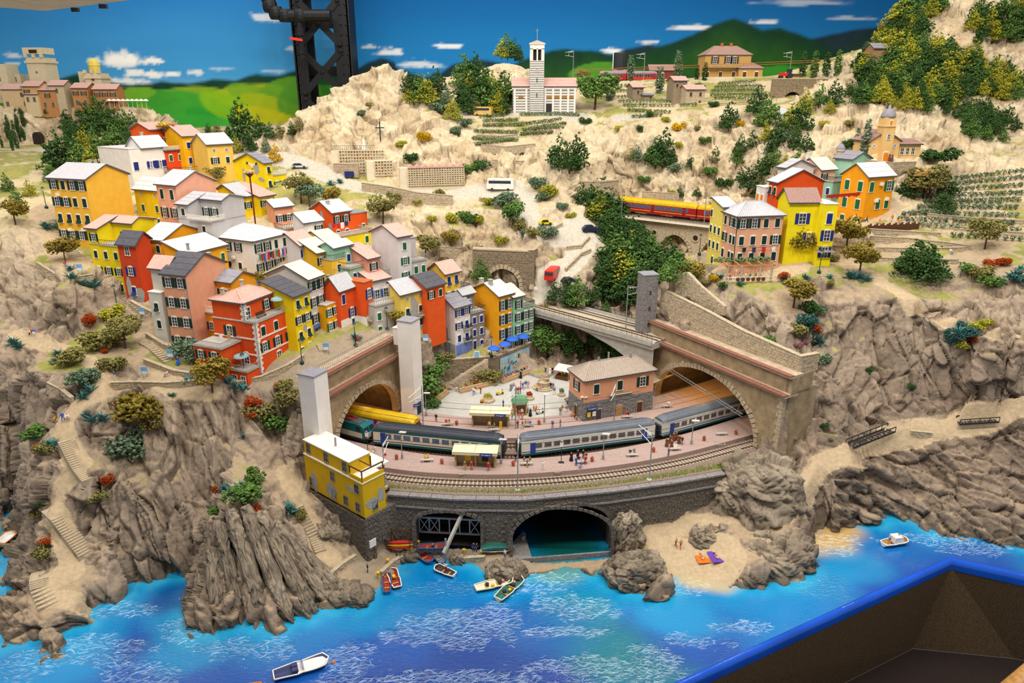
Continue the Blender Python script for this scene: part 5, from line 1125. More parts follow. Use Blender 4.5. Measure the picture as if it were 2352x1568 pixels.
for y in(-1.44,1.44):MB().box(hl-2.0,hl-.9,-.03,.03,2.6,3.4).obj('cab_window',M['glass'],lo,(0,y,0))
MB().box(hl+.1,hl+.3,-1.2,1.2,1.2,2.2).obj('front_panel',mat('loco_grey','#c9c9c6',.4),lo)
pn=MB();z=3.95
for y in(-.6,.6):pn.tube([(1.5,y,z),(3.2,y,z+.8),(4.9,y,z)],.09)
for x in(1.5,3.2,4.9):pn.bar((x,-.9,z+(.85 if x==3.2 else .05)),(x,.9,z+(.85 if x==3.2 else .05)),.1)
pn.box(.6,5.6,-.75,-.62,z,z+.3).box(.6,5.6,.62,.75,z,z+.3)
for k in range(6):pn.lathe([(.1,0),(.16,.15),(.1,.3),(.16,.4),(.05,.5)],6,(.8+.9*k,.3 if k%2 else-.3,z))
pn.obj('pantograph',mat('insulator_red','#b3261c',.5),lo);MB().box(-hl,hl-1.4,-1.0,1.0,3.9,4.0).obj('roof_deck',M['r_dark'],lo)
g=MB()
for yy in(-.9,.9):g.lathe([(.22,0),(.22,.12)],8,(0,yy,0))
for yy in(-.9,.9):MB().bar((hl+.2,yy,1.1),(hl+.75,yy,1.1),.36,n=8).obj('buffer',M['dark_metal'],lo)
# ---------------------------------------------------------------- overhead line masts, lamps and signals
def mast(lab,a,h,arm=None,z0=12.3,cat='catenary mast',w=.24,m='metal',foot=True,adir=(0,1)):
 c=P(a);t=thing('catenary_mast',lab,cat,c)
 MB().bar((0,0,0),(0,0,h),w,n=8,w2=w*.8).obj('pole',M[m],t)
 if foot:MB().lathe([(.5,-.3),(.5,.18),(.32,.3)],10).obj('footing',M['concrete'],t)
 if arm:
  b=MB();ax,ay=adir;zt=h-.5
  b.bar((0,0,zt),(ax*arm,ay*arm,zt-.2),.09);b.bar((0,0,zt+.45),(ax*arm*.75,ay*arm*.75,zt-.15),.06)
  b.bar((0,0,zt-1.6),(ax*arm*.95,ay*arm*.95,zt-1.2),.09);b.bar((ax*arm*.5,ay*arm*.5,zt-.1),(ax*arm*.6,ay*arm*.6,zt-1.35),.06)
  for k in(.18,.32):b.lathe([(.05,-.18),(.12,-.1),(.05,0),(.12,.1),(.05,.18)],6,(ax*arm*k,ay*arm*k,zt-.06))
  b.obj('bracket',M['white_plaster'],t)
 return t
for px,py,h,s in((885,1118,8.2,'beside the yellow sea wall house'),(1189,1126,9.0,'in the middle of the sea wall'),(1491,1102,9.0,'on the sea wall near the right hand cliff')):
 mast('grey overhead line mast '+s,'%d %d z11.4'%(px,py),h,5.0 if px>1000 else 4.5,adir=(.05 if px<1300 else-.3,.95))
for px,py,h,s in((1410,965,8,'in front of the station house'),(972,975,8.5,'beside the far white lift tower'),(1184,985,9.5,'behind the rear platform shelter')):
 mast('thin overhead line mast '+s,'%d %d z12.35'%(px,py),h,5,adir=(-.3,-.9)if px!=972 else(-.4,-.9),foot=False)
for px,py,z_,s in((1233,690,25,'in front of the middle tunnel portal'),(1437,755,25,'on the bridge beside the stone tower')):mast('tall grey mast '+s,'%d %d z%d'%(px,py,z_),9 if px<1300 else 10,4,adir=(-.8,.5)if px<1300 else(.9,.3),foot=False)
for px,py,z_,s in((1427,500,41.5,'at the left end of the viaduct'),(1617,512,41.5,'at the right end of the viaduct')):mast('slim grey mast '+s,'%d %d z%s'%(px,py,z_),8,None,foot=False)
for px,py,s in((1316,178,'behind the church roof'),(1812,180,'beside the red tractor'),(1478,183,'by the black water tank')):mast('thin lattice mast of the upland line '+s,'%d %d y272'%(px,py),9,3,adir=(-1,0),foot=False)
def lamp(lab,a,h,double=False,head=True):
 c=P(a);t=thing('platform_lamp',lab,'lamp post',c)
 MB().bar((0,0,0),(0,0,h),.18,n=8).lathe([(.22,0),(.22,.9),(.14,1.0)],8).obj('pole',M['metal'],t)
 MB().ext([(-.3,0),(1.1,.28),(1.1,.42),(-.3,.2)],-.25,.25).obj('lamp_head',M['white_plaster'],t,(0,0,h),-.5)
 return t
for px,py,h,s in((924,1053,5.2,'beside a planter behind the sea wall mast'),(1151,1065,4.8,'beside the front platform shelter'),(1385,1055,5.0,'right of the group of black clad people'),(1588,1020,4.8,'right of the brown robed group'),(979,955,5,'next to the far white lift tower'),(1335,965,5,'at the near corner of the station house'),(1250,970,6,'right of the square kiosk')):
 lamp('platform lamp with pale head '+s,'%d %d z12.35'%(px,py),h)
for px,py,s in((1289,1062,'left of the white clad waving figure'),(845,1038,'in front of the left tunnel')):
 c=P('%d %d z12.35'%(px,py));t=thing('signal_post','thin signal post with small white plate '+s,'signal',c)
 MB().bar((0,0,0),(0,0,4.2),.13,n=6).box(-.5,.5,-.3,.3,0,.12).obj('pole',M['dark_metal'],t);MB().box(-.3,.3,-.08,.05,3.2,4.0).obj('plate',M['white_frame'],t);MB().lathe([(.2,0),(.2,.1)],8,(0,0,4.2)).obj('signal_head',M['metal'],t)
for s,px,py,px2,py2,h in(('from the left lift tower to the station house, above the train',960,960,1480,945,7),('along the front track above the sea wall',885,1112,1740,1015,7.2),('along the platform track above the carriages',780,985,1700,940,6.2)):
 a=P('%d %d z12'%(px,py));b=P('%d %d z12'%(px2,py2));w=MB();n=14;src=T0 if 'front' in s else(T1 if 'platform' in s else offs(T2,.0))
 pp=[p for p in src if a[0]<=p[0]<=b[0]]
 w.tube([(p[0],p[1],12+h)for p in pp[::5]],.05);w.tube([(p[0],p[1],13.1+h)for p in pp[::5]],.04);tag(w.obj('contact_wire',M['dark_metal']),'thin overhead wires '+s,'wire')
lt=thing('lattice_beam','grey lattice beam hung across the right tunnel mouth','beam',(0,0,0));b=MB();a0,a1=Vector(fR(9,-1.2,19.6)),Vector(fR(30.5,-2.0,17.6))
for o in((0,0,0),(0,0,.6),(.3,.3,.3)):b.bar(a0+Vector(o),a1+Vector(o),.1)
for k in range(26):p=a0.lerp(a1,k/26);q=a0.lerp(a1,(k+1)/26);b.bar(p,q+Vector((0,0,.6)),.06)
b.obj('lattice',M['metal'],lt)
# ---------------------------------------------------------------- middle portal, concrete bridge
BR0,BR1=P('1185 692 z25'),P('1500 782 z25')
bp_=curve([P('1165 680 z25'),P('1220 694 z25'),P('1300 715 z25'),P('1400 742 z25'),P('1475 762 z25'),P('1530 778 z25')],2)
bt=T_('railway_bridge','pale concrete arch bridge carrying two tracks over the gorge','bridge')
sweep(bp_,[(-4.8,-.1),(-4.8,-1.4),(4.8,-1.4),(4.8,-.1)],True).obj('deck',M['concrete'],bt)
sweep(bp_,[(4.8,-.5),(5.2,-.5),(5.2,.5),(4.8,.5)],True).obj('parapet',M['concrete'],bt);sweep(bp_,[(-5.2,-.5),(-4.8,-.5),(-4.8,.5),(-5.2,.5)],True).obj('parapet',M['concrete'],bt)
n=len(bp_);ar=MB();e0,e1=offs(bp_,-4.4),offs(bp_,-1);i0=4
for i in range(n-1):
 g=lambda k:-1.4-9.5*abs((k-n*.42)/(n*.58))**2.2
 for ln in(offs(bp_,-4.2),offs(bp_,4.2)):
  p,q=ln[i],ln[i+1];ar.add([(p[0],p[1],25+g(i)),(q[0],q[1],25+g(i+1)),(q[0],q[1],23.7),(p[0],p[1],23.7)],[(0,1,2,3)])
 p,q,r_,s_=offs(bp_,-4.2)[i],offs(bp_,-4.2)[i+1],offs(bp_,4.2)[i+1],offs(bp_,4.2)[i]
 ar.add([(p[0],p[1],25+g(i)),(q[0],q[1],25+g(i+1)),(r_[0],r_[1],25+g(i+1)),(s_[0],s_[1],25+g(i))],[(0,1,2,3)])
ar.obj('arch',M['concrete'],bt)
for o in(-5.0,5.0):r=MB();railing(r,[(p[0],p[1],25.5)for p in offs(bp_,o)[::2]],h=1.1,step=1.2);r.obj('railing',M['dark_metal'],bt)
for o,s in((2.1,'far'),(-2.1,'near')):track(s+' track on the concrete bridge',[(p[0],p[1],25.35)for p in offs(bp_,o)],True,'sleeper',.75,None,bal='pale_ballast')
def portal(lab,a,b,A,z0,z1,m,wing=None,vm='stone_pale',thick=1.2,D=9):
 t=T_('tunnel_portal',lab,'tunnel');w,f,L=arch_wall(t,a,b,[A],z0,z1,thick,m,name='front')
 sb=MB()
 def ok(s0,s1,za,zb):
  for s in(s0,s1):
   v=arch_top(s,(A[0]-1,A[1]+1,A[2],A[3]+1,A[4]))
   if v is not None and za<v:return False
  return True
 zz=z1 if callable(z1)else(lambda s:z1)
 stones(sb,a,b,z0,max(zz(0),zz(L)),ok,.9,.45,.1,7,zt=zz);tag(sb.obj('stone_courses',M[m],t),kind='stuff')
 voussoirs(t,f,A,1.0,.9,vm)
 MB().add([f(s,d,zz(s)+dz)for dz in(0,.35)for s,d in((0,-.2),(L,-.2),(L,thick+.2),(0,thick+.2))],[(4,5,6,7),(0,1,5,4),(1,2,6,5),(2,3,7,6),(3,0,4,7)]).obj('coping',M['stone_pale'],t)
 c=MB();n=14;pr=[(A[0],A[2])]+[((A[0]+A[1])/2-(A[1]-A[0])/2*math.cos(math.pi*k/n),A[4]+(A[3]-A[4])*math.sin(math.pi*k/n))for k in range(n+1)]+[(A[1],A[2])];m_=len(pr)
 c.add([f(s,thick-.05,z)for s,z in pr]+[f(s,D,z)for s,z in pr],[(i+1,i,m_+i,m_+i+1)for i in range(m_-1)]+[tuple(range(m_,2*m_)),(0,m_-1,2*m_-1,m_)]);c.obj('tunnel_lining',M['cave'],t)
 return t,f,L
pa,pb=P('1085 640 y172'),P('1213 690 y173');pa=(pa[0],pa[1]+2.5);pb=pb[:2]
portal('stone tunnel portal with round arch at the head of the concrete bridge',pa,pb,(3.4,11.6,24.8,33.6,29.2),24,lambda s:38.2-.02*s,'stone',thick=1.6)
stone_wall('stone wing wall stepping back on the right of the middle tunnel portal',[(pb[0]-.1,pb[1],38.3),(pb[0]+1.3,pb[1]+.2,38.3),(pb[0]+2.4,pb[1]+4,38)],13.5,'stone')
# ---------------------------------------------------------------- upper viaduct, portal and railcar
va,vb=P('1395 488 z41.5'),P('1655 518 z41.5')
va=W(1392,487,z=41.5);vb=W(1660,517,z=41.5);L=math.hypot(vb[0]-va[0],vb[1]-va[1]);u=((vb[0]-va[0])/L,(vb[1]-va[1])/L)
vt=T_('viaduct','pale stone arched viaduct under the yellow and red railcar','viaduct')
sc_=lambda px:solve_len((va[0],va[1],36),math.atan2(u[1],u[0]),px)
archs=[(sc_(1452),sc_(1492),28,36.6,33),(sc_(1515),sc_(1586),26,37.4,31.5),(sc_(1610),sc_(1680),26,37.4,31.5)]
w,f,LL=arch_wall(vt,va,(va[0]+u[0]*(L+16),va[1]+u[1]*(L+16)),archs,24,40.4,5.5,'stone_pale',name='spandrel_wall')
for A in archs:voussoirs(vt,f,A,.8,.9,'stone_pale',proud=.25)
for px in(1502,1597):
 s=sc_(px);o=MB();o.add([f(s+r_*math.cos(2*math.pi*k/18),-d,37.2+r_*math.sin(2*math.pi*k/18))for r_,d in((.75,.05),(.75,.25),(1.15,.25),(1.15,0))for k in range(18)],[(j*18+k,j*18+(k+1)%18,(j+1)*18+(k+1)%18,(j+1)*18+k)for j in range(3)for k in range(18)]);o.obj('oculus_ring',M['stone_pale'],vt)
 MB().add([f(s+.78*math.cos(2*math.pi*k/18),-.06,37.2+.78*math.sin(2*math.pi*k/18))for k in range(18)],[tuple(range(18))]).obj('oculus',M['cave'],vt)
MB().add([f(s,d,z)for z in(40.2,40.9)for s,d in((-2,-.5),(L+16,-.5),(L+16,6),(-2,6))],[(3,2,1,0),(4,5,6,7),(0,1,5,4),(1,2,6,5),(2,3,7,6),(3,0,4,7)]).obj('deck',M['concrete'],vt)
r=MB();railing(r,[f(-2,-.35,40.9),f(L+16,-.35,40.9)],.5,1.5);r.obj('railing',M['concrete'],vt)
for o,s in((1.2,'near'),(4.4,'far')):track(s+' track on the upper viaduct',[f(k,o,41.25)for k in range(-2,int(L+16),3)],True,'sleeper',1.0,None,bal='pale_ballast')
ra,rb_=f(sc_(1398),4.4,41.25),f(sc_(1570),4.4,41.25)
carriage('yellow and red railcar crossing the upper viaduct',f(sc_(1399),4.4,41.25),f(sc_(1583),4.4,41.25),red,yel,red,mat('yellow_roof','#d9b01c'),12,doors=(-.36,-.02,.36),lowband=yel,win='win_blue',doorm='door_red',W_=2.9)
carriage('rear yellow and red railcar on the upper viaduct beside the yellow house',f(sc_(1586),4.4,41.25),f(sc_(1586),4.4,41.25)[:0]or f(sc_(1586)+22,4.4,41.25),red,yel,red,mat('yellow_roof','#d9b01c'),9,doors=(-.3,.1),lowband=yel,win='win_blue',doorm='door_red',W_=2.9)
ua,ub=P('1375 462 y207')[:2],P('1419 470 y211')[:2]
portal('small stone tunnel portal at the left end of the upper viaduct',ua,ub,(.8,4.6,40.5,47.6,45),40,50.5,'stone_pale',thick=1)
stone_wall('sloping stone wall left of the upper tunnel portal',[P('1312 418 y212'),P('1372 418 y208')],[2.5,3.5],'stone_pale')
stone_wall('grey stone facing on the cliff behind the railcar',[P('1475 440 y209'),P('1560 445 y207')],4.5,'stone_pale')
# ---------------------------------------------------------------- left village, from the top of the hill down
G2='green2'
t,w,d,H=house('orange red house with a rosy tiled roof at the very top of the village','343.6 298.4 y200',58,387.6,9,'b345','#e2581a',('gx',1.6),'r_pink','t',R=['oo'],first=3.0)
t,w,d,H=house('low orange red house with roof terrace and white railing near the hilltop','379 346 y196',56,422,5,'b410','#dd4a16',None,None,R=['ss'],sm=G2,first=2.0)
balcony(t,-.3,w+.2,-.5,4,H+.1,'FRL','white_frame','r_dark',True)
t,w,d,H=house('golden yellow house with a rosy roof beside the topmost orange house','418.5 313 y198',56,461.6,8,'b385','#f5b50e',('gx',2.4,.6),'r_pink','t',R=['ss','ss'],sm='blue',first=2.4,step=4.0)
chimney(t,.5,4.5,H+1.6,1.2,.6,'pot');patch(t,'R',w*.8,H-4.6,blob(.6,.9,3))
t,w,d,H=house('pale yellow house with white roof at the right end of the hilltop row','474.5 332 y193',46,532.6,9,'b425','#edc25a',('gx',2.4),'r_white','s',R=['rr','os','..'],first=1.6,step=2.6)
tt=thing('terrace','stone edged terrace with dark iron railing below the hilltop houses','terrace',P('392 396 y193'),math.radians(46))
MB().box(0,9,0,4.5,-6,0).obj('terrace_wall',M['render_pale'],tt);balcony(tt,-.2,9.2,-.3,4.5,.15,'LFR','dark_metal','concrete')
t,w,d,H=house('big white house with white sheet roof and roof terrace behind the mustard house','294.6 343 y188',58,382,223.6,'b530','#ece6e0',None,'r_white',R=['.bb','...','...'],sm='blue',first=4.2,wR=1.5,fnd=2)
block(t,w*.33,w,.0,6.5,H,H+.15,'#ece6e0',('gx',2.6),'r_white','s');rows(t,'R',['s.ss'],0,w,H-2.6,'blue',w=1.3,h=2.1)
for k,u in enumerate((.55,.8)):window(t,'R',w*u,H-4.3,'o',1.3,1.9,'blue',gm='glass_blue' if k==0 else 'glass')
chimney(t,w*.6,3.5,H+2.4,1.3,.6)
t,w,d,H=house('tall mustard yellow house with many windows on the left edge of the village','194.7 412 y160',72,293,110,41,'#efb73c',('gy',2.6),'r_ltile','t',L=['osoo','ooss','pppp','oooo'],first=1.5,step=3.7,wR=1.15,h=1.9)
for k in(3.2,4.8):chimney(t,6.5,k,H+2.0,1.4,.5)
for u,z in((8.5,H-3.6),(3,H-11.2),(7,H-11.4)):MB().cb((0,-.25,0),(.9,.4,.6)).obj('air_conditioner',M['white_frame'],t,(0,u,z),-math.pi/2)
t,w,d,H=house('yellow house with round attic windows behind the pink gabled house','370 438 y173',64,400,307,'b530','#f3cf08',('gy',2.4,.9),'r_white','s',L=['rr','ss','bs'],sm=G2,first=1.3,step=3.2)
t,w,d,H=house('yellow gabled house with a stork painted on its wall near the cemetery road','605.8 375 y192',59,624,537.7,'b437','#f4d60a',('gx',2.2),'r_grey','s',R=['p','p'],first=1.8,step=3.6)
block(t,w,w+4.5,0,4,-4,H-3.4,'#f4d60a',None,'r_white');rows(t,'R',['oo'],w,w+4.5,H-4.6,G2,first=1.2);block(t,w,w+2,3,7,H-3.4,H+.2,'#f4d60a',('gx',1),'r_grey','s')
balcony(t,w,w+4.6,-.2,3,H-3.2,'FR','white_frame','concrete',True)
for k,(u,z,a,b)in enumerate(((8.2,H-3.6,.7,2.4),(3.0,H-1.6,1.3,1.9),(1.6,H-4.2,1.3,.8))):patch(t,'L',u,z,blob(a,b,k+20))
sb=MB()
for sg in(-1,1):sb.ext([(0,.1),(sg*1.2,.7),(sg*1.9,.5),(sg*1.2,.2),(0,-.3)],-.12,-.02,0);sb.ext([(sg*1.3,.68),(sg*2.0,.9),(sg*2.1,.4),(sg*1.4,.25)],-.14,-.03,1)
sb.ext([(-.3,-.5),(.3,-.5),(.2,.5),(-.2,.5)],-.14,-.02,0);sb.ext([(-.25,-1.3),(.25,-1.3),(.2,-.8),(-.2,-.8)],-.14,-.02,2);sb.obj('stork_figure',[M['white_frame'],M['dark_metal'],mat('signal_red','#d2322a',.5)],t,(0,4.6,H-.8),-math.pi/2)
bt=thing('balcony_terrace','round edged rendered terrace with thin railing below the stork house','terrace',P('612 440 y190'),math.radians(59))
MB().prism([(0,0),(5,0),(6.6,1.2),(6.6,5),(0,5)],-9,0).obj('terrace_wall',mat('tan_render','#bd9562',.85,bump=.3),bt);r=MB();railing(r,[(0,0,0),(5,0,0),(6.6,1.2,0),(6.6,4,0)],.9);r.obj('railing',M['dark_metal'],bt)
t,w,d,H=house('pink gabled house with white roof above the white hip roofed house','403 426 y165',62,493.5,357.5,'b525','#e9a98c',('gy',2.6),'r_white','s',L=['ss','oo','ss'],first=2.2,step=4.2,h=2.2,wR=1.1)
chimney(t,6,2,H+2.2,1.3,.5)
t,w,d,H=house('pale grey house with a cut out roof balcony above the white hip house','486 509 y158',63,564,410,'b585','#bdb8b6',None,'concrete',L=['.s','s.'],first=2.0,fnd=3,step=2.5)
U=H+4.6;s_=2.2/(w*.6)
block(t,0,w,d*.66,d,H,U-1.4,'#bdb8b6',('gy',2.0,.55),'r_ltile','s','tower_walls');block(t,w*.35,w,0,d*.66+.2,H,U-.4,'#bdb8b6',('gy',1.0,.35),'r_ltile','s','rear_walls')
window(t,'L',d*.82,H+1.5,'s');window(t,'L',d*.25,H+1.3,'o',1.0,1.8,x0=w*.35);window(t,'L',d*.5,H+1.3,'o',1.0,1.8,x0=w*.35)
balcony(t,-.6,w*.35,-.3,d*.66,H+.2,'LF','white_frame','concrete',True)
t,w,d,H=house('yellow house with grey tiled roof left of the tall nest pole','552 453 y176',60,582.5,8,'b515','#f2cf0a',('gx',2.6,.7),'r_ltile','t',R=['o','s'],first=2.2,step=4)
t,w,d,H=house('yellow house with rosy tiled roof right of the tall nest pole','596 452.5 y178',60,630,10,'b512','#f2cf0a',('gx',2.2,.8),'r_pink','t',R=['oo','ss'],first=1.7,step=4)
t,w,d,H=house('peach house with white roof and a shady terrace behind the small white house','630 476.6 y174',45,672,4,'b545','#e9a37e',('gx',1.4,.8),'r_white','s',R=['oo','ss'],first=2.8,step=3.4)
balcony(t,-.5,w+2.5,-4.2,0,H-4.6,'LFR','dark_metal','concrete');block(t,-.2,w+2.2,-4,0,-4,H-4.9,'#e9a37e',None,None)
rows(t,'R',['so'],-.2,w+2.2,H-4.9,G2,first=1.5,y0=-4)
t,w,d,H=house('small white house with white roof and an orange towel on its front','698 512 y166',46,741,5,'b565','#e6dfda',('gx',1.8,.8),'r_white','s',R=['.o','..'],first=1.8,fnd=5)
t,w,d,H=house('orange house with grey bare patches and white roof at the upper right of the village','763 488.7 y172',48,803.7,713,'b535','#ea5a17',('gx',2.2),'r_white','s',R=['oo','ss'],first=1.8,step=3.4)
block(t,w,w+5.0,0,5,-4,H-1,'#ea5a17',None,'r_grey');rows(t,'R',['.s'],w,w+5,H-3.4,G2,first=1.2)
for k,(u,z,a,b)in enumerate(((4.5,H-1.5,1.0,2.0),(1.2,H-4.0,1.0,1.8),(2.4,H-5.5,.8,1.0))):patch(t,'L',u,z,blob(a,b,k+40))
chimney(t,1,3,H+1.4,1,.7)
t,w,d,H=house('yellow terrace block with stone balustrade below the patched orange house','782 545 y167',50,853,6,'b575','#f4da16',None,'concrete',R=['..s'],sm=G2,first=1.6)
r=MB();railing(r,[(-.2,-.1,H),(w,-.1,H),(w,5,H)],1.0,.35,.1);r.obj('balustrade',M['render_pale'],t)
t,w,d,H=house('small yellow house with pale tiled roof under the yellow terrace block','748 556 y163',50,781,6,'b585','#efc838',('gx',1.8,.8),'r_cream','t',R=['s'],sm='blue',first=1.3)
t,w,d,H=house('large white house with hip roof and colourful washing on its front','580.7 554 y155',63,660.8,487,'b640','#e6dfd6',('hip',2.4,.9),'r_white','s',R=['ooss','oooo'],L=['soo.','sss.'],first=1.8,step=4.4,h=1.9)
MB().cb((0,-.3,0),(.8,.5,.6)).obj('air_conditioner',M['white_frame'],t,(0,6.4,H-4.2),-math.pi/2);WASH=(t,w,H)
t,w,d,H=house('low yellow terrace house with balustrade planter below the white hip roofed house','522 638 y148',63,566,4,'b660','#efc93c',None,'concrete',fnd=3)
r=MB();railing(r,[(-.1,-.1,H),(w,-.1,H)],1.0,.35,.12);r.obj('balustrade',M['pale_wood'],t)
t,w,d,H=house('pale grey house with salmon tiled roof and dark blue shutters','689 564 y152',58,725,657,'b645','#d6d0cf',('gx',2.2,.95),mat('x','#dba987')and 'r_pink','t',R=['oo','oo','oo'],sm='blue',first=1.8,step=3.4)
t,w,d,H=house('ochre house with pale tiled roof between the blue shuttered and the balcony house','728 581.6 y150',54,762,7,'b650','#e6b52e',('gx',2.0,.8),'r_cream','t',R=['oo','oo','ss'],first=1.9,step=3.1)
t,w,d,H=house('yellow flat roofed house with iron railed roof terrace right of the ochre house','761.5 599 y149',54,793,5,'b655','#eebd35',None,'concrete',R=['s','o'],first=1.9)
balcony(t,0,w,0,5,H+.15,'FLR','dark_metal','white_plaster');balcony(t,.4,w-.2,-1,0,H-2.9,'LFR','metal','white_plaster')
t,w,d,H=house('mint green house with grey roof and a railed terrace with yellow awnings','803.8 617 y149',56,842.5,5,'b665','#9ccdae',None,'concrete',R=['ss','..'],sm='blue',first=2.0)
block(t,-1.0,w-.8,3.4,7.5,H,H+4.2,'#9ccdae',('gx',.9),'r_white','s','upper_walls');window(t,'R',w*.6,H+1.4,'s',y0=3.4,sm='blue');balcony(t,-.3,w+.2,-.3,3.4,H+.15,'LFR','dark_metal','concrete')
t,w,d,H=house('salmon house with an L shaped rosy roof beside the mint green house','845 595 y151',52,869,8,'b650','#dd9a82',('gx',2.2,.8),'r_pink','t',R=['o','s'],first=1.9)
block(t,w,w+3.4,0,5,-4,H-4.6,'#dd9a82',None,'concrete','terrace_walls');balcony(t,w,w+3.5,-.2,3,H-4.3,'FR','metal','concrete');rows(t,'R',['o'],w,w+3.4,H-5,'green',first=1.5);block(t,w,w+2.2,3.4,8,H-4.6,H-.4,'#dd9a82',('gx',1.2),'r_pink','t','rear_walls')
t,w,d,H=house('tall plain white house with rosy roof and green shutters above the lift tower','912.6 544.8 y153',46,942.5,852,'b650','#dcd4d0',('gx',1.9),'r_pink','t',R=['s','o','o','b'],sm=G2,first=2.2,step=3.3)
t,w,d,H=house('grey house with a railed terrace clinging to the tall white house','946 601 y156',42,980,5,'b640','#c2bcb6',None,'concrete',R=['ss'],sm=G2,first=2.0)
block(t,0,w-1,2.6,6,H,H+4.6,'#c2bcb6',None,'r_grey',name='upper_walls');balcony(t,-.2,w+.2,-.2,2.6,H+.15,'FR','metal','concrete')
t,w,d,H=house('yellow house with L shaped rosy roof and roof terrace at the left of the village','274 566 y150',70,361,205,'b684','#e9cf10',None,'concrete',L=['sss','ooo','sss'],first=2.2,step=3.5,fnd=3)
block(t,0,w,d*.66,d,H,H+3.4,'#e9cf10',('gy',1.8,.55),'r_pink','t','tower_walls');block(t,w*.4,w,0,d*.66+.1,H,H+4.2,'#e9cf10',('gy',1.0,.3),'r_pink','t','rear_walls')
window(t,'L',d*.8,H+1.5,'o',1.0);window(t,'L',d*.3,H+1.4,'o',x0=w*.4);balcony(t,-.2,w*.4,-.2,d*.66,H+.15,'LF','dark_metal','concrete')
t,w,d,H=house('narrow red house with dark roof, blue window and worn grey foot','310 562 y146',70,345,268.7,'b694','#c8431c',('gy',2.2,.6),'r_dark','s',L=['b','o','p'],sm='blue',first=1.5,step=4.3,h=1.8,wR=1.1)
for k,(u,z,a,b)in enumerate(((3.6,3.0,1.1,2.6),(1.0,1.6,1.5,2.0),(2.6,.7,2.0,1.0))):patch(t,'L',u,z,blob(a,b,k+60))
t,w,d,H=house('orange yellow gabled house with bright white roof behind the narrow red house','372 552 y151',69,466.7,325.5,'b690','#eea215',('gy',2.4),'r_white','s',L=['ss','so','ss','D.'],first=2.0,step=3.6)
for z in(H-7.4,H-10.8):balcony(t,-1.4,0,0,d*.8,z,'LF','white_frame','concrete',True)
MB().lathe([(.05,0),(.5,.12),(.55,.18)],10).obj('satellite_dish',M['white_frame'],t,(-.5,d*.55,H-5.4))
t,w,d,H=house('wide yellow house with a bright white shed roof in the middle of the left village','428 584 y146',65,519,377,'b680','#f0a914',('gx',2.0,.98),'r_white','s',R=['...s'],sm=G2,first=2.4)
chimney(t,1.5,1.0,H+.2,1.6,.4,'metal')
t,w,d,H=house('tall peach house with dark slate roof and three rows of shuttered windows','424.5 632 y131',73,516.6,370,'b805','#e0a07e',('gy',2.9),'r_dark','s',L=['oo','oo','oo','oo'],first=1.7,step=3.9,wR=1.1,h=1.8)
pipe(t,-.1,-.1,0,H);chimney(t,9.5,2,H+.5,1.6,.6)
t,w,d,H=house('narrow pale house with rosy roof and a shop window left of the tall peach house','382 617 y134',70,420,344,'b790','#cdc6b8',('gy',1.8),'r_pink','t',L=['.','.','s','s','D'],first=1.6,step=3.3)
MB().box(-.14,0,.2,d-.2,2.9,3.6).obj('shop_fascia',mat('fascia_violet','#4a3a6a',.5),t)
block(t,-1.4,0,d*.25,d,-3,H-4.6,'#d6d2c6',None,'white_plaster','front_walls');rows(t,'L',['p','s'],d*.25,d,H-6,'green',x0=-1.4,first=1.5,step=3.5)
t,w,d,H=house('small orange yellow house with grey roof squeezed between peach and red orange houses','530 649 y137',66,585,478,'b790','#eba21a',('gy',1.5),'r_grey','s',L=['oo','o.','o.'],first=2.4,step=4)
balcony(t,-4.2,0,d*.2,d,H-5.2,'LF','white_frame','concrete',h=1.2);block(t,-4,0,d*.2,d,-3,H-5.5,'#e5981a',None,None,'wing_walls');rows(t,'L',['oo'],d*.2,d,H-6.4,'wood',x0=-4,first=1.7)
RO='#e0521a'
t,w,d,H=house('large red orange house with white quoins, terraces and rosy roof at the village front','586 743 y125',68,673,488,'b858',RO,None,'concrete',R=['sss','ooo','.DD'],first=2.0,step=3.1,fnd=2,wR=1.1,h=1.7)
TB=H;block(t,.3,w-1.6,2.6,d,H,H+3.5,RO,('hip',1.5,.8),'r_pink','t','upper_walls')
window(t,'R',1.3,H+1.3,'D',1.1,y0=2.6);window(t,'R',w*.6,H+1.6,'o',1.0,1.8,y0=2.6);balcony(t,-.2,w+.2,-.2,2.6,H+.2,'LFR','metal','concrete',step=.3);chimney(t,w*.6,d-2,H+4.4,1.4,.5);chimney(t,1.4,d-2,H+4.0,1.4,.5)
def quoins(root,x,y,z0,z1,h=.55):
 b=MB();k=0;z=z0
 while z<z1:
  a=.75 if k%2 else .45;c=.45 if k%2 else .75;b.box(x-.1,x+a,y-.1,y+.1,z+.02,z+h-.02).box(x-.1,x+.1,y-.1,y+c,z+.02,z+h-.02);z+=h;k+=1
 b.obj('quoins',M['white_frame'],root)
quoins(t,0,0,0,H);quoins(t,.3,2.6,H,H+3.4);MB().box(w-.7,w+.1,-.1,0,0,H).obj('quoins',M['white_frame'],t)
for z in(H-3.3,H-6.4):MB().box(-.1,w+.1,-.12,0,z,z+.25).box(-.12,0,0,d,z,z+.25).obj('string_course',M['white_frame'],t)
L1=H-3.9;block(t,-5.0,0,d*.42,d+.5,-2,L1,RO,None,'concrete','left_wing_walls');rows(t,'L',['oo'],d*.42,d+.5,L1,'green',x0=-5.0,first=1.7,w=1.1,h=1.7);balcony(t,-5.2,0,d*.38,d+.6,L1+.2,'LF','metal','concrete',step=.3)
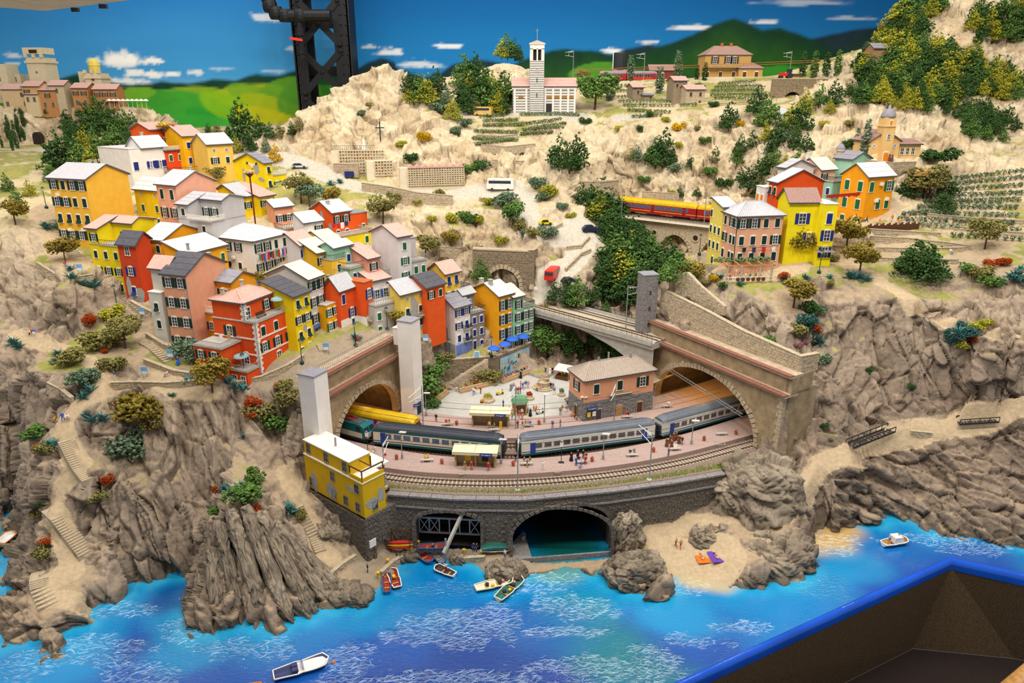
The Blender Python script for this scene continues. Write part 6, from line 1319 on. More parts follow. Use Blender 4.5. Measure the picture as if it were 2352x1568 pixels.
window(t,'L',d*.62,L1+1.7,'o',1.2,2.0);L2=H-8.4;block(t,-3.4,0,.2,d*.42,-2,L2,RO,None,'concrete','front_wing_walls');rows(t,'L',['bb'],.2,d*.42,L2,'green',x0=-3.4,first=1.7);balcony(t,-3.6,0,0,d*.42,L2+.2,'LF','metal','concrete',step=.3);window(t,'L',d*.3,L2+1.2,'D',1.1)
RED=(t,w,d,H,L1,L2)
t,w,d,H=house('narrow yellow house with dark slate roof right of the large red orange house','672 682 y131.7',66,710,600.5,'b820','#f0d008',('gx',2.2,.97),'r_dark','s',R=['pp','oo','pp','sD'],first=1.8,step=3.2)
for k,(u,z)in enumerate(((w*.5,H-2.9),(w*.55,H-7.0),(w*.4,H-9.2),(w*.9,H-5))):patch(t,'R',u,z,blob(.7,.5 if k!=1 else 1.2,k+70))
t,w,d,H=house('tall pale grey house with cream roof over a blue signed shop','708 642 y138',66,740,610,'b790','#d2cdc8',('gx',2.3),'r_cream','t',R=['ooo','oo','oo','..'],first=1.6,step=3.4,h=1.9)
MB().box(.2,w-.2,-.2,0,3.2,3.9).obj('shop_fascia',mat('shop_blue','#4a7cc2',.5),t)
sf=MB();sf.box(.2,w-.2,-.16,0,.2,.45);[sf.box(.2+k*(w-.5)/3,.36+k*(w-.5)/3,-.16,0,0,3.1)for k in range(4)];sf.obj('shop_frame',M['pale_wood'],t);MB().box(.3,w-.3,-.06,.02,.4,3.1).obj('shop_glass',M['glass'],t)
t,w,d,H=house('narrow orange yellow house with flower topped parapet beside the shop house','748.7 703 y139',62,776,5,'b792','#f2ab14',None,'concrete',R=['oo','oo','.o'],sm=G2,first=1.6,step=3.0)
t,w,d,H=house('orange house on white base with grey roof at the end of the promenade','778 667 y141',62,813,741,'b782','#e2561c',('gx',2.4),'r_ltile','t',R=['s.','.o','..'],sm='blue',first=2.2,step=3.4,h=2.0)
MB().box(-.08,w+.05,-.08,0,-2,4.3).obj('white_base',M['white_plaster'],t);window(t,'R',w*.75,3.0,'s',.8,1.7,'blue',y0=-.08)
block(t,w,w+2.6,-2.8,3,4.2,H+.8,'#e2561c',None,'pot','tower_walls');block(t,w,w+2.7,-2.85,3,-3,4.3,'#ece6e0',None,None,'tower_base');rows(t,'R',['o','s'],w,w+2.6,H+.8,'blue',y0=-2.8,first=2.6,step=3.8,h=2.0)
balcony(t,w,w+3.2,-4.2,-2.8,3.6,'LFR','metal','render_pale');chimney(t,.6,3,H+1,1.6,.6,'r_grey')
t,w,d,H=house('small white house with rosy tiled roof and pale blue double doors','854.6 646 y148',46,894,8,'b700','#e4ddd8',('gx',1.7,.8),'r_pink','t',R=['oo'],sm='blue2',first=3.2,h=2.2,wR=1.1)
t,w,d,H=house('grey house with plant filled roof terrace below the pale blue doors','860 704 y143',46,916.6,5,'b760','#bfb9b2',None,'concrete',R=['s..','s..'],sm=G2,first=2.4)
balcony(t,0,w,-.2,5,H+.15,'FLR','metal','concrete')
t,w,d,H=house('yellow and grey patched house with white tiled roof behind the far white lift tower','919 677 y145',47,979,894,'b765','#e3c75a',('gx',2.2,.95),'r_ltile','t',R=['rr','ps','.s'],first=1.3,step=2.9)
for k,(u,z,a,b)in enumerate(((w*.5,H-4.5,1.4,4.0),(w*.75,H-7.0,1.8,2.6),(w*.3,H-8.2,1.8,2.2))):patch(t,'R',u,z,blob(a,b,k+80))
balcony(t,w*.6,w-.3,-.9,0,H-5.4,'LFR','metal','concrete')
t,w,d,H=house('orange house with dark slate roof behind the white slate roofed house','979 661 y148',50,1021,8,'b760','#e2581c',('gx',2.0),'r_dark','s',R=['os','..'],first=1.9)
t,w,d,H=house('yellow house with rosy roof and blue blinds below the grey terraced house','1022 629 y156',46,1055.5,983,'b690','#eec440',('gx',2.0),'r_pink','t',R=['pp','oo'],sm='blue',first=1.8,step=3.6,h=1.9)
block(t,w,w+3.2,.5,4,-4,H-5,'#f0d21c',None,'concrete','wing_walls');balcony(t,w,w+3.4,0,3.6,H-4.8,'FR','dark_metal','concrete',True);rows(t,'R',['oo'],w,w+3.2,H-5.4,G2,y0=.5,first=1.4);block(t,w,w+2,4,8,-4,H+.2,'#f0d21c',('gx',.8),'r_ltile','s','rear_walls')
t,w,d,H=house('tall white house with slate roof, stained gable and blue shutters','1044 707 y152.8',47,1079.5,990,'b820','#e2dcd6',('gx',2.2),'r_grey','s',R=['oo','op','sp','..'],sm='blue',first=1.5,step=3.0)
for k,(u,z,a,b)in enumerate(((5.2,H-3.0,.7,2.6),(4.6,H-5.2,.9,1.6),(3.0,H-6.6,.9,1.8))):patch(t,'L',u,z,blob(a,b,k+90))
MB().box(.1,w-.1,-.12,0,.3,2.8).obj('shop_front',M['blue2'],t);MB().box(.3,1.4,-.18,0,.6,2.5).box(w-1.6,w-.3,-.18,0,.6,2.5).obj('shop_glass',M['glass_blue'],t);MB().box(-.07,0,0,3.5,0,3.0).obj('grey_base',M['patch'],t)
for z in(H-5.4,H-8.4):balcony(t,w*.52,w-.1,-.7,0,z,'LFR','dark_metal','concrete',True,.8)
t,w,d,H=house('grey stone house with roof terrace and dark blue shutters right of the slate roofed house','1081 720 y156.3',44,1113,6,'b810','stone_grey',None,'concrete',R=['ss','ss','ds'],sm='blue',first=1.9,step=3.0)
block(t,-.4,w-1.2,2.2,6,H,H+4.0,'stone_grey',('gx',1.2),'r_ltile','t','upper_walls');window(t,'R',w*.35,H+1.5,'s',sm='blue',y0=2.2,h=1.9);balcony(t,0,w,-.2,2.2,H+.15,'FR','dark_metal','concrete')
t,w,d,H=house('tall orange yellow house with white roof and arcaded foot above the cafe','1146 680.5 y158',45,1178.6,1082,'b803','#f0a414',('gx',2.2),'r_white','s',R=['oo','oo','oo','..'],first=2.4,step=3.5,h=2.3)
for u,dp,fc in((3.6,0,'L'),(w*.5,0,'R')):
 b=MB();pts=[(1.05*math.cos(math.pi*k/10),1.4+1.05*math.sin(math.pi*k/10))for k in range(11)];b.ext([(1.05,0)]+pts+[(-1.05,0)],-.05,.03);b.obj('arcade_opening',M['cave'],t,(u,0,0)if fc=='R' else(0,u,0),0 if fc=='R' else-math.pi/2)
chimney(t,.6,6.5,H+1.0,1.9,.8,'concrete');chimney(t,.8,3.6,H+1.2,1.9,.8,'concrete')
t,w,d,H=house('green house with pale roof and railed corner terrace at the right end of the cafe','1180 683 y160.5',41,1202,6,'b795','#8fc09a',('gx',1.8,.8),'r_cream','t',R=['o','o','o','o'],first=2.0,step=3.1,h=1.9)
block(t,w,w+3.4,0,5,-3,H-3,'#8fc09a',None,'concrete','corner_walls');rows(t,'R',['oo','oo','oo'],w,w+3.4,H-2.8,'green',first=2.2,step=3.1,h=1.9);balcony(t,w,w+3.5,-.2,4,H-2.8,'FR','green','concrete',True);block(t,w,w+2.6,5,9,-3,H-.4,'#8fc09a',('gx',1.0),'r_cream','t','rear_walls')
# ---------------------------------------------------------------- right village
t,w,d,H=house('mint green house with dark grey roof at the back of the right hand village','1957.8 366 y180',30,2001,1918.7,'b440','#9fcdb2',('gy',1.5),'r_grey','s',L=['..','ss'],sm='blue',first=2.4)
block(t,-6,0,0,d+2,-5,H-5,'#8fbfa4',None,'concrete','front_walls');rows(t,'L',['.ss','.s.'],0,d+2,H-5,'blue',x0=-6,first=2.4,step=4);balcony(t,-6.2,0,-.2,d+2.2,H-4.8,'LFB','dark_metal','concrete',True)
t,w,d,H=house('peach house with pale tiled roof between the grey gable and the mint house','1887 390 y179',26,1920,1856,'b440','#e2b79a',('gx',2.4,.9),'r_cream','t',R=['o.'],L=['..'],first=1.8)
chimney(t,1.5,6,H+2,1.4,.7,'white_plaster')
t,w,d,H=house('pale grey gabled house with orange shutters at the back of the right village','1805 385.5 y176',24,1870,1787.6,'b450','#d9d4d2',('gy',1.7),'r_ltile','s',L=['ss'],sm='orange',first=3.2)
t,w,d,H=house('orange gabled house with white roof behind the yellow house of the right village','1787.6 419 y162',13,1892.7,1767,'b530','#dd5118',('gy',2.6),'r_white','s',L=['pp'],first=2.0,fnd=6)
block(t,-.8,2,d,d+3.6,-6,H-1.6,'#e8e4e0',None,'white_plaster','white_annex');rows(t,'L',['ss'],d,d+3.6,H-2.2,'orange',x0=-.8,first=2.2,h=2.2)
t,w,d,H=house('large orange yellow house with white roof and green shutters in the right village','1995.7 406 y168',24,2056,1935,'b510','#f0a012',('gx',2.6,.5),'r_white','s',R=['s.o','.ss','d.o'],L=['ss','ss','ss'],sm=G2,first=2.4,step=4.1,h=2.2,wR=1.3)
for u,z in((w*.5,H-1.8),(w*.4,H-5.6),(w*.8,H-5.4)):MB().cb((u,-.3,z),(.9,.5,.7)).obj('air_conditioner',M['white_frame'],t)
t,w,d,H=house('bright yellow house with brown tiled roof and blue shutters in the right village','1814.7 463.6 y153',3,1882,1788.6,'b600','#f0dc12',('gx',2.4),'r_brown','t',R=['.o.','..o','...'],sm='blue',first=3.6,step=4.2,h=2.2,wR=1.4,fnd=5)
block(t,w,w+3.0,-2.4,4.0,-6,H-.2,'#f0dc12',None,'white_plaster','tower_walls');rows(t,'R',['s','o','o'],w,w+3.0,H-.2,'blue',y0=-2.4,first=3.0,step=3.6,h=2.2,w=1.2);balcony(t,w-.6,w+3.2,-3.6,-2.4,2.9,'LFR','dark_metal','concrete')
YEL=(t,w,H)
t,w,d,H=house('pale yellow house with white roof and flat loggia left of the pink house','1662 476 y156',13,1692,1634,'b622','#ead462',('gx',1.4,.9),'r_white','s',L=['s...','sss','sss','.s.'],first=2.0,step=3.4,wR=.8,fnd=5)
t,w,d,H=house('pink house with pale hip roof above the vine pergola in the right village','1695.4 497 y150',10,1800.6,1658.5,'b612','#e0a886',('hip',2.4,.9),'r_ltile','t',R=['ooss','ssso','ssss'],L=['ss.oo','oo.ss','ss.ss'],first=1.6,step=3.6,wR=1.05,h=1.8,fnd=4)
for y in(.0,):MB().bar((-.05,-.05,0),(-.05,-.05,H),.15,n=6).obj('downpipe',M['dark_metal'],t)
PINK=(t,w,d,H)
# ---------------------------------------------------------------- station house on the square
t,w,d,H=house('salmon station house on a grey stone ground floor with hip roof','1340 968 z12.3',22,1497,1306,8.9,'#e0a07c',('hip',2.3,.85),'r_station','t',R=['sso','...'],L=['o','.'],first=2.2,cat='station',name='station_house',base='floor',fnd=0,h=2.0,wR=1.2)
sb=MB()
for a,b in(((0,0),(w,0)),((0,d),(0,0)),((w,0),(w,d))):stones(sb,a,b,0,4.2,None,.8,.4,.12,21)
MB().box(-.06,w+.06,-.06,d+.06,0,4.2).obj('stone_base',M['stone_grey'],t);tag(sb.obj('stone_courses',M['stone_grey'],t),kind='stuff')
for k,(u,kk,sm)in enumerate(((w*.2,'d','glass'),(w*.5,'d','pale_wood'),(w*.8,'d','wood'))):window(t,'R',u,1.6,kk,1.3,2.4,sm,'stone_pale',y0=-.2)
window(t,'L',d*.45,1.7,'d',1.2,2.3,'wood','stone_pale',x0=-.2)
MB().box(w*.35,w*.68,-.25,-.1,4.5,4.95).obj('name_board',mat('board_green','#3d6a57',.5),t);MB().box(w*.352,w*.678,-.28,-.1,4.72,4.93,0).obj('board_stripe',M['white_frame'],t)
for x in(.5,1.7):MB().box(x,x+1.0,-.35,-.2,.9,2.1).obj('notice_case',M['dark_metal'],t);MB().box(x+.1,x+.9,-.38,-.3,1.0,2.0).obj('notice_sheet',M['white_frame']if x>1 else mat('notice_yellow','#e8c040',.6),t)
for x,y in((w*.3,d*.5),(w*.75,d*.45),(w*.5,d*.75)):MB().bar((x,y,H+1.0),(x,y,H+3.2),.4,n=8).obj('chimney',M['metal'],t)
STN=(t,w,d,H)
# ---------------------------------------------------------------- planting: shared crown shapes, many trees
def fol(k,h,var=.35):return mat('foliage_'+k,h,.9,var=var,scale=9,rnd=.12,spec=.1)
FC={'D':fol('dark_green','#3f5c30'),'M':fol('mid_green','#5d7c3c'),'L':fol('yellow_green','#a3a034'),'Y':fol('yellow','#c9a01c'),'O':fol('olive','#86804a'),'G':fol('grey_green','#6c8064'),'R':fol('rust','#a8481c'),'B':fol('blue_green','#3f6660'),'V':fol('vine','#74845a'),'W':fol('whitish','#d8dcd0'),'P':fol('pinkish','#b0747c'),'N':fol('lemon_olive','#8d7c34',.55)}
bark=mat('bark','#5a4130',.9,var=.25,scale=6,bump=.5)
OCT=[(1,0,0),(-1,0,0),(0,1,0),(0,-1,0),(0,0,1),(0,0,-1)];OF=[(0,2,4),(2,1,4),(1,3,4),(3,0,4),(2,0,5),(1,2,5),(3,1,5),(0,3,5)]
def tufts(cl,n,size,seed):
 'leafy tufts scattered over blobs cl = (x, y, z, rx, rz)'
 r=np.random.RandomState(seed);cl=np.array(cl);w=cl[:,3]**2;i=r.choice(len(cl),n,p=w/w.sum())
 d=r.normal(size=(n,3));d/=np.linalg.norm(d,axis=1,keepdims=True);k=r.uniform(.62,1.08,(n,1))
 c=cl[i,:3]+d*k*np.stack([cl[i,3],cl[i,3],cl[i,4]],1);s=size*r.uniform(.55,1.35,(n,1,1))*np.where(k>1,.7,1)[:,:,None]
 v=c[:,None,:]+np.array(OCT)[None]*s*r.uniform(.5,1.25,(n,6,1))+r.normal(size=(n,6,3))*s*.25
 f=(np.array(OF)[None]+6*np.arange(n)[:,None,None]).reshape(-1,3);return v.reshape(-1,3),f
def crown_mesh(kind,i):
 def f():
  r=random.Random(i*7+len(kind));cl=[]
  if kind=='conifer':
   for k in range(13):
    z=.14+.84*k/12;rad=.31*(1-z)**.75+.06
    for j in range(4 if z<.7 else 2):a=r.random()*6.28;cl.append((math.cos(a)*rad*.75,math.sin(a)*rad*.75,z,rad*.62+.02,.07))
   n,s=620,.034
  elif kind=='cypress':
   for k in range(9):z=.06+.9*k/8;cl.append((0,0,z,.10*(1-abs(z-.4))**.8+.02,.08))
   n,s=380,.028
  elif kind=='bush':
   for k in range(9):a=r.random()*6.28;q=r.random()**.5*.34;cl.append((math.cos(a)*q,math.sin(a)*q,.22+.38*r.random()*(1-q),.24,.2))
   n,s=520,.05
  else:
   for k in range(12):a=r.random()*6.28;q=r.random()**.5*.3;cl.append((math.cos(a)*q,math.sin(a)*q,.42+.42*r.random()*(1-q),.19,.13))
   n,s=640,.036
  return tufts(cl,n,s,i+50)
 return cached(('cv',kind,i),f)
def plant(lab,p,h,kind,col,group,cat,name,wide=1.0,i=None):
 i=random.randrange(3)if i is None else i;v,f=crown_mesh(kind,i)
 me=cached(('cm',kind,i,col),lambda:mesh_np('foliage',v*np.array((1,1,1))*87.0/87,f,[FC[col]]))
 t=thing(name,lab,cat,(p[0],p[1],p[2]-.12),random.random()*6.28,group);t.scale=(h*wide,h*wide,h)
 link('crown' if kind!='bush' else 'foliage',me,t)
 if kind in('conifer','broad'):
  def tr():
   b=MB();b.bar((0,0,-.05),(.02,.01,.5),.05,n=6,w2=.03)
   if kind=='broad':b.bar((.02,.01,.42),(-.16,.06,.66),.03,n=5,w2=.015).bar((.02,.01,.45),(.17,-.08,.68),.03,n=5,w2=.015).bar((.02,.01,.5),(.03,.12,.72),.03,n=5,w2=.015)
   return b.mesh('trunk',bark)
  link('trunk',cached(('tr',kind),tr),t)
 return t
CN={'D':'dark green','M':'mid green','L':'yellow green','Y':'golden yellow','O':'olive green','G':'grey green','R':'rust red','B':'blue green','V':'green','W':'white flowering','P':'pink flowering','N':'lemon dotted'}
def grove(where,spec,kind='conifer',wide=1.0):
 'spec: "px py heightpx colour; ..." bases given in the photograph'
 for s in spec.split(';'):
  a=s.split();p=hit(float(a[0]),float(a[1]));dep=proj(p)[2];h=float(a[2])*dep/F*1.06;c=a[3]
  kd={'conifer':'tree','broad':'tree','cypress':'tree','bush':'bush'}[kind]
  nm={'conifer':'conifer_tree','broad':'broadleaf_tree','cypress':'cypress_tree','bush':'bush'}[kind]
  plant('%s %s %s'%(CN[c],{'conifer':'shaggy conifer','broad':'round crowned tree','cypress':'slim cypress','bush':'bush'}[kind],where),p,h,kind,c,('bushes ' if kd=='bush' else 'trees ')+where,kd,nm,wide*random.uniform(.9,1.1)*float(a[4]if len(a)>4 else 1))
def scatter(where,poly,n,hpx,cols,kind='conifer',seed=1,wide=1.0,mind=11):
 r=random.Random(seed);xs=[p[0]for p in poly];ys=[p[1]for p in poly];pts=[];tr=0
 def inside(x,y):
  c=False
  for(x0,y0),(x1,y1)in zip(poly,poly[1:]+poly[:1]):
   if(y0>y)!=(y1>y)and x<(x1-x0)*(y-y0)/(y1-y0)+x0:c=not c
  return c
 while len(pts)<n and tr<n*40:
  tr+=1;x,y=r.uniform(min(xs),max(xs)),r.uniform(min(ys),max(ys))
  if inside(x,y)and all(math.hypot(x-a,(y-b)*1.6)>mind for a,b in pts):pts.append((x,y))
 grove(where,';'.join('%.0f %.0f %.0f %s'%(x,y,hpx*r.uniform(.75,1.2),r.choice(cols))for x,y in sorted(pts,key=lambda q:q[1])),kind,wide)
grove('behind the left village','560 330 92 D;597 318 50 D;645 316 34 O;500 312 30 O;480 310 26 D;525 312 24 O;620 318 34 D;672 312 30 D;688 300 30 O;575 348 42 D;545 352 36 L;612 350 30 G;632 372 38 Y')
grove('below the hill town on the left','205 315 74 D;226 300 74 M;246 322 84 D;262 356 72 M;172 340 62 D;148 395 96 D;190 398 74 M;214 402 62 L;238 396 54 D;128 388 52 D;268 306 52 D;288 316 62 M;306 302 42 D;186 268 28 D;216 258 32 L;176 425 42 D;120 418 44 M;282 352 50 D;226 360 60 M;200 350 56 L;158 300 46 D;250 290 40 M;300 340 46 D;40 470 40 M;70 450 36 L;20 440 40 M;190 250 24 D;260 255 24 D;48 262 16 D;108 262 18 D')
scatter('in the lower left meadow grove',[(5,300),(55,285),(62,345),(5,350)],16,34,'D','cypress',3,1.0,8)
grove('beside the wood below the hill town','165 352 64 D;178 352 56 D;156 345 44 D','cypress')
grove('between the white peak and the striped church','938 215 50 D;965 238 62 M;980 240 64 L;955 218 46 D;1004 222 62 D;1064 205 74 M;1090 212 80 D;1060 246 62 D;1100 248 86 D;1120 250 84 M;1136 240 64 L;1152 236 66 D;1166 246 74 M;1040 276 50 L;1076 262 60 D;1112 226 70 D;1080 235 60 L;1010 260 40 D;1025 240 36 G;1140 262 50 L;1155 265 44 D;940 238 40 L;1090 262 40 O')
grove('on top of the pale rock dome','1152 134 42 L;1166 136 52 M;1182 136 44 D;1194 142 26 D')
grove('standing right of the striped church','1366 252 88 M 1.25','broad');grove('in front of the red upland train','1336 190 34 O 1.3','broad')
grove('along the upland railway','1448 184 50 G;1514 214 54 G;1556 186 60 G;1618 184 36 D;1600 182 30 D;1842 176 50 D;1868 178 54 M;1896 174 48 D;1922 172 50 M','cypress',1.5)
grove('on the pale cliff in the middle distance','1284 392 78 D;1308 396 60 D;1328 388 74 D;1506 384 66 D;1522 382 78 D;1498 376 50 M;1540 380 44 D;1462 372 38 G;1452 366 30 O;1674 298 60 D;1642 374 34 D;1700 352 40 D;1692 376 44 M;1586 386 30 D;1700 420 34 D;1560 452 26 D;1600 452 24 D')
grove('in the gully beside the narrow waterfall','1740 262 62 D;1764 292 70 M;1790 330 64 D;1812 300 60 L;1836 302 72 D;1846 262 54 L;1822 344 62 D;1760 326 44 L;1852 352 42 D;1880 248 52 M;1916 244 54 D;1728 340 40 D;1750 406 54 D;1776 384 46 M;1720 436 50 D;1742 452 44 D;1800 390 34 L;1830 380 36 M;1748 290 50 M;1770 350 50 D;1905 262 34 L')
scatter('on the steep upper right mountain',[(1965,185),(2010,120),(2055,60),(2095,20),(2140,15),(2175,20),(2120,70),(2115,115),(2160,135),(2240,150),(2245,215),(2170,232),(2060,225),(1975,212)],105,54,'DDMMMLLDL',seed=5,wide=1.15,mind=11)
scatter('on the far upper right slope',[(2235,55),(2352,20),(2352,100),(2235,100)],30,50,'DMML',seed=6,mind=14)
scatter('on the right edge of the upper mountain',[(2215,150),(2352,200),(2352,235),(2260,230)],20,44,'DMLL',seed=7,mind=14)
scatter('above the yellow chapel',[(2205,262),(2300,262),(2345,300),(2300,330),(2215,320)],22,42,'DMD',seed=8,mind=13)
grove('above the chapel cliff','2115 250 44 D;2130 258 40 M;1998 210 46 D;2010 236 40 L;2055 232 46 D;2172 262 36 D;2190 250 30 L')
scatter('in the dense wood below the viaduct',[(1345,455),(1395,475),(1420,520),(1470,560),(1540,600),(1560,655),(1480,660),(1440,700),(1392,690),(1385,600),(1378,530)],62,62,'DDDDMMDDL',seed=9,wide=1.35,mind=13)
grove('below the serpentine road','1275 690 44 D;1300 696 58 D;1322 700 64 M;1345 700 48 D;1365 692 36 D;1310 702 40 D;1390 725 34 M;1430 800 40 M;1335 470 50 D;1362 482 58 D;1105 645 52 M')
grove('beside the gorge under the bridge','1246 752 62 N 1.2;1258 822 84 M 1.1;1236 800 60 M 1.1','broad')
grove('among the rocks below the cemetery','1160 478 54 G;1176 502 56 M;1238 432 40 G;1262 452 44 L;1246 462 34 G;1080 398 34 M;1108 392 36 D;1062 506 34 M;1040 512 34 L;1082 514 36 D;1098 512 30 L;1196 530 40 O;1225 545 36 O;1012 262 40 G;1260 545 40 G;990 510 24 L;944 372 30 D;976 325 34 Y;920 340 26 L;850 248 20 O;830 268 24 G;1066 292 30 G;1045 310 30 G;1540 448 22 L','bush',1.1)
grove('beside the upper lane of the left village','36 516 66 N 1.1;150 604 68 N 1.2;692 466 76 O;712 476 66 G;764 474 50 N;500 424 50 O 1.1;602 662 46 N 1.1;880 514 72 O 1.25;978 592 62 O 1.2;1036 574 54 N','broad')
grove('in front of the left village','288 800 78 O 1.1;488 900 92 N 1.15;908 752 54 N 1.2','broad')
grove('on the slope under the left village','322 962 96 N 1.15;305 1046 84 G 1.2;350 985 50 O;240 800 70 O;258 730 44 L;290 760 60 O;430 815 60 G 1.2;452 830 44 G;262 850 50 O;190 890 70 G;165 840 60 O;560 1152 66 M 1.3;585 1110 52 M;500 1180 36 M;640 985 60 M;600 960 56 O;668 930 60 O;650 900 44 O;95 1160 24 D;86 1185 30 O;225 1150 40 O 1.3;100 1280 40 O;80 1010 50 M;105 1040 40 O;690 1190 30 O;400 1090 1 O'.replace(';400 1090 1 O',''),'bush',1.15)
grove('in autumn colour on the left slope','205 745 36 R;582 935 42 R;576 960 30 R;250 1110 38 R;502 1130 26 R;585 1190 44 R;610 1210 38 R;105 1250 28 R;640 892 28 R;355 985 30 R;90 1030 24 R;240 810 18 R','bush')
grove('on the terrace around the square','1024 776 56 D 1.2;1018 830 40 O 1.2;990 862 64 M 1.2;972 905 76 M 1.2;985 940 44 M;1112 880 54 O 1.1;1150 838 1 O'.replace(';1150 838 1 O',''),'bush',1.15)
grove('beside the pavement of the square','1108 884 52 O 1.2;1313 940 34 O 1.1','broad')
grove('around the right hand village','1832 596 82 N 1.15;1942 580 92 N 1.1;1972 636 92 N 1.0;1584 650 62 N 1.2;1822 706 78 N 1.2;2262 572 80 O 1.1','broad')
grove('on the right hand cliff top','2100 640 88 D;2132 646 84 D;2090 620 60 D;2120 620 64 M;2164 486 50 D;2176 448 44 D;2086 452 50 D','conifer',1.3)
grove('on the right hand cliff','1860 720 48 D;1850 745 44 B;1832 770 44 O;1870 760 30 R;1875 725 40 G;1770 790 30 M;1762 800 18 W;1832 795 18 P;1850 790 16 P;1880 835 40 G;1992 852 22 D;2090 890 16 D;1895 980 18 D;2215 770 44 B;2240 760 34 L;2230 785 26 R;2205 800 30 L;2190 780 36 B;2262 750 30 L;2250 642 50 O;2270 660 44 M;2275 615 30 R;2300 610 30 R;2225 630 40 M;2340 650 34 B;2140 600 22 P;1705 1082 34 O;1700 1058 18 Y;1640 645 24 Y;1620 655 22 O;1660 660 22 D;1800 640 24 R;1910 600 26 O;1905 655 20 O;2155 372 48 D 1.3;1945 340 30 D;1948 290 22 O;1908 1010 10 O;2080 385 24 O','bush',1.2)
grove('on the pale slopes around the chapel','1880 412 26 D;1890 290 20 L;2120 235 30 Y;2148 195 26 Y;1640 246 20 D;1600 212 30 M;1490 268 18 D;1345 285 24 D;1560 300 30 Y;1470 300 20 D;1560 340 22 L;1700 290 20 Y;1385 210 24 M;1400 230 24 G','bush',1.2)
grove('beside the yellow chapel','1964 352 54 G;1984 356 74 G','cypress',1.3)
grove('beside the tree house','2122 462 92 O 1.2','broad')
def agave_me(i):
 r=random.Random(i);b=MB()
 for k in range(34):
  a=r.random()*6.28;e=.15+1.1*r.random();L=.8+.35*r.random();w=.07;c,s=math.cos(a),math.sin(a)
  x0,z0=.05,.05;x1,z1=L*.55*math.cos(e),L*.6*math.sin(e);x2,z2=L*math.cos(e*.85),L*math.sin(e*.85)
  b.add([(c*x0-s*w,s*x0+c*w,z0),(c*x0+s*w,s*x0-c*w,z0),(c*x1-s*w,s*x1+c*w,z1),(c*x1+s*w,s*x1-c*w,z1),(c*x2,s*x2,z2),(c*x1,s*x1,z1-.08)],[(0,1,3,2),(2,3,4),(2,4,5),(3,5,4),(0,2,5),(1,5,3)])
 return b.mesh('leaves',fol('agave','#4d7d78',.2))
for where,s in(('on the slope under the left village','30 790 36;42 800 30;135 528 42;105 525 36;162 640 34;200 650 40;215 660 44;188 655 30;135 815 30;125 835 26;210 900 40;190 915 36;215 970 44;235 965 40;200 960 36;122 1025 40;110 1030 34;435 880 36;525 880 36;545 890 36;560 895 30;535 1135 44;515 1125 36;550 1120 36;660 1175 46;672 1180 36;165 620 26;248 765 30;180 830 26;40 795 26;395 910 24;560 1005 26'),('on the right hand cliff top','1800 640 28;1850 640 26;1840 750 40;1870 745 36;1855 760 36;2200 770 44;2225 770 40;2185 790 40;2330 640 50;2300 650 34;1965 640 40;1990 645 36;1950 638 34;1640 640 30;1655 640 26;1885 790 40;1870 780 30;1700 655 26;1905 640 24;2342 622 30'),('near the square and the road','740 440 24;760 425 26;818 780 36;780 420 22;1200 540 20')):
 for a in s.split(';'):
  x,y,hp=map(float,a.split());p=hit(x,y);h=hp*proj(p)[2]/F
  t=tag(link('agave_plant',cached(('ag',int(x)%3),lambda x=x:agave_me(int(x)%3)),None,(p[0],p[1],p[2]-.1),random.random()*6,h*.62),'spiky blue green agave '+where,'agave','agaves '+where)
VI=0
def vine_row(where,a,b,n,hh=.9,col='V'):
 pts=[hit(*lerp2(a,b,(k+.5)/n))for k in range(n)];vv=[];ff=[];base=0;r=np.random.RandomState(int(a[0]+a[1]))
 for p in pts:
  v,f=tufts([(0,0,hh*.7,hh*.55,hh*.4)],26,.17*hh,r.randint(1e6));vv.append(v+np.array(p));ff.append(f+base);base+=len(v)
 st=MB()
 for p in pts:st.bar(p,(p[0],p[1],p[2]+hh*.7),.09)
 o=mesh_np('vine_row',np.concatenate(vv),np.concatenate(ff),[FC[col]]);t=tag(link('vine_row',o),'low row of trained vines '+where,'vines','vine rows '+where);st.obj('stems',bark,t)
def vines(where,rws,hh=.9,col='V'):
 for a in rws.split(';'):x0,y0,x1,y1,n=map(float,a.split());vine_row(where,(x0,y0),(x1,y1),int(n),hh,col)
vines('on the terraces below the striped church','1195 267 1270 266 14;1110 281 1190 279 14;1110 292 1200 290 16;1195 290 1290 278 16;1220 298 1300 288 14;1090 305 1190 308 18;1195 312 1270 308 14;1200 302 1295 296 14;1085 322 1190 326 18;1090 336 1180 324 16;1270 265 1330 268 10;1100 272 1160 268 8',1.1)
vines('on the terraces below the upland station','1650 196 1735 190 14;1640 204 1745 200 16;1632 212 1755 209 18;1630 222 1760 220 18;1640 229 1745 229 14;1560 246 1600 244 6;1420 236 1560 236 18;1430 245 1550 246 14;1440 256 1540 262 12;1340 205 1440 200 12;1350 216 1450 212 14;1345 228 1440 226 12;1450 272 1520 268 9',1.1)
vines('on the stone terraces right of the village','2160 420 2352 396 14;2140 432 2352 412 16;2130 444 2350 430 16;2120 456 2352 448 18;2120 468 2345 464 17;2105 480 2340 482 17;2090 494 2340 500 17;2060 508 2330 518 18;2110 522 2345 534 15;2070 498 2150 490 6;2180 545 2350 555 10;2200 470 2300 470 6;2250 210 2352 208 8;2270 222 2352 224 7',1.2,'G')
scatter('along the middle ridge of the upper right mountain',[(1945,215),(2060,235),(2200,225),(2210,245),(2060,255),(1960,240)],24,44,'DMMLD',seed=15,mind=11)
scatter('in the shrubbery under the concrete bridge',[(1270,800),(1340,780),(1420,800),(1430,835),(1330,830)],12,40,'DMD','bush',16,1.2)
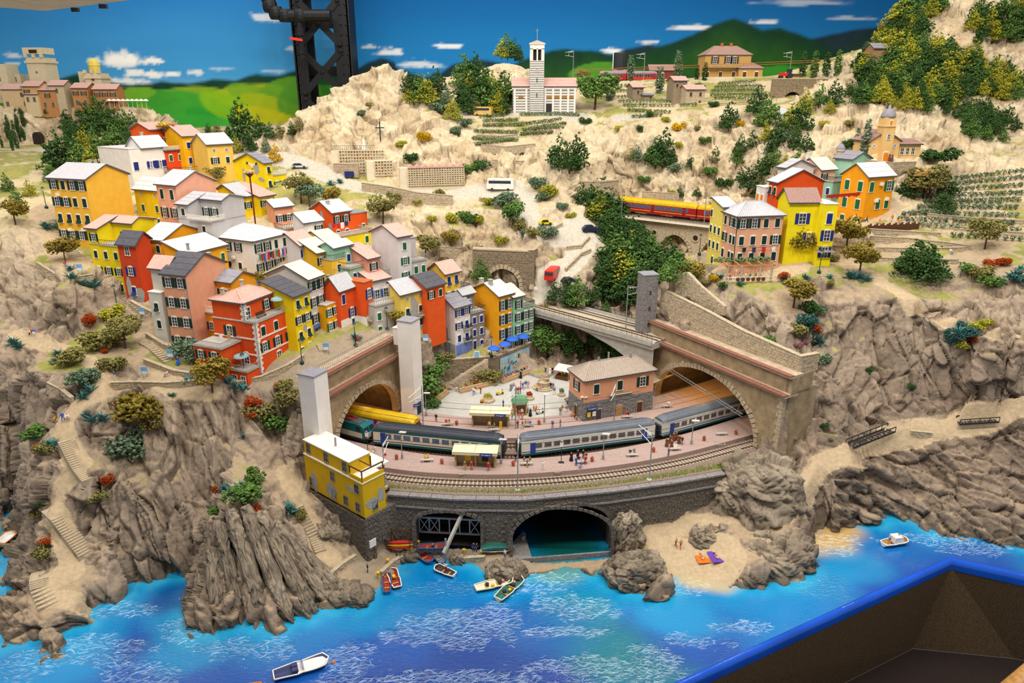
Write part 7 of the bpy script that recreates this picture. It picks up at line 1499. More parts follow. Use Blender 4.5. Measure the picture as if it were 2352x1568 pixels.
grove('on the pale slope above the serpentine road','1420 300 18 L;1480 420 26 M;1550 395 30 G;1620 330 24 M;1660 430 30 D;1625 405 34 M;1600 300 20 O;1530 280 18 L;1120 470 26 L;1010 450 26 O;905 460 30 O;870 540 30 O;1150 560 26 L;960 470 20 L;1290 480 22 G;1310 500 20 L','bush',1.2)
# ---------------------------------------------------------------- hall column, pipe, ceiling housing
def wx(px,y,py=150):return W(px,py,y=y)[0]
blk=mat('black_iron','#1b1b1d',.5,metal=.2,var=.2,scale=2);pc_=thing('iron_column','riveted black lattice iron column in front of the backdrop corner','column',(wx(750,335),335,52));H=95
hw=(wx(812,335)-wx(688,335))/2
for s in(-1,1):
 MB().box(s*hw-(6.4 if s>0 else 0),s*hw+(0 if s>0 else 5.0),-5,-3.8,0,H).box(s*hw-.6,s*hw+.6,-5,7,0,H).obj('flange',blk,pc_)
 MB().box(s*hw-(7.6 if s>0 else 0),s*hw+(0 if s>0 else 5.6),5.5,7,0,H).obj('rear_flange',blk,pc_)
x0,x1=-hw+3,hw-4
for k in range(5):
 z=2+k*19.5
 for i,(a,b)in enumerate((((x0,-5.2,z),(x1,-5.2,z+17)),((x1,-5.6,z),(x0,-5.6,z+17)))):MB().bar(a,b,.7,2.6).obj('lattice_bar',blk,pc_)
 MB().box(x0-1,x1+1,4.6,5.4,z+7,z+11).obj('batten_plate',blk,pc_)
rv=cached('rivet',lambda:MB().lathe([(.55,0),(.5,.25),(.25,.45)],8).mesh('rivet',blk))
for k in range(24):
 for x in(-hw+.9,hw-.9,hw-3.2):link('rivet',rv,pc_,(x,-5,2+k*3.9),rot=(math.pi/2,0,0))
for k in range(5):
 for x,z in((x0,2+k*19.5),(x1,2+k*19.5),((x0+x1)/2,10.5+k*19.5),(x0,19+k*19.5),(x1,19+k*19.5)):link('rivet',rv,pc_,(x,-5.9,z),rot=(math.pi/2,0,0),scale=1.7)
pp=thing('black_pipe','thick black elbow pipe beside the iron column','pipe',(0,0,0));b=MB();pts=[W(*q,y=322)for q in((612,-60),(614,-10),(620,14),(634,30),(655,36),(690,36),(760,36))]
b.tube(pts,4.8,12);[b.lathe([(2.4,-2.4),(2.9,-1.2),(3,0),(2.9,1.2),(2.4,2.4)],12,q)for q in pts[1:-1]];b.obj('elbow',blk,pp)
vp=thing('red_valve','small red handled valve under the black elbow pipe','valve',W(692,100,y=321));MB().bar((0,0,12),(0,0,-6),2.2,n=8).bar((0,0,6),(0,0,3),3.4,n=8).bar((0,0,-2),(0,0,-4),3.0,n=8).obj('body',blk,vp);MB().bar((-4,-1.5,2),(1,-1.5,1.2),1.0).obj('handle',mat('signal_red','#d2322a'),vp)
ch=thing('ceiling_lamp_housing','cream ceiling lamp housing cut by the upper left corner','lamp housing',(0,0,0))
q=[W(104,25,z=86),W(330,-4,z=86),W(700,-260,z=86),W(-500,-260,z=86),W(-300,-20,z=86),W(0,17,z=86)];MB().prism([p[:2]for p in q],86,92).obj('body',mat('cream_sheet','#c9c2a8',.6),ch)
for px,py in((172,17),(236,9)):p=W(px,py,z=86);MB().cb((p[0],p[1],85.7),(.9,.5,.5)).obj('bracket',M['dark_metal'],ch)
# ---------------------------------------------------------------- striped church
cx=W(1178,258,y=239);k_=cx[1]/(CT)/F;zb=cx[2];t=thing('striped_church','white and grey striped church with tall square bell tower','church',(cx[0],cx[1],zb-.3))
cw=mat('church_white','#ebe5db',.8,var=.06);cg=mat('church_grey','#8e8b88',.8,var=.1);NL=wx(1322,239,230)-cx[0]
def striped(x0,x1,y0,y1,z0,z1,n,name):
 MB().box(x0,x1,y0,y1,z0,z1).obj(name,cw,t);b=MB();h=(z1-z0)/n
 for k in range(n):b.box(x0-.05,x1+.05,y0-.05,y1+.05,z0+(k+.3)*h,z0+(k+.78)*h)
 b.obj('grey_courses',cg,t)
striped(0,NL,0,9,0,7.2,9,'nave');MB().box(-.3,NL+.3,-.3,9.3,7.2,8.0).obj('cornice',cw,t)
block(t,-.1,NL+.1,-.1,9.1,8.0,8.1,'#e9e3d9',('gx',2.4),'r_pink','s','gable_walls')
for f in(.03,.215,.515,.64,.76,.88,.985):MB().box(NL*f-.3,NL*f+.3,-.3,0,0,7.2).obj('pilaster',cw,t)
for f in(.13,.58,.70,.82,.93):
 w_=MB();pts=[(.85*math.cos(math.pi*k/10),.85*math.sin(math.pi*k/10))for k in range(11)];w_.ext(pts,-.18,-.02);w_.obj('lunette_window',mat('amber_glass','#a8742c',.4),t,(NL*f,-.05,4.6))
MB().box(-.9,.9,-.2,.1,0,2.9).obj('door',M['dark_metal'],t,(NL*.575,-.1,0));MB().box(-.3,0,2,4.5,0,3.4).obj('side_door',M['dark_metal'],t)
tx0,tx1=wx(1217,237,200)-cx[0],wx(1249.5,237,200)-cx[0];TH_=20.2
striped(tx0,tx1,-1.4,3.0,0,TH_-4.6,24,'tower');tm=(tx0+tx1)/2
for x in(tx0,tx0+.5,tm-.2,tx1-.95,tx1-.45):
 for y in(-1.4,2.5):MB().box(x,x+.45,y,y+.5,TH_-4.6,TH_-1.2).obj('belfry_pier',cw,t)
MB().box(tx0,tx1,-1.4,3,TH_-1.4,TH_).obj('belfry_top',cw,t);MB().box(tx0+.8,tx1-.8,-.6,2.2,TH_-4.6,TH_-1.4).obj('belfry_inside',M['cave'],t);MB().box(tx0-.25,tx1+.25,-1.65,3.25,TH_,TH_+.3).obj('tower_cornice',cw,t)
r=MB();c4=[(tx0-.3,-1.7),(tx1+.3,-1.7),(tx1+.3,3.3),(tx0-.3,3.3)];r.add([(x,y,TH_+.3)for x,y in c4]+[(tm,.8,TH_+1.3)],[(0,1,4),(1,2,4),(2,3,4),(3,0,4)]);r.obj('tower_roof',M['r_pink'],t);MB().bar((tm,.8,TH_+1.2),(tm,.8,TH_+4.6),.16).bar((tm-.5,.8,TH_+4),(tm+.5,.8,TH_+4),.12).obj('finial_cross',M['metal'],t)
MB().ext([(.62*math.cos(2*math.pi*k/16),.62*math.sin(2*math.pi*k/16))for k in range(16)],-.1,.02).obj('clock_face',M['concrete'],t,(tm,-1.5,12.6))
for z in(4.8,9.2):MB().box(tm-.12,tm+.12,-1.55,-1.4,z,z+1.3).obj('slit_window',M['glass'],t)
# ---------------------------------------------------------------- yellow chapel, upland station, huts
cp='#e6bd7a';t=thing('yellow_chapel','ochre yellow chapel with domed tower against the cliff','chapel',W(2020,368,y=184),math.radians(8))
block(t,0,2.9,0,2.9,-2,10.2,cp,None,None,name='tower');MB().box(-.2,3.1,-.2,3.1,8.0,8.2).obj('cornice',wallm(cp),t);MB().lathe([(1.75,10.2),(1.75,10.5),(1.5,11.3),(.9,12.0),(.35,12.3),(.3,13),(.05,13.2)],12,(1.45,1.45,0)).obj('dome',M['r_grey'],t,smooth=True)
block(t,-2.6,5.6,1.2,8,-2,4.6,cp,('gy',2.4),'r_brown','s','nave');block(t,5.6,12.4,2.4,7,-2,3.6,cp,('gx',1.0,.8),'r_brown','s','side_wing')
for x,z,k_ in((1.45,8.9,'s'),(1.45,5.6,'b')):window(t,'R',x,z,k_,.7,1.1,'orange',gm='glass')
window(t,'R',1.45,1.2,'d',1.3,2.4,'orange')
for x,y0 in((-1.3,1.2),(4.3,1.2)):window(t,'R',x,3.3,'r',y0=y0,gm='glass_blue')
for k in range(3):window(t,'R',7.4+1.5*k,1.9,'b',.8,1.5,y0=2.4)
stone_wall('low stone terrace wall in front of the yellow chapel',[P('1990 368 y181'),P('2052 374 y180'),P('2105 372 y182')],2.2,'stone_pale')
t=thing('small_dome_turret','small round turret with grey dome between village and chapel','turret',W(1929,357,y=186));MB().lathe([(.9,-1),(.9,1.1),(1.15,1.1),(1.15,1.4)],10).obj('drum',wallm('#cbb89a'),t);MB().lathe([(1.1,1.4),(1.0,2),(.6,2.6),(.1,3),(.05,3.6)],10).obj('dome',M['r_grey'],t)
oc='#c29a58';p=W(1616,184,y=292);t=thing('upland_station','ochre two storey upland station house with hip roof and lean-to wing','station',(p[0],p[1],p[2]-1));Wm=wx(1724,292)-p[0]
block(t,0,Wm,0,11,-3,10,oc,('hip',3.2,.8),'r_brown','s');rows(t,'R',['.o.oo..','s.s.s..'],0,Wm,10,'wood',first=1.9,step=5.4,w=1.3,h=2.4);block(t,Wm*.72,Wm*1.24,-2,8,-3,5.2,oc,('hip',2.6,.9),'r_brown','s','wing');rows(t,'R',['.s..s.'],Wm*.72,Wm*1.24,5.2,'wood',y0=-2,first=2.6,w=1.4,h=2.6)
MB().box(.4,Wm*.72,-2.6,.1,5.4,5.7).obj('awning',M['r_grey'],t);[chimney(t,Wm*f,5.5,12.4,1.9,.9,'pot')for f in(.42,.62)]
for lab,px,py,y,px1,h,f,roof in(('small grey stone hut left of the pair of huts',1452,240,252,1478,6.2,.55,'gx'),('low stone shed beside the small hut',1478,238,251,1500,3.4,.6,'gx'),('taller grey stone hut of the pair below the upland station',1545,236,246,1578,7.6,.5,'gx'),('lower pale stone hut of the pair below the upland station',1574,240,243,1622,5.4,.5,'gx'),('little stone hut with flat roof beside the road below the church trees',1000,268,238,1026,3.0,.5,'gx')):
 p=W(px,py,y=y);t=thing('stone_hut',lab,'hut',(p[0],p[1],p[2]-.8),math.radians(14));w=wx(px1,y,py)-p[0]
 block(t,0,w,0,5,-2,h,'stone_pale' if 'pale' in lab else 'stone',(roof,1.2 if h>4 else .5,f),'r_pink' if h>4 else 'r_grey','s');rows(t,'R',['ss' if w>4 else 's','.d']if h>5 else['.d'],0,w,h,'wood',fm='stone_pale',first=1.5,step=3.2,w=.8,h=1.2)
wt=thing('water_tank','black upright water tank on a pale plinth beside the upland line','tank',W(1423,172,y=300));MB().box(-2.6,2.6,-2,2,-6,2).obj('plinth',M['stone_pale'],wt);MB().lathe([(2.6,2),(2.6,7.8),(2.4,8.1)],14).obj('tank',M['dark_metal'],wt);MB().bar((-2.9,-1,2),(-2.9,-1,9),.3).obj('gauge',M['white_frame'],wt)
for lab,px,px1,n in(('red upland carriage with grey roof beside the cream flowering tree',1376,1436,8),('red upland carriage with grey roof nearest the goods shed',1438,1506,9)):
 a=W(px,186,y=291);b=W(px1,186,y=291);carriage(lab,(a[0],a[1],a[2]-.6),(b[0],b[1],a[2]-.6),red2,M['r_grey'],M['dark_metal'],M['r_grey'],n,win='win_dark',roofh=.6,doorm='door_red')
p=W(1492,180,y=300);t=thing('goods_shed','dark red goods shed with brown roof behind the upland carriages','shed',(p[0],p[1],p[2]-1));block(t,0,10,0,7,-3,4,'#7d3a2c',('gx',2),'r_brown','s');rows(t,'R',['.s.'],0,10,4,'wood',first=1.8)
a,b=W(1774,200,y=256)[:2],W(1925,200,y=258)[:2];zt=W(1800,182,y=256)[2];t_,f,L=portal('brown stone railway embankment wall with a dark arch at the upper right',a,b,(4.2,10.6,zt-12,zt-4.0,zt-7),zt-14,zt,'stone',vm='stone',D=8)
tr=thing('red_tractor','red tractor parked on the stone embankment at the upper right','tractor',W(1805,181,y=258));MB().box(-2.4,1.2,-.7,.7,.8,1.9).obj('body',red2,tr);MB().box(.2,1.6,-.75,.75,1.9,3.1).obj('cab',M['glass'],tr)
for x,r_ in((-1.8,.55),(1.0,.95)):
 for y in(-.85,.85):MB().ext([(r_*math.cos(2*math.pi*k/12),r_+r_*math.sin(2*math.pi*k/12))for k in range(12)],y-.2,y+.2).obj('wheel',M['dark_metal'],tr,(x,0,0))
MB().box(1.6,5,-.8,.8,.7,1.6).obj('trailer',M['wood'],tr)
for lab,px,py,y,w,h,c_ in(('brown shed among the trees of the upper right mountain',2002,150,240,8,5.6,'#a07a58'),('small wine red hut among the trees on the far right',2180,152,232,4,3.4,'#8e2c3c')):
 p=W(px,py,y=y);t=thing('mountain_hut',lab,'hut',(p[0],p[1],p[2]-.6),.1);block(t,0,w,0,5,-4,h,c_,('gx',1.4),'r_grey' if w>5 else 'r_white','s');rows(t,'R',['.b'],0,w,h,fm='wood',first=1.8)
wl=MB();[wl.tube([W(1320,160+o,y=275),W(1700,146+o*1.2,y=272),W(1960,134+o,y=262),W(2200,126,y=250)],.16)for o in(0,4)];tag(wl.obj('copper_wires',mat('copper','#b5793f',.4,metal=.5)),'copper coloured overhead wires of the upland railway','wire')
# ---------------------------------------------------------------- hill town at the far left
def tb(lab,px0,px1,pt,pb,y=297,c_='#cdbf9f',roof=None,win=('b',),dp=8,rm='r_pink',cren=False,name='hill_town_house',cat='house'):
 p=W(px0,pb,y=y);w=wx(px1,y,pb)-p[0];h=W(px0,pt,y=y)[2]-p[2];t=thing(name,lab,cat,(p[0],p[1],p[2]),math.radians(random.uniform(-6,6)))
 block(t,0,w,0,dp,-4,h,c_,roof,rm if roof else None,'s');rows(t,'R',list(win),0,w,h,'wood',fm='stone_pale',first=2,step=3.4,w=1.0,h=1.5)
 if cren:
  MB().box(-.5,w+.5,-.5,dp+.5,h-2,h-1.2).obj('cornice',wallm(c_),t);[MB().box(x-.5,x+.5,-.45,.6,h,h+1.2).obj('merlon',wallm(c_),t)for x in(0.3,w/2,w-.3)]
 return t,w,h
tt,w,h=tb('tallest pale stone tower of the hill town with arched top',72,112,132,200,300,cren=True,win=('.','.r.','.','.b'),name='stone_tower',cat='tower');MB().box(-.6,w+.6,0,7,h+1.2,h+3.6).obj('upper_tower',wallm('#cdbf9f'),tt);MB().box(w*.3,w*.75,-.2,.2,h+1.6,h+2.8).obj('opening',M['cave'],tt)
tb('square stone tower cut by the left edge of the picture',-14,24,147,212,300,win=('.','b','.','b'),name='stone_tower',cat='tower');tb('short stone tower right behind the edge tower',28,52,170,206,305,win=('b',),name='stone_tower',cat='tower')
tt,w,h=tb('round topped tower with yellow cupola at the right end of the hill town',200,234,168,205,300,cren=True,win=('s','b'),name='stone_tower',cat='tower');MB().lathe([(2.1,h),(2.1,h+2.8),(2.3,h+2.8),(1.9,h+4.2),(.9,h+5.2),(.1,h+5.6)],10,(w/2,3,0)).obj('cupola',wallm('#d9c25a'),tt);tb('pale blank tower beside the cupola tower',186,206,164,205,303,win=('.',),name='stone_tower',cat='tower')
R_=('gx',1.8)
for a in(('tan house with pale roof below the edge tower',8,66,205,238,'#c9ae84',('..o','b.b')),('ochre house with rosy roof under the tallest tower',58,96,198,240,'#c79a5c',('o.','bb')),('small cream house in front of the tallest tower',60,92,216,243,'#d4c19a',('bb',)),('brown gabled house right of the tallest tower',96,134,207,244,'#bb8452',('o','bb')),('buttressed pale house at the right of the old town',118,152,196,238,'#bfae8e',('b',)),('orange brown house left of the cupola tower',168,204,202,230,'#b9814e',('oo','bb')),('orange brown house with dark windows right of the cupola tower',217,268,205,231,'#b07a48',('ooo','sss'))):
 tb(a[0]+' in the hill town',a[1],a[2],a[3],a[4],294,a[5],R_,a[6])
for k in range(9):p=W(252+k*10.5,238,y=294);t=tag(MB().bar((0,0,-2),(0,0,1.1),.12).lathe([(1.15,1.0),(.7,1.5),(.05,1.8)],8).obj('parasol',M['white_plaster'],None,p),'small white parasol on the rim of the hill town rock','parasol','white parasols of the hill town')
t=thing('rock_gate','dark arched gate in the rock below the hill town','gate',hit(92,325));MB().ext([(1.6,-1)]+[(1.6*math.cos(math.pi*k/8),2+1.6*math.sin(math.pi*k/8))for k in range(9)]+[(-1.6,-1)],-1.6,.5).obj('opening',M['cave'],t)
# ---------------------------------------------------------------- cemetery with niche walls
def niches(lab,px0,px1,pt,pb,y,y1,n,m_,peaks):
 a=W(px0,pb,y=y);b=W(px1,pb-4,y=y1);L=math.hypot(b[0]-a[0],b[1]-a[1]);h=W(px0,pt,y=y)[2]-a[2];t=thing('niche_wall',lab,'cemetery wall',(a[0],a[1],a[2]),math.atan2(b[1]-a[1],b[0]-a[0]))
 MB().box(-2.2,L,.1,3,-1.5,h).obj('core',wallm('#e2d3b6'),t);g=MB();w=L/n;hh=h/m_
 for i in range(n+1):g.box(i*w-.1,i*w+.1,-.35,.1,0,h)
 for j in range(m_+1):g.box(0,L,-.35,.1,j*hh-.1,j*hh+.1)
 g.obj('niche_grid',wallm('#d9c9a8'),t);d=MB();r=random.Random(n)
 for i in range(n):
  for j in range(m_):d.cb(((i+.5)*w,.02,(j+.4)*hh),(w*.3,.2,hh*.35),r.randrange(3))
 tag(d.obj('niche_plaques',[wallm('#cdb793'),M['pot'],M['white_plaster']],t),kind='stuff')
 for k in range(peaks):MB().ext([(k*L/peaks-.1,h),((k+1)*L/peaks+.1,h),((k+.5)*L/peaks,h+.9)],-.5,3.2).obj('gable_roof',M['r_pink'],t)
 return t,L,h
niches('long cream niche wall with zigzag rosy roofs at the lower cemetery',938,1066,386,426,199.5,203,22,8,8);t,L,h=niches('upper cream niche wall with iron railing under the white peak',782,884,346,396,205.5,207,16,7,0);r=MB();railing(r,[(-2,.3,h),(L*.8,.3,h)],1.3,.5);r.obj('railing',M['dark_metal'],t);niches('short stepped niche wall right of the upper cemetery wall',862,902,370,403,203,204.5,6,5,0)
stone_wall('plain cream cemetery wall with brown stair gate',[W(765,376,y=205),W(822,378,y=204)],3.6,'render_pale');stone_wall('long stone wall below the cemetery road',[W(830,420,y=196.5),W(900,430,y=194.3),W(960,443,y=194),W(1040,450,y=194.5)],4.2,'stone_pale')
for lab,p,h in(('dark wooden wayside cross above the cemetery',hit(874,322),5.2),):t=thing('wayside_cross',lab,'cross',p);MB().box(-.15,.15,-.15,.15,-.5,h).obj('post',M['dark_metal'],t);MB().box(-1.3,1.3,-.13,.13,h-1.9,h-1.6).obj('crossbar',M['dark_metal'],t)
t=thing('white_statue','small white statue on a pedestal above the upper cemetery wall','statue',hit(836,340));MB().box(-.6,.6,-.6,.6,-.5,1).obj('pedestal',M['white_plaster'],t);MB().lathe([(.4,1),(.45,1.6),(.3,2.4),(.15,2.6),(.2,2.9),(.05,3.1)],8).obj('figure',M['white_plaster'],t)
# ---------------------------------------------------------------- people: one continuous body per pose, clothes by material
import mathutils
SKIN=mat('skin','#d9a583',.6,var=0);PC={k:mat('cloth_'+n,h,.8,var=.08,scale=6)for k,(n,h)in{'k':('black','#1c1c20'),'n':('navy','#2a3560'),'b':('blue','#2f62c0'),'r':('red','#c22a22'),'y':('yellow','#e0b420'),'o':('orange','#e0701c'),'w':('white','#ece8e0'),'g':('green','#3c8a44'),'e':('grey','#7c7c80'),'p':('pink','#e08a98'),'m':('brown','#6b4630'),'v':('olive','#6e6a3c'),'c':('tan','#b99a6c')}.items()}
CNM={'k':'black','n':'navy','b':'blue','r':'red','y':'yellow','o':'orange','w':'white','g':'green','e':'grey','p':'pink','m':'brown','v':'olive','c':'tan'}
def body(pose):
 J={'hip':(0,0,.95),'waist':(0,0,1.1),'chest':(0,0,1.32),'neck':(0,0,1.47),'head':(0,-.02,1.6),'top':(0,0,1.74),'nose':(0,-.12,1.6)}
 for s,k in((-1,'l'),(1,'r')):
  J.update({'sh'+k:(s*.19,0,1.4),'el'+k:(s*.25,.02,1.13),'ha'+k:(s*.25,-.07,.88),'fi'+k:(s*.24,-.1,.78),'th'+k:(s*.1,0,.9),'kn'+k:(s*.11,-.02,.5),'an'+k:(s*.11,.02,.09),'to'+k:(s*.12,-.16,.04)})
 if pose=='W':
  for k,f in(('l',1),('r',-1)):J['kn'+k]=(J['kn'+k][0],-.16*f,.52);J['an'+k]=(J['an'+k][0],-.24*f if f>0 else .32,.1);J['to'+k]=(J['to'+k][0],J['an'+k][1]-.17,.05);J['ha'+k]=(J['ha'+k][0],.2*f,.92);J['fi'+k]=(J['fi'+k][0],.22*f,.83)
 if pose=='A':
  for s,k in((-1,'l'),(1,'r')):J['el'+k]=(s*.38,-.05,1.5);J['ha'+k]=(s*.48,-.08,1.74);J['fi'+k]=(s*.5,-.1,1.84)
 if pose=='Z':
  for q in J:J[q]=(J[q][0],J[q][1]+(.05 if J[q][2]>1 else 0),J[q][2]-.5)
  for s,k in((-1,'l'),(1,'r')):J['th'+k]=(s*.1,-.02,.46);J['kn'+k]=(s*.13,-.42,.48);J['an'+k]=(s*.13,-.46,.09);J['to'+k]=(s*.14,-.62,.05);J['el'+k]=(s*.25,-.1,.66);J['ha'+k]=(s*.16,-.33,.58);J['fi'+k]=(s*.12,-.4,.56)
 if pose=='L':
  J={k:(v[0],-v[2]+.9,.14+v[1]*-.6)for k,v in J.items()};J['knl']=(J['knl'][0],J['knl'][1]+.1,.42)
 E=[('hip','waist'),('waist','chest'),('chest','neck'),('neck','head'),('head','top'),('head','nose')]
 for k in 'lr':E+=[('chest','sh'+k),('sh'+k,'el'+k),('el'+k,'ha'+k),('ha'+k,'fi'+k),('hip','th'+k),('th'+k,'kn'+k),('kn'+k,'an'+k),('an'+k,'to'+k)]
 R={'hip':.15,'waist':.13,'chest':.16,'neck':.06,'head':.105,'top':.08,'nose':.025,'sh':.075,'el':.05,'ha':.04,'fi':.03,'th':.1,'kn':.065,'an':.045,'to':.035}
 bm=bmesh.new();sk=bm.verts.layers.skin.verify();vs={}
 for q,p in J.items():v=bm.verts.new(p);r=R.get(q,R.get(q[:2],.05));v[sk].radius=(r,r);v[sk].use_root=q=='hip';vs[q]=v
 for a,b in E:bm.edges.new((vs[a],vs[b]))
 me=bpy.data.meshes.new('p');bm.to_mesh(me);bm.free();o=bpy.data.objects.new('p',me);C.objects.link(o);o.modifiers.new('s','SKIN');md=o.modifiers.new('u','SUBSURF');md.levels=1
 dg=bpy.context.evaluated_depsgraph_get();em=bpy.data.meshes.new_from_object(o.evaluated_get(dg));bpy.data.objects.remove(o)
 keys=list(J);kd_=[Vector(J[k])for k in keys];mi=[]
 for p in em.polygons:
  c=p.center;k=keys[min(range(len(keys)),key=lambda i:(kd_[i]-c).length)]
  mi.append(1 if k=='top' else 0 if k in('neck','head','nose')or k[:2]in('ha','fi')else 4 if k[:2]=='to' else 3 if k[:2]in('th','kn','an')or k=='hip' else 2)
 if pose!='L':
  hz=J['head'][2]
  for i,p in enumerate(em.polygons):
   if mi[i]==0 and p.center.z>hz-.06 and p.center.y-J['head'][1]>.03:mi[i]=1
 V_=[tuple(v.co)for v in em.vertices];F_=[tuple(p.vertices)for p in em.polygons];bpy.data.meshes.remove(em)
 return mesh_np('person_'+pose,V_,F_,[SKIN,PC['m'],PC['b'],PC['n'],PC['k']],mi,True)
POSE={'S':'standing','W':'walking','Z':'sitting','L':'lying','A':'with arms raised','R':'in a long robe'}
USED={}
def person(where,px,py,code,z=None,hair='m',at=None,sc=1.0):
 'code: pose, top colour, lower colour'
 po,tp,bt=code[0],code[1],code[2];p=at or(W(px,py,z=z)if z is not None else hit(px,py))
 me=cached(('pm',po),lambda:body('S' if po=='R' else po));hair=random.choice('mmkkyc')
 lab='person %s in %s'%(POSE[po],CNM[tp]if po=='R' else '%s top and %s %s'%(CNM[tp],CNM[bt],'trousers'))+' '+where
 if len(lab.split())>16:lab=' '.join(lab.split()[:16])
 t=tag(link('person',me,None,p,random.uniform(-1.2,1.2)if po!='L' else random.uniform(-.4,.4),sc*1.08),lab,'person','people '+where)
 for i,m_ in((1,PC[hair]),(2,PC[tp]),(3,PC[bt])):t.material_slots[i].link='OBJECT';t.material_slots[i].material=m_
 if po=='R':link('robe',cached(('robe',bt),lambda:MB().lathe([(.34,.02),(.28,.6),(.2,1.0),(.22,1.3),(.1,1.44)],10).mesh('robe',PC[bt])),t)
 return t
def crowd(where,s,z=None):
 for a in s.split(';'):x,y,c=a.split();person(where,float(x),float(y),c,z)
PZ=12.35
crowd('on the front platform by the left tunnel','794 1037 Syb;803 1046 Srk;817 1037 Zmc;850 1051 Syy;862 1043 Sww;856 1045 Zwc;885 1058 Wrw',PZ);crowd('on the stone bench of the front platform','976 1056 Zyv;983 1056 Zyk',PZ)
crowd('by the front platform shelter','1068 1079 Svc;1083 1079 Srr;1122 1081 Wrr;1184 1060 Skk',PZ);crowd('near the round bench of the front platform','1204 1063 Zve;1211 1073 Sec;1217 1062 Zvm;1246 1079 Aww',PZ)
crowd('in the black clad group on the front platform','1312 1058 Rkk;1327 1052 Rkk;1339 1052 Skk;1345 1059 Ske;1323 1069 Sbn;1335 1073 Zbb;1344 1066 Srr;1330 1060 Zke',PZ);crowd('on the bench right of the black clad group','1447 1044 Znk;1456 1042 Zek',PZ)
crowd('in the brown robed group on the front platform','1531 1025 Rmm;1539 1018 Rmm;1547 1012 Rmm;1559 1018 Rmm;1553 1010 Rmm;1542 1029 Rmm;1551 1031 Zww;1566 1021 Skn;1535 1047 Sen',PZ);crowd('inside the right tunnel platform','1535 932 Zwe',PZ)
crowd('on the rear platform near the left shelter side','1002 968 Skk;1025 974 Zrk;1032 974 Zrw;1124 986 Syb;1135 984 Zem;1150 984 Ryy',PZ);crowd('on the rear platform behind the middle carriage','1189 983 Smm;1200 984 Smw;1218 978 Zbb;1207 977 Zev;1269 983 Sbn;1287 980 See;1213 976 Zcr',PZ);crowd('in front of the station house','1437 956 Zrr;1443 957 Zkk;1287 953 Svv;1291 947 Scw;1301 945 Zrw;1315 955 Zoo;1320 963 Zkm',PZ)
crowd('in the middle of the square','1174 897 Ree;1180 894 Wpb;1185 904 Srk;1190 905 Skk;1195 904 Srb;1196 891 Spp;1201 894 Wbb;1206 891 Wbw;1209 890 Wge;1214 891 Wpp;1196 868 Rkk',PZ);crowd('beside the wedding couple on the square','1244 865 Wyw;1253 859 Ann;1263 859 Rww;1269 858 Skk',PZ)
crowd('around the stone fountain','1232 896 Zyk;1243 895 Zpb;1252 893 Zro;1265 894 Skk;1270 895 Sbe;1273 906 Wby;1256 884 Zow',PZ);crowd('on the left part of the square','1088 907 Wwb;1092 903 Wrw;1104 904 Srm;1156 935 Sbk;1004 907 Snk;1023 898 Syo;991 925 Zrr',PZ)
crowd('on the low wall by the notice boards','1053 899 Zek;1061 897 Zek;1068 896 Zee;1076 895 Zek',PZ);crowd('on the long planter bench under the mural','1156 873 Zor;1162 871 Zbb;1168 868 Zrb;1174 865 Zbn;1180 862 Zrw;1186 859 Zbk;1198 856 Znk;1204 853 Zkn;1210 850 Zrb;1237 842 Zmo',PZ+.4)
crowd('queueing around the square kiosk','1170 950 Wrw;1178 954 Spw;1186 957 Sgw;1192 960 Srp;1199 956 Swb;1206 951 Skw;1212 948 Swk;1218 955 Rkk;1176 961 Spg;1200 962 Zor',PZ);crowd('on the moped bench right of the kiosk','1226 943 Zom;1232 943 Zom;1238 946 Zwk',PZ);crowd('at the flower stall','1286 858 Srw;1292 862 Sgw;1300 868 Wgw;1302 856 Srr',PZ)
crowd('at the cafe tables under the blue parasols','1128 800 Zwc;1140 800 Zyk;1152 797 Zwm;1160 793 Zrw;1170 790 Zgk;1178 787 Zrn;1186 783 Zow;1196 781 Zwb;1203 779 Zmk;1094 801 Sow;1100 800 Zrb',18.0)
crowd('on the path of the left slope','146 968 Wbb;128 968 Zyy;156 964 Zwe;254 941 Svv;262 945 Srw;275 935 Skn;150 612 Zrb;265 872 Sbw;410 838 Rnb;385 864 Zwe;74 768 Zrk;80 768 Zbw');crowd('on the quay below the yellow sea house','845 1314 Snn;904 1250 Skm',None);crowd('by the boats under the quay wall','995 1268 Snb;1088 1266 Snn;1095 1267 Snn;1160 1282 Swb',1.25);crowd('on the edge of the water cave','1205 1238 Zbw',1.2)
crowd('on the sandy beach','1552 1256 Wcm;1563 1259 Wcr');crowd('on the coast path of the right headland','1796 1180 Wbb');crowd('on the wooden playground','1990 510 Wok;2020 514 Zop;2048 510 Woc;2066 512 Zyo;2085 513 Wob');crowd('in the vegetable garden','2182 583 Zwb');crowd('in brown robes in front of the yellow chapel','2030 369 Rmm;2036 369 Rmm;2042 369 Rmm;2048 370 Rmm;2024 368 Rmm');crowd('under the vine pergola','1668 645 Zrw;1676 642 Zrk;1700 640 Srw;1712 638 Zww;1722 640 Zgb;1735 638 Zgo;1745 640 Zrm;1690 634 Sww')
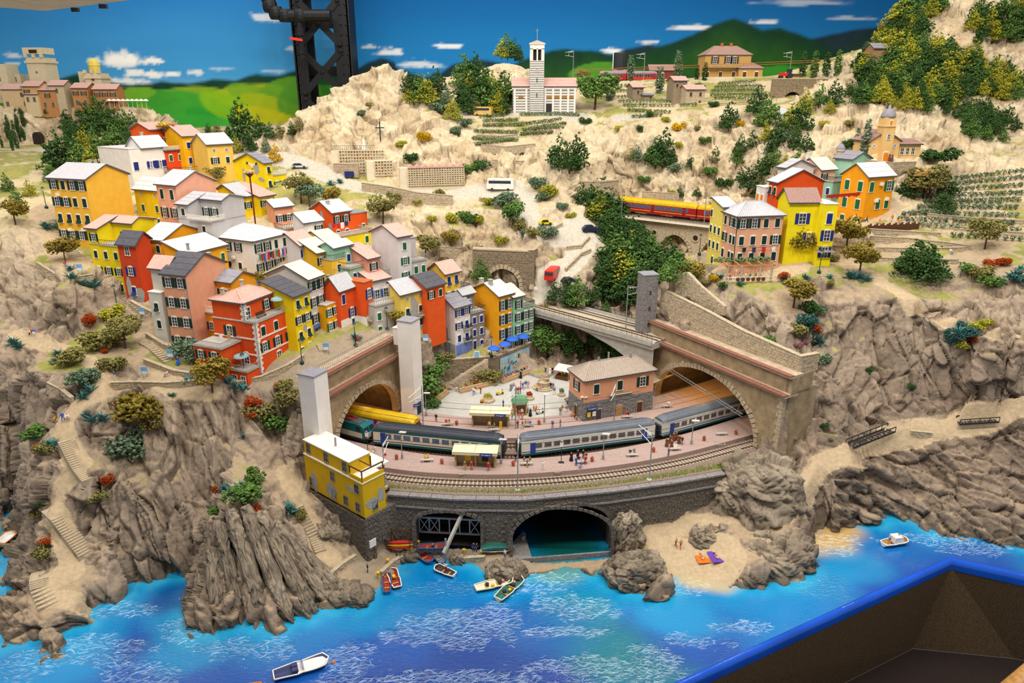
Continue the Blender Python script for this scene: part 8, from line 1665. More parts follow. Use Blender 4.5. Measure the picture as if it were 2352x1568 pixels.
# ---------------------------------------------------------------- sea house on its stone base
c=qline(893);sy=math.radians(62);t,w,d,H=house('yellow sea house with grey bare patches and flat white roof on the quay wall corner','832 1112 y100.8',50,882,698,'b1190','#d8ae14',None,'white_plaster',R=['.','b'],L=['..b.b','b.bbb'],sm='wood',fm='stone_grey',first=1.5,step=3.4,fnd=0,name='sea_house')
block(t,.6,w+3.0,2.2,d+.6,H,H+.25,'white_plaster',None,None,name='upper_slab');block(t,.2,w,3.4,d,H-.1,H+2.6,'#d8ae14',None,'white_plaster','upper_walls');rows(t,'L',['b.b.b'],3.4,d,H+2.6,fm='stone_grey',x0=.2,first=1.2)
for k,(u,z,a,b)in enumerate(((d*.85,1.9,1.0,2.6),(d*.55,1.8,1.8,2.2),(d*.2,4.2,1.6,.6))):patch(t,'L',u,z,blob(a,b,k+110))
patch(t,'R',w*.35,2.0,blob(1.5,1.2,120));patch(t,'R',w*.8,2.8,blob(.8,1.8,121));MB().bar((w*.5,d*.6,H+2.6),(w*.5,d*.6,H+4.3),.35,n=8).obj('chimney',M['metal'],t)
r=MB();[r.bar((x,y,H),(x,y,H+2.2),.16)for x,y in((.1,.1),(w-.1,.1),(w-.1,3.2),(.1,3.2))];r.bar((.1,.1,H+2.2),(w,.1,H+2.2),.18).bar((.1,.1,H+2.2),(.1,3.3,H+2.2),.18).bar((w*.5,.1,H+2.2),(w*.5,3.3,H+2.2),.14);r.obj('pergola_frame',M['wood'],t);MB().box(0,w,0,.15,H,H+.9).box(0,.15,0,3.4,H,H+.9).obj('parapet',wallm('#d8ae14'),t)
st=thing('stone_plinth_building','dark stone base with a low arched store under the yellow sea house','wall',t.location/S-Vector((0,0,0)),t.rotation_euler.z);st.location=t.location;zb_=t.location.z/S
w_,f,L=arch_wall(st,(-.3,-.2),(w+4,-.2),[(w*.35,w*.95,-zb_+.6,-zb_+4.2,-zb_+2.6)],-zb_-1,0,2,'stone_dark',name='front');voussoirs(st,f,(w*.35+.3,w*.95+.3,-zb_+.6,-zb_+4.2,-zb_+2.6),.5,.6,'stone_dark')
MB().box(-.3,w+4,1.8,7,-zb_-1,-.02).box(-.28,0,-.2,7,-zb_-1,0).obj('core',M['cave'],st);sb=MB();stones(sb,(-.3,d),(-.3,-.2),-zb_,-.1,None,.8,.42,.12,5);stones(sb,(-.3,-.2),(w+4,-.2),-zb_,-.1,lambda a,b,z0,z1:not(w*.3<b and a<w*1.02 and z0<-zb_+4.8),.8,.42,.12,6);tag(sb.obj('stone_courses',M['stone_dark'],st),kind='stuff')
MB().box(w*.04,w*.34,-.5,-.35,-zb_+4.0,-zb_+5.4).obj('sign_board',M['white_frame'],st)
# ---------------------------------------------------------------- boats
def boat(lab,p,L,B,rot,hull,inn,h=.75,extra=None,cat='boat',name='rowing_boat',rim='white_frame',deck=0):
 t=thing(name,lab,cat,p,rot);n=12;V_=[];V2=[];m5=[(0,-.9),(.55,-.75),(.95,-.1),(1,.0)]
 def sec(k,s,zo,inner):
  x=-L/2+L*k/n;f=(k/n);wd=B/2*(math.sin(math.pi*min(1,.18+.82*(1-f)**.62*1.0)/1)**.6 if f>.45 else(.72+.28*f/.45));wd=max(wd,.02)if f<.99 else .02
  sh=h*(1+.35*max(0,f-.5)**2*4);return[(x*s,sg*wd*a*(.86 if inner else 1),h*.1+sh*(1+b*(.85 if not inner else .6))-h*.1)for sg,(a,b)in[(-1,q)for q in m5[::-1]]+[(1,q)for q in m5[1:]]]
 for inner,nm,mm in((0,'hull',hull),(1,'inside',inn)):
  b=MB();rows_=[sec(k,.97 if inner else 1,0,inner)for k in range(n+1)];q=len(rows_[0]);b.add([v for r_ in rows_ for v in r_],[(i*q+j,i*q+j+1,(i+1)*q+j+1,(i+1)*q+j)for i in range(n)for j in range(q-1)]+([tuple(range(q))]if not inner else[]));b.obj(nm,mm,t)
 g=MB();R_=[sec(k,1,0,0)for k in range(n+1)]
 for j in(0,-1):g.tube([r_[j]for r_ in R_],.14)
 g.bar(R_[0][0],R_[0][-1],.14);g.obj('gunwale',M[rim]if isinstance(rim,str)else rim,t)
 if deck:MB().add([(x,y*.9,h*.98)for k in range(int(n*.45),n+1)for x,y in[(R_[k][0][0],R_[k][0][1]),(R_[k][-1][0],R_[k][-1][1])]],[(2*k,2*k+1,2*k+3,2*k+2)for k in range(n-int(n*.45))]).obj('foredeck',M['white_frame'],t)
 else:[MB().box(x-.14,x+.14,-B*.4,B*.4,h*.62,h*.7).obj('thwart',M['pale_wood'],t)for x in(-L*.22,L*.08)]
 return t
cr=mat('boat_cream','#e3d6b8',.5);bb=mat('boat_blue','#2f6a9c',.5);br=mat('boat_red','#9c3a34',.5);bd=mat('boat_dark','#4a3a38',.6);bg=mat('boat_green','#2f6a62',.6);bo=mat('boat_orange','#f08a1e',.4);bw=mat('boat_white','#ece9e2',.35)
A_=lambda px,py,z=0.0:W(px,py,z=z-.15)
boat('blue rimmed rowing boat with red inside moored at the quay rocks',A_(972,1284),5.0,1.8,-.75,bb,br,rim=bb);boat('narrow grey rowing boat beside the blue rimmed one',A_(1006,1288),4.2,1.3,-.95,bd,M['r_grey'],rim=bb);t=boat('small white rowing boat with a rower in the cove',A_(1022,1318),3.9,1.7,2.6,bw,bd);person('rowing the small white boat',0,0,'Awr',at=(*A_(1025,1316)[:2],.1))
boat('slim blue rowing boat with pinkish floor left of the brown one',A_(889,1346),4.6,1.5,1.75,bb,br,rim=bb);t=boat('brown rowing boat with a yellow bag moored by the quay',A_(906,1335),4.8,1.8,1.95,bd,br);MB().cb((.3,0,.8),(.7,.5,.3)).obj('yellow_bag',PC['y'],t)
for lab,px,py,r_ in(('cream fishing boat with black buckets, farther of the two',1136,1348,.35),('cream fishing boat with black buckets and green floor, nearer of the two',1171,1358,.95)):
 t=boat(lab,A_(px,py),6.4,2.1,r_,cr,cr if 'farther' in lab else bg,.8,rim=cr)
 for x,y in((-1.2,.2),(.9,0)):MB().lathe([(.3,.35),(.34,.9),(.2,.8)],8,(x,y,0)).obj('bucket',M['dark_metal'],t)
 MB().cb((-.4,-.3,.75),(.5,.4,.3)).obj('yellow_float',PC['y'],t);MB().cb((1.5,.2,.8),(.4,.4,.3)).obj('pink_float',PC['p'],t)
boat('blue rowing boat with red seats lying in front of the boat vault',W(997,1262,z=1.3),5.2,1.7,.05,mat('boat_navy','#27428a',.5),br,.8,rim=bb);t=boat('red rowing boat under a green cover beside the boat vault',W(1143,1268,z=1.3),5.6,1.7,.08,br,br);MB().ext([(2.8*math.cos(math.pi*k/10),1.05+.5*math.sin(math.pi*k/10))for k in range(11)],-.9,.9).obj('cover',bg,t)
for k,(cc,z)in enumerate((('r',3.2),('y',2.7),('r',2.2))):b=MB();b.lathe([(.02,-2.2),(.28,-1.2),(.34,0),(.28,1.2),(.02,2.2)],8);tt=tag(link('kayak',b.mesh('kayak',PC[cc],True),None,(*W(921,1268,z=1.2)[:2],z),rot=(0,math.pi/2,.05)),['top red kayak on the wooden rack by the quay wall','yellow kayak between the two red ones on the rack','bottom red kayak on the wooden rack by the quay wall'][k],'kayak')
t=thing('kayak_rack','dark wooden rack holding three kayaks against the quay wall','rack',W(921,1268,z=1.2));b=MB();[b.bar((x,y,0),(x,y,4.2),.14)for x in(-1.6,1.6)for y in(0,.8)];[b.bar((x,0,z),(x,.8,z),.12)for x in(-1.6,1.6)for z in(.7,1.3,3.8)];b.bar((-1.6,.8,3.9),(1.6,.8,3.9),.14);b.obj('frame',M['wood'],t)
t=boat('white speedboat with dark blue seats in the open water',A_(694,1542),7.4,2.5,.42,bw,mat('seat_blue','#3d4470',.6),.9,name='speedboat',deck=1);[MB().cb((x,y,.95),(.8,.7,.6)).obj('seat',MATS['seat_blue'],t)for x in(-.9,)for y in(-.45,.45)];MB().add([(.3,-.9,1.0),(.3,.9,1.0),(0,.8,1.6),(0,-.8,1.6)],[(0,1,2,3)]).obj('windscreen',M['glass_blue'],t)
t=boat('small white cabin boat with people near the right headland',A_(2053,1252),4.8,2.0,.25,bw,M['pale_wood'],.9,name='cabin_boat');MB().ext([(-.6,.8),(1.3,.8),(1.0,1.9),(-.6,2.0)],-.75,.75).obj('cabin',bw,t);crowd('aboard the white cabin boat','2043 1246 Zbc;2062 1244 Skr',.3)
boat('orange boat with white inside cut by the left edge',A_(-2,1258),7,2.6,1.45,bo,bw,.9,rim=bo);boat('orange boat cut by the lower edge of the picture',W(552,1600,z=0),6,2.4,.1,bo,bw,.9,rim=bo)
tag(MB().lathe([(.05,-.3),(.26,-.1),(.3,.1),(.05,.4)],8).obj('buoy',PC['o'],None,W(766,1521,z=0)),'small orange buoy ahead of the white speedboat','buoy')
# ---------------------------------------------------------------- vehicles
def car(lab,p,rot,L,Wd,H,col,van=False,name='car'):
 t=thing(name,lab,'van' if van else 'car',p,rot);h=H*.55;m_=mat('car_'+col,col,.35)
 sec=[(-L/2,.35),(L/2,.35),(L/2,h),(L/2-.25,H),(-L/2,H),(-L/2,h)]if van else[(-L/2,.3),(L/2,.3),(L/2,h*.95),(L*.24,h),(L*.08,H),(-L*.3,H),(-L/2+.15,h),(-L/2,h*.9)]
 MB().ext(sec,-Wd/2,Wd/2).obj('body',m_,t)
 if van:MB().box(L/2-.3,L/2+.03,-Wd*.42,Wd*.42,h*1.05,H*.9).obj('windscreen',M['glass'],t);[MB().box(-L*.4,L*.42,s*Wd/2-.03,s*Wd/2+.03,h*1.1,H*.85).obj('side_window',M['glass'],t)for s in(-1,1)]
 else:MB().ext([(L*.22,h),(L*.07,H-.1),(-L*.29,H-.1),(-L*.44,h)],-Wd/2-.02,Wd/2+.02).obj('windows',M['glass'],t);MB().box(-L*.29,L*.07,-Wd*.45,Wd*.45,H-.12,H+.03).obj('roof',m_,t)
 for x in(-L*.3,L*.3):
  for y in(-Wd/2,Wd/2):MB().ext([(.34*math.cos(2*math.pi*k/10),.34+.34*math.sin(2*math.pi*k/10))for k in range(10)],y-.12,y+.12).obj('wheel',M['dark_metal'],t,(x,0,0))
 return t
car('white motorhome on the cemetery road',hit(1150,436),3.0,7.5,2.5,3.1,'#e9e6de',True,'motorhome');car('small yellow car on the serpentine road',hit(1253,516),.3,3.4,1.6,1.5,'#e8cf2a');car('dark navy car at the bend of the serpentine road',hit(1357,531),.15,4.6,1.8,1.6,'#232a45');car('red minibus driving down the serpentine road',hit(1268,640),-1.9,6.2,2.3,2.6,'#d02c20',True,'minibus');car('tan camper van beside the church road',hit(1110,266),2.9,5.5,2.2,2.7,'#d6b264',True,'camper_van');car('dark car parked left of the striped church',hit(1158,258),.1,4.6,1.8,1.6,'#2c3440');car('silver car parked behind the stork house',hit(688,386),.2,4.4,1.8,1.5,'#c9c9c6');car('dark blue three wheeled truck on the cemetery road',hit(803,408),.2,2.6,1.5,1.8,'#26307c',True,'small_truck');car('black and white car half hidden below the red minibus',hit(1308,650),.4,4.2,1.7,1.5,'#3a3a3c')
# ---------------------------------------------------------------- shelters, kiosk, fountain and square furniture
txt_m=M['white_frame'];sgn=mat('sign_blue','#27469a',.5)
def sign(p,rot,w=3.0,txt='Riomaggiore',parent=None,m_=None):
 t=thing('station_sign',{0:'x'}.get(1,'blue station name sign '+p[1]),'sign',p[0],rot);MB().box(-w/2,w/2,-.05,.05,-.32,.32).obj('plate',m_ or sgn,t)
 cu=bpy.data.curves.new('lettering','FONT');cu.body=txt;cu.size=.46*S*w/3.0;cu.align_x='CENTER';cu.align_y='CENTER';cu.extrude=.01*S;cu.materials.append(txt_m)
 o=bpy.data.objects.new('l',cu);C.objects.link(o);lm=bpy.data.meshes.new_from_object(o.evaluated_get(bpy.context.evaluated_depsgraph_get()));bpy.data.objects.remove(o);o=bpy.data.objects.new('lettering',lm);C.objects.link(o);o.parent=t;o.location=(0,-.07*S,0);o.rotation_euler=(math.pi/2,0,0)
sh=mat('shelter_beige','#b59c70',.7);shr=mat('shelter_roof','#e6d6ae',.7)
for lab,px,py,px1,py1,n in(('beige waiting shelter on the front platform',1045,1072,1138,1076,0),('beige waiting shelter on the rear platform',1084,980,1168,983,1)):
 a,b_=W(px,py,z=PZ),W(px1,py1,z=PZ);L=math.hypot(b_[0]-a[0],b_[1]-a[1]);ang=math.atan2(b_[1]-a[1],b_[0]-a[0]);t=thing('shelter',lab,'shelter',a,ang)
 MB().box(0,L,1.6,1.85,0,2.7).box(0,.25,0,1.8,0,2.7).box(L-.25,L,0,1.8,0,2.7).box(L/2-.15,L/2+.15,.6,1.8,0,2.7).obj('walls',sh,t);MB().ext([(-.4,2.7),(L+.4,2.7),(L+.4,3.25),(-.4,3.25)],-.5,-.3).obj('fascia',shr,t);b=MB();[b.add([(x0,-.5,3.25),(x1,-.5,3.25),(x1,2.3,3.5),(x0,2.3,3.5),(x0,-.5,3.1),(x1,-.5,3.1),(x1,2.3,3.3),(x0,2.3,3.3)],[(0,1,2,3),(7,6,5,4),(0,4,5,1),(2,6,7,3),(1,5,6,2),(3,7,4,0)])for x0,x1 in((-.4,L/2-.03),(L/2+.03,L+.4))];b.obj('roof',shr,t)
 if n==0:[MB().box(x,x+1.1,1.4,1.6,.6,2.1).obj('notice_board',M['dark_metal']if x>3 else mat('notice_yellow','#e8c040',.6),t)for x in(1.6,L-2.6)]
 u=Vector((math.cos(ang),math.sin(ang),0));q=Vector(a)+u*(L-1.6)+Vector((math.sin(ang),-math.cos(ang),0))*.62;sign(((q.x,q.y,PZ+2.97),'on the '+('front' if n==0 else 'rear')+' platform shelter'),ang,2.2)
wS,dS=STN[1],STN[2];R2=lambda u,v,z:tuple(Vector(STN[0].location)/S+Vector((math.cos(math.radians(22))*u-math.sin(math.radians(22))*v,math.sin(math.radians(22))*u+math.cos(math.radians(22))*v,z)))
sign((R2(1.8,-.3,2.7),'on the stone base of the station house'),math.radians(22),2.4);q=W(938,942,z=14.6);sign((tuple(Vector((-19.4,133.9,14.8))),'on the far white lift tower'),.5,1.6)
t=thing('kiosk','square newspaper kiosk with green roof on the square','kiosk',W(1193,948,z=PZ),.1);MB().box(-1.4,1.4,-1.1,1.1,0,2.8).obj('body',mat('kiosk_gold','#a88a3c',.6),t);MB().add([(-1.7,-1.4,2.8),(1.7,-1.4,2.8),(1.7,1.4,2.8),(-1.7,1.4,2.8),(-1.3,-1,3.6),(1.3,-1,3.6),(1.3,1,3.6),(-1.3,1,3.6)],[(4,5,6,7),(0,1,5,4),(1,2,6,5),(2,3,7,6),(3,0,4,7),(3,2,1,0)]).obj('roof',mat('kiosk_green','#5f8f68',.6),t);MB().box(-1.1,1.1,-1.16,-1.05,.4,2.2).obj('display',M['wood'],t);MB().box(-1.2,1.2,-1.2,-1.05,2.3,2.7).obj('fascia',M['white_frame'],t)
t=thing('fountain','round stone fountain with a figure on the square','fountain',W(1249,889,z=PZ));MB().lathe([(2.6,0),(2.6,.25),(2.1,.25),(2.1,.5),(1.4,.5),(1.5,1.4),(1.6,1.5),(1.3,1.5),(1.25,1.1)],18).obj('basin',M['stone_pale'],t);MB().lathe([(.35,.5),(.3,1.8),(.5,1.9),(.2,2.1),(.28,2.7),(.12,2.9),(.16,3.2),(.03,3.35)],10).obj('figure',M['stone_pale'],t,(.6,.5,0))
for lab,px,py,r_,c_ in(('round planter with seat and yellow flowers left on the square',1121,920,1.5,'L'),('low round seat with red flowers right on the square',1216,916,1.0,'R'),('round shrub tub near the station house',1290,908,.8,'G')):t=thing('round_planter',lab,'planter',W(px,py,z=PZ));MB().lathe([(r_,0),(r_,.45),(r_*.7,.5),(r_*.6,1.0),(r_*.5,.9)],14).obj('tub',M['stone_pale'],t);v,f_=tufts([(0,0,1.2,r_*.6,.4)],60,.2,4);link('flowers',mesh_np('flowers',v,f_,[FC[c_]]),t)
fl_=tufts([(0,0,.8,.32,.2)],36,.1,8);fme=mesh_np('flowers',fl_[0],fl_[1],[mat('geranium','#c4645c',.8,var=.4,scale=9)])
for px,py,s in((825,1042,'by the left tunnel'),(911,1055,'left of the stone bench'),(1015,1065,'left of the front shelter'),(1179,1070,'right of the front shelter'),(1360,1060,'right of the black clad group'),(1501,1038,'left of the brown robed group'),(1617,1012,'near the right tunnel'),(1049,976,'left of the rear shelter'),(1238,975,'behind the middle carriage'),(823,783,'on the promenade'),(1690,998,'inside the right tunnel arch')):
 p=W(px,py,z=PZ if py>800 else 28);t=thing('flower_pot','terracotta pot of red flowers '+s,'flower pot',p);MB().lathe([(.2,0),(.32,.5),(.36,.55),(.25,.5)],10).obj('pot',M['pot'],t);link('flowers',fme,t)
for px,py,s in((768,1032,'in front of the near white lift tower'),(981,1060,'left of the front shelter'),(1209,1068,'right of the front shelter'),(1452,1048,'right of the black clad group'),(1028,977,'left of the rear shelter'),(1657,999,'near the right tunnel'),(1336,1064,'in the black clad group'),(1550,1034,'in the brown robed group'),(1135,990,'at the rear shelter'),(1212,980,'behind the middle carriage'),(1440,960,'in front of the station house'),(1532,936,'inside the right tunnel')):
 t=thing('stone_bench','pale stone platform bench '+s,'bench',W(px,py,z=PZ),.1);MB().box(-1.1,1.1,-.3,.3,.35,.5).obj('seat',M['concrete'],t);[MB().box(x-.15,x+.15,-.25,.25,0,.35).obj('leg',M['concrete'],t)for x in(-.7,.7)]
for px,py,c_,s in((1148,906,'#e8c21c','yellow moped standing in the middle of the square'),(1112,924,'#e0861c','orange moped beside the round planter'),(990,928,'#b8282c','red moped at the left edge of the square'),(1240,950,'#c9c9c4','silver moped right of the kiosk')):
 t=thing('moped',s,'moped',W(px,py,z=PZ),.5);MB().ext([(-.8,.35),(.4,.35),(.75,1.0),(.6,1.05),(.3,.5),(-.1,.5),(-.2,.8),(-.85,.8)],-.2,.2).obj('body',mat('moped_'+c_,c_,.4),t);[MB().ext([(.28*math.cos(.628*k),.28+.28*math.sin(.628*k))for k in range(10)],-.07,.07).obj('wheel',M['dark_metal'],t,(x,0,0))for x in(-.65,.65)];MB().bar((.62,-.3,1.1),(.62,.3,1.1),.07).obj('handlebar',M['dark_metal'],t)
 # ---------------------------------------------------------------- terrace walls, mural, stairs
MU=[(p[0],p[1],18.0)for p in MURAL]
for i,(j0,j1,lab)in enumerate(((0,1,'short end of the stone terrace wall by the square stairs'),(1,2,'tall stone terrace wall behind the square stairs'),(2,4,'stone terrace wall carrying the painted mural below the cafe'))):stone_wall(lab,MU[j0:j1+1],6.2,'stone')
a,b=MU[3],MU[4];o=off(a,b,-.25);L=math.hypot(b[0]-a[0],b[1]-a[1]);u=((b[0]-a[0])/L,(b[1]-a[1])/L);mt=thing('mural','painted mural of a coast village on the terrace wall','mural',(a[0]+o[0],a[1]+o[1],12.9),math.atan2(u[1],u[0]));x0,x1=L*.12,L*.9
MB().box(x0,x1,-.05,.05,0,4.4).obj('panel',mat('mural_sky','#9cc4d8',.7,var=.25,scale=.5),mt);rr=random.Random(4)
for k in range(46):
 x=x0+.3+(x1-x0-.6)*rr.random();z=rr.random()**1.2*3.0;w_,h_=rr.uniform(.25,.8),rr.uniform(.3,1.0);cc=rr.choice(['#c9b48e','#b9a37c','#d8c9a6','#3f7a5a','#3a74b8','#d89a5c','#8f8a70','#2f6a48']);MB().ext([(x-w_/2,z),(x+w_/2,z),(x+w_/2,z+h_),(x,z+h_*1.25),(x-w_/2,z+h_)],-.08,-.04).obj('painted_house',wallm(cc),mt)
MB().ext([(.35*math.cos(.4*k),.35*math.sin(.4*k))for k in range(16)],-.08,-.04).obj('painted_sun',wallm('#e8d08a'),mt,((x0+x1)*.5,0,3.7))
def stairs(lab,pts,w,n,h0=None):
 t=thing('stone_stairs',lab,'stairs',(0,0,0));ps=[];me={}
 for k in range(n):q=lerp2(*[pts[min(int(k/n*(len(pts)-1))+i,len(pts)-1)]for i in(0,1)],(k/n*(len(pts)-1))%1);ps.append(q)
 for k,p in enumerate(ps):q=ps[min(k+1,n-1)]if k<n-1 else ps[k-1];r_=math.atan2(q[1]-p[1],q[0]-p[0]);link('step',cached(('step',w),lambda:MB().box(-.3,.3,-w/2,w/2,-.9,.08).mesh('step',M['stone_pale'])),t,p,r_)
G=lambda s:[tuple(Vector(hit(*map(float,q.split())))+Vector((0,0,.15)))for q in s.split(';')]
o=off(MU[1],MU[2],-1.0);e=MU[2];a=MU[1];stairs('straight stone stairs climbing to the cafe terrace',[(a[0]+o[0]-.5,a[1]+o[1],12.3),(e[0]+o[0],e[1]+o[1],17.9)],1.5,24);stone_wall('sloping parapet beside the straight stairs to the cafe',[(a[0]+1.9*o[0]-.5,a[1]+1.9*o[1],12.6),(e[0]+1.9*o[0],e[1]+1.9*o[1],18.3)],[.6,6],'render_pale',.3,False)
for lab,s,w,n in(('winding stone stairs on the lower left headland','205 1100;185 1075;165 1040;150 1010',2.4,22),('long stone stairs above the flat rock of the left headland','195 1270;165 1230;135 1190;112 1168',2.4,22),('curved stone stairs at the foot of the left headland','110 1390;92 1350;90 1330;95 1312',2.6,14),('stone stairs along the foot of the yellow and red houses','340 725;310 700;280 680;240 655',1.8,16),('stone stairs beside the three arched wall','385 830;350 800;325 785',1.5,14),('stone stairs from the sea house down to the quay','735 1265;722 1235;700 1195;682 1160',1.8,18),('stone stairs up the left path below the mustard house','175 590;150 565;135 545;115 500',2.6,20),('narrow plank stairs between the two yellow fronts of the right village','1893 640;1880 600;1872 575',1.3,16),('short stone stairs beside the blue signed shop','742 805;735 790',1.5,7)):stairs(lab,G(s),w,n)
def gw(lab,s,h,m_='stone_pale',up=.9,**k):stone_wall(lab,[tuple(Vector(hit(*map(float,q.split())))+Vector((0,0,up)))for q in s.split(';')],h,m_,.5,True,**k)
for lab,s,h in(('long low promenade wall below the red orange house','545 888;600 876;660 850;700 825',2.6),('low path wall below the three arched wall','330 835;400 862;470 872',2.2),('arched garden wall under the tall peach house','335 775;375 800;430 820;470 832',3.4),('low wall along the path left of the lemon bush','255 890;310 888;380 890;450 885',1.8),('curved wall beside the lower village stairs','300 700;335 720;360 730',2.4),('round wall under the olive tree of the left path','85 612;130 640;180 645;215 640',2.4),('wall on the quay edge beside the mooring boats','1058 1293;1090 1291;1112 1290',1.6),('wall along the quay edge left of the mooring boats','878 1325;905 1300;930 1285',1.4),('wall beside the slipway below the sea house','760 1330;790 1305;820 1285',2.2),('wall of the upper path below the agaves','110 890;140 905;165 925',1.2),('upper road wall above the serpentine','1100 462;1160 470;1195 462',2.0),('serpentine wall below the yellow car','1236 540;1270 532;1292 520',1.6),('curved serpentine wall below the navy car','1300 575;1335 572;1355 550',2.4),('serpentine wall right of the red minibus','1300 625;1335 590;1358 580',2.2),('stepped terrace wall left above the middle portal','1010 575;1060 578;1110 572',2.6),('terrace wall below the olive tree right of the upper village','960 600;1010 612;1060 625',2.6),('upper vineyard wall below the church','1105 340;1160 345;1230 338',2.0),('lower vineyard wall below the church','1130 375;1200 378;1300 362',2.2),('middle vineyard wall below the church','1095 318;1150 320;1190 316',1.6),('vegetable garden wall right of the village','2000 600;2100 606;2200 606',1.6),('upper vegetable garden wall right of the village','2010 578;2110 580;2210 578',1.6),('long dry stone wall above the vegetable garden','1998 552;2080 556;2170 566;2230 574',2.6),('dry stone wall below the playground fence','1990 535;2080 540;2160 545',1.6),('vineyard wall at the right edge','2130 500;2240 510;2350 516',1.6),('lower vineyard wall at the right edge','2190 528;2270 538;2350 544',1.6),('small stone facing beside the lower wooden bridge','2090 1000;2140 1005',2.2),('stone support below the upland vineyard','1630 246;1700 242;1770 240',1.6)):gw(lab,s,h)
# ---------------------------------------------------------------- cafe, lamps, signs, washing, bridges, pergola
um=mat('parasol_blue','#2c62c8',.6)
for px,py,s in((1037,0,'leftmost'),(1160,1,'in front of the orange yellow house'),(1177,2,'third from the left'),(1202,3,'rightmost, by the green house')):
 p=W((1135,1160,1177,1202)[py],(822,812,800,794)[py],z=18);t=thing('cafe_parasol','round blue cafe parasol, '+s,'parasol',p);MB().bar((0,0,0),(0,0,2.8),.1).obj('pole',M['white_frame'],t);MB().lathe([(1.5,2.2),(1.45,2.35),(.9,2.75),(.05,3.0)],12).obj('canopy',um,t)
for k,(px,py)in enumerate(((1125,812),(1142,806),(1155,802),(1168,796),(1182,792),(1192,787),(1200,783))):t=thing('cafe_table','small cafe table set for guests under the blue parasols','table',W(px,py,z=18),0,'cafe tables');MB().lathe([(.5,.75),(.5,.8)],10).obj('top',M['white_frame'],t);MB().bar((0,0,0),(0,0,.75),.1).lathe([(.3,0),(.3,.06)],8).obj('leg',M['dark_metal'],t)
def post(lab,p,h=4.2):t=thing('street_lamp',lab,'street lamp',p);MB().bar((0,0,-.2),(0,0,h),.2,n=8,w2=.12).lathe([(.42,0),(.4,.4),(.2,.6)],8).obj('pole',mat('lamp_green','#1e3c38',.5),t);MB().lathe([(.14,h),(.34,h+.5),(.3,h+.55)],8).obj('lantern',mat('lamp_glass','#c9d6c0',.4),t);MB().lathe([(.42,h+.55),(.12,h+.85),(.04,h+1)],8).obj('lamp_cap',MATS['lamp_green'],t)
for px,py,s in((107,478,'on the path left of the mustard house'),(270,707,'by the stairs below the yellow house'),(563,868,'in front of the red orange house'),(694,835,'at the bend of the promenade wall'),(817,795,'on the promenade'),(890,757,'beside the lemon tree near the far lift tower'),(1033,826,'at the corner of the cafe terrace'),(1129,820,'at the head of the square stairs'),(1881,627,'at the foot of the plank stairs'),(1606,585,'at the left of the pink house'),(1953,500,'beside the orange yellow house')):post('green street lamp with pale lantern '+s,W(px,py,z=18)if 1000<px<1140 else hit(px,py),4.2)
inf=mat('info_blue','#7fb4dc',.6)
for px,py,s in((185,630,'by the round wall of the left path'),(328,730,'beside the lower village stairs'),(393,828,'in front of the arched garden wall'),(334,868,'at the low path wall'),(750,812,'beside the red flowers of the promenade'),(978,790,'on the stone terrace below the patched house')):t=thing('info_sign','pale blue and white information sign '+s,'sign',hit(px,py));MB().bar((-.4,0,0),(-.4,0,.8),.08).bar((.4,0,0),(.4,0,.8),.08).obj('posts',M['metal'],t);MB().box(-.6,.6,-.05,.05,.7,2.2).obj('board',inf,t);MB().box(-.5,.5,-.08,-.05,.8,1.35).obj('sheet',M['white_frame'],t)
def wash(lab,p0,p1,cols,hang=1.0,grp='washing'):
 l=MB();l.bar(p0,p1,.06);tag(l.obj('clothesline',M['dark_metal']),'clothes line '+lab,'clothes line');a=math.atan2(p1[1]-p0[1],p1[0]-p0[0]);n=len(cols);L=math.dist(p0,p1)
 for k,c_ in enumerate(cols):p=lerp2(p0,p1,(k+.5)/n);w_=min(.42,L/n*.45);h_=hang*(.8+.5*((k*7)%5)/5);b=MB();b.ext([(-w_,0),(-w_*.8,-h_),(-w_*.15,-h_*.95),(0,-h_*.6),(w_*.2,-h_),(w_*.8,-h_*.95),(w_,0),(w_*.4,.08)],-.05,.05);tag(b.obj('garment',PC[c_],None,(p[0],p[1],p[2]-.05),a),'%s garment on the clothes line %s'%(CNM[c_],lab),'garment','washing '+lab)
def loc2(ob,x,y,z):a=ob.rotation_euler.z;return(ob.location.x/S+math.cos(a)*x-math.sin(a)*y,ob.location.y/S+math.sin(a)*x+math.cos(a)*y,ob.location.z/S+z)
t,w,H=WASH;wash('across the white hip roofed house',loc2(t,.4,-.9,H-3.0),loc2(t,w-.2,-.9,H-3.0),'grbprnmpgrwbpngm',1.5);t,w,d,H=PINK;wash('on the pink house',loc2(t,.8,-.5,H-6.6),loc2(t,w-.6,-.5,H-6.6),'knmw'.replace('m','r'),1.1);wash('between the yellow and the orange house',W(1898,448,y=158),W(1976,442,y=164),'rrrrrrrrrrrrrr',.7);wash('in front of the patched orange house',W(762,515,y=170),W(800,508,y=172),'rrwn',1.2);t,w,d,H,L1,L2=RED;wash('on the left terrace of the red orange house',loc2(t,-4.6,d*.5,L1+2.4),loc2(t,-.6,d*.5,L1+2.4),'wc',1.6)
for x,y,z,c_,s in((w*.75,1.2,H+.2,'#8fb0b4','upper'),(-2.0,d*.25,L2+.2,'#86a8b0','lower')):p=loc2(t,x,y,z);tt=thing('terrace_parasol','pale blue parasol on the %s terrace of the red orange house'%s,'parasol',p);MB().bar((0,0,0),(0,0,2.4),.08).obj('pole',M['metal'],tt);MB().lathe([(1.4,2.1),(1.2,2.4),(.05,2.75)],10).obj('canopy',mat('parasol_'+c_,c_,.6),tt)
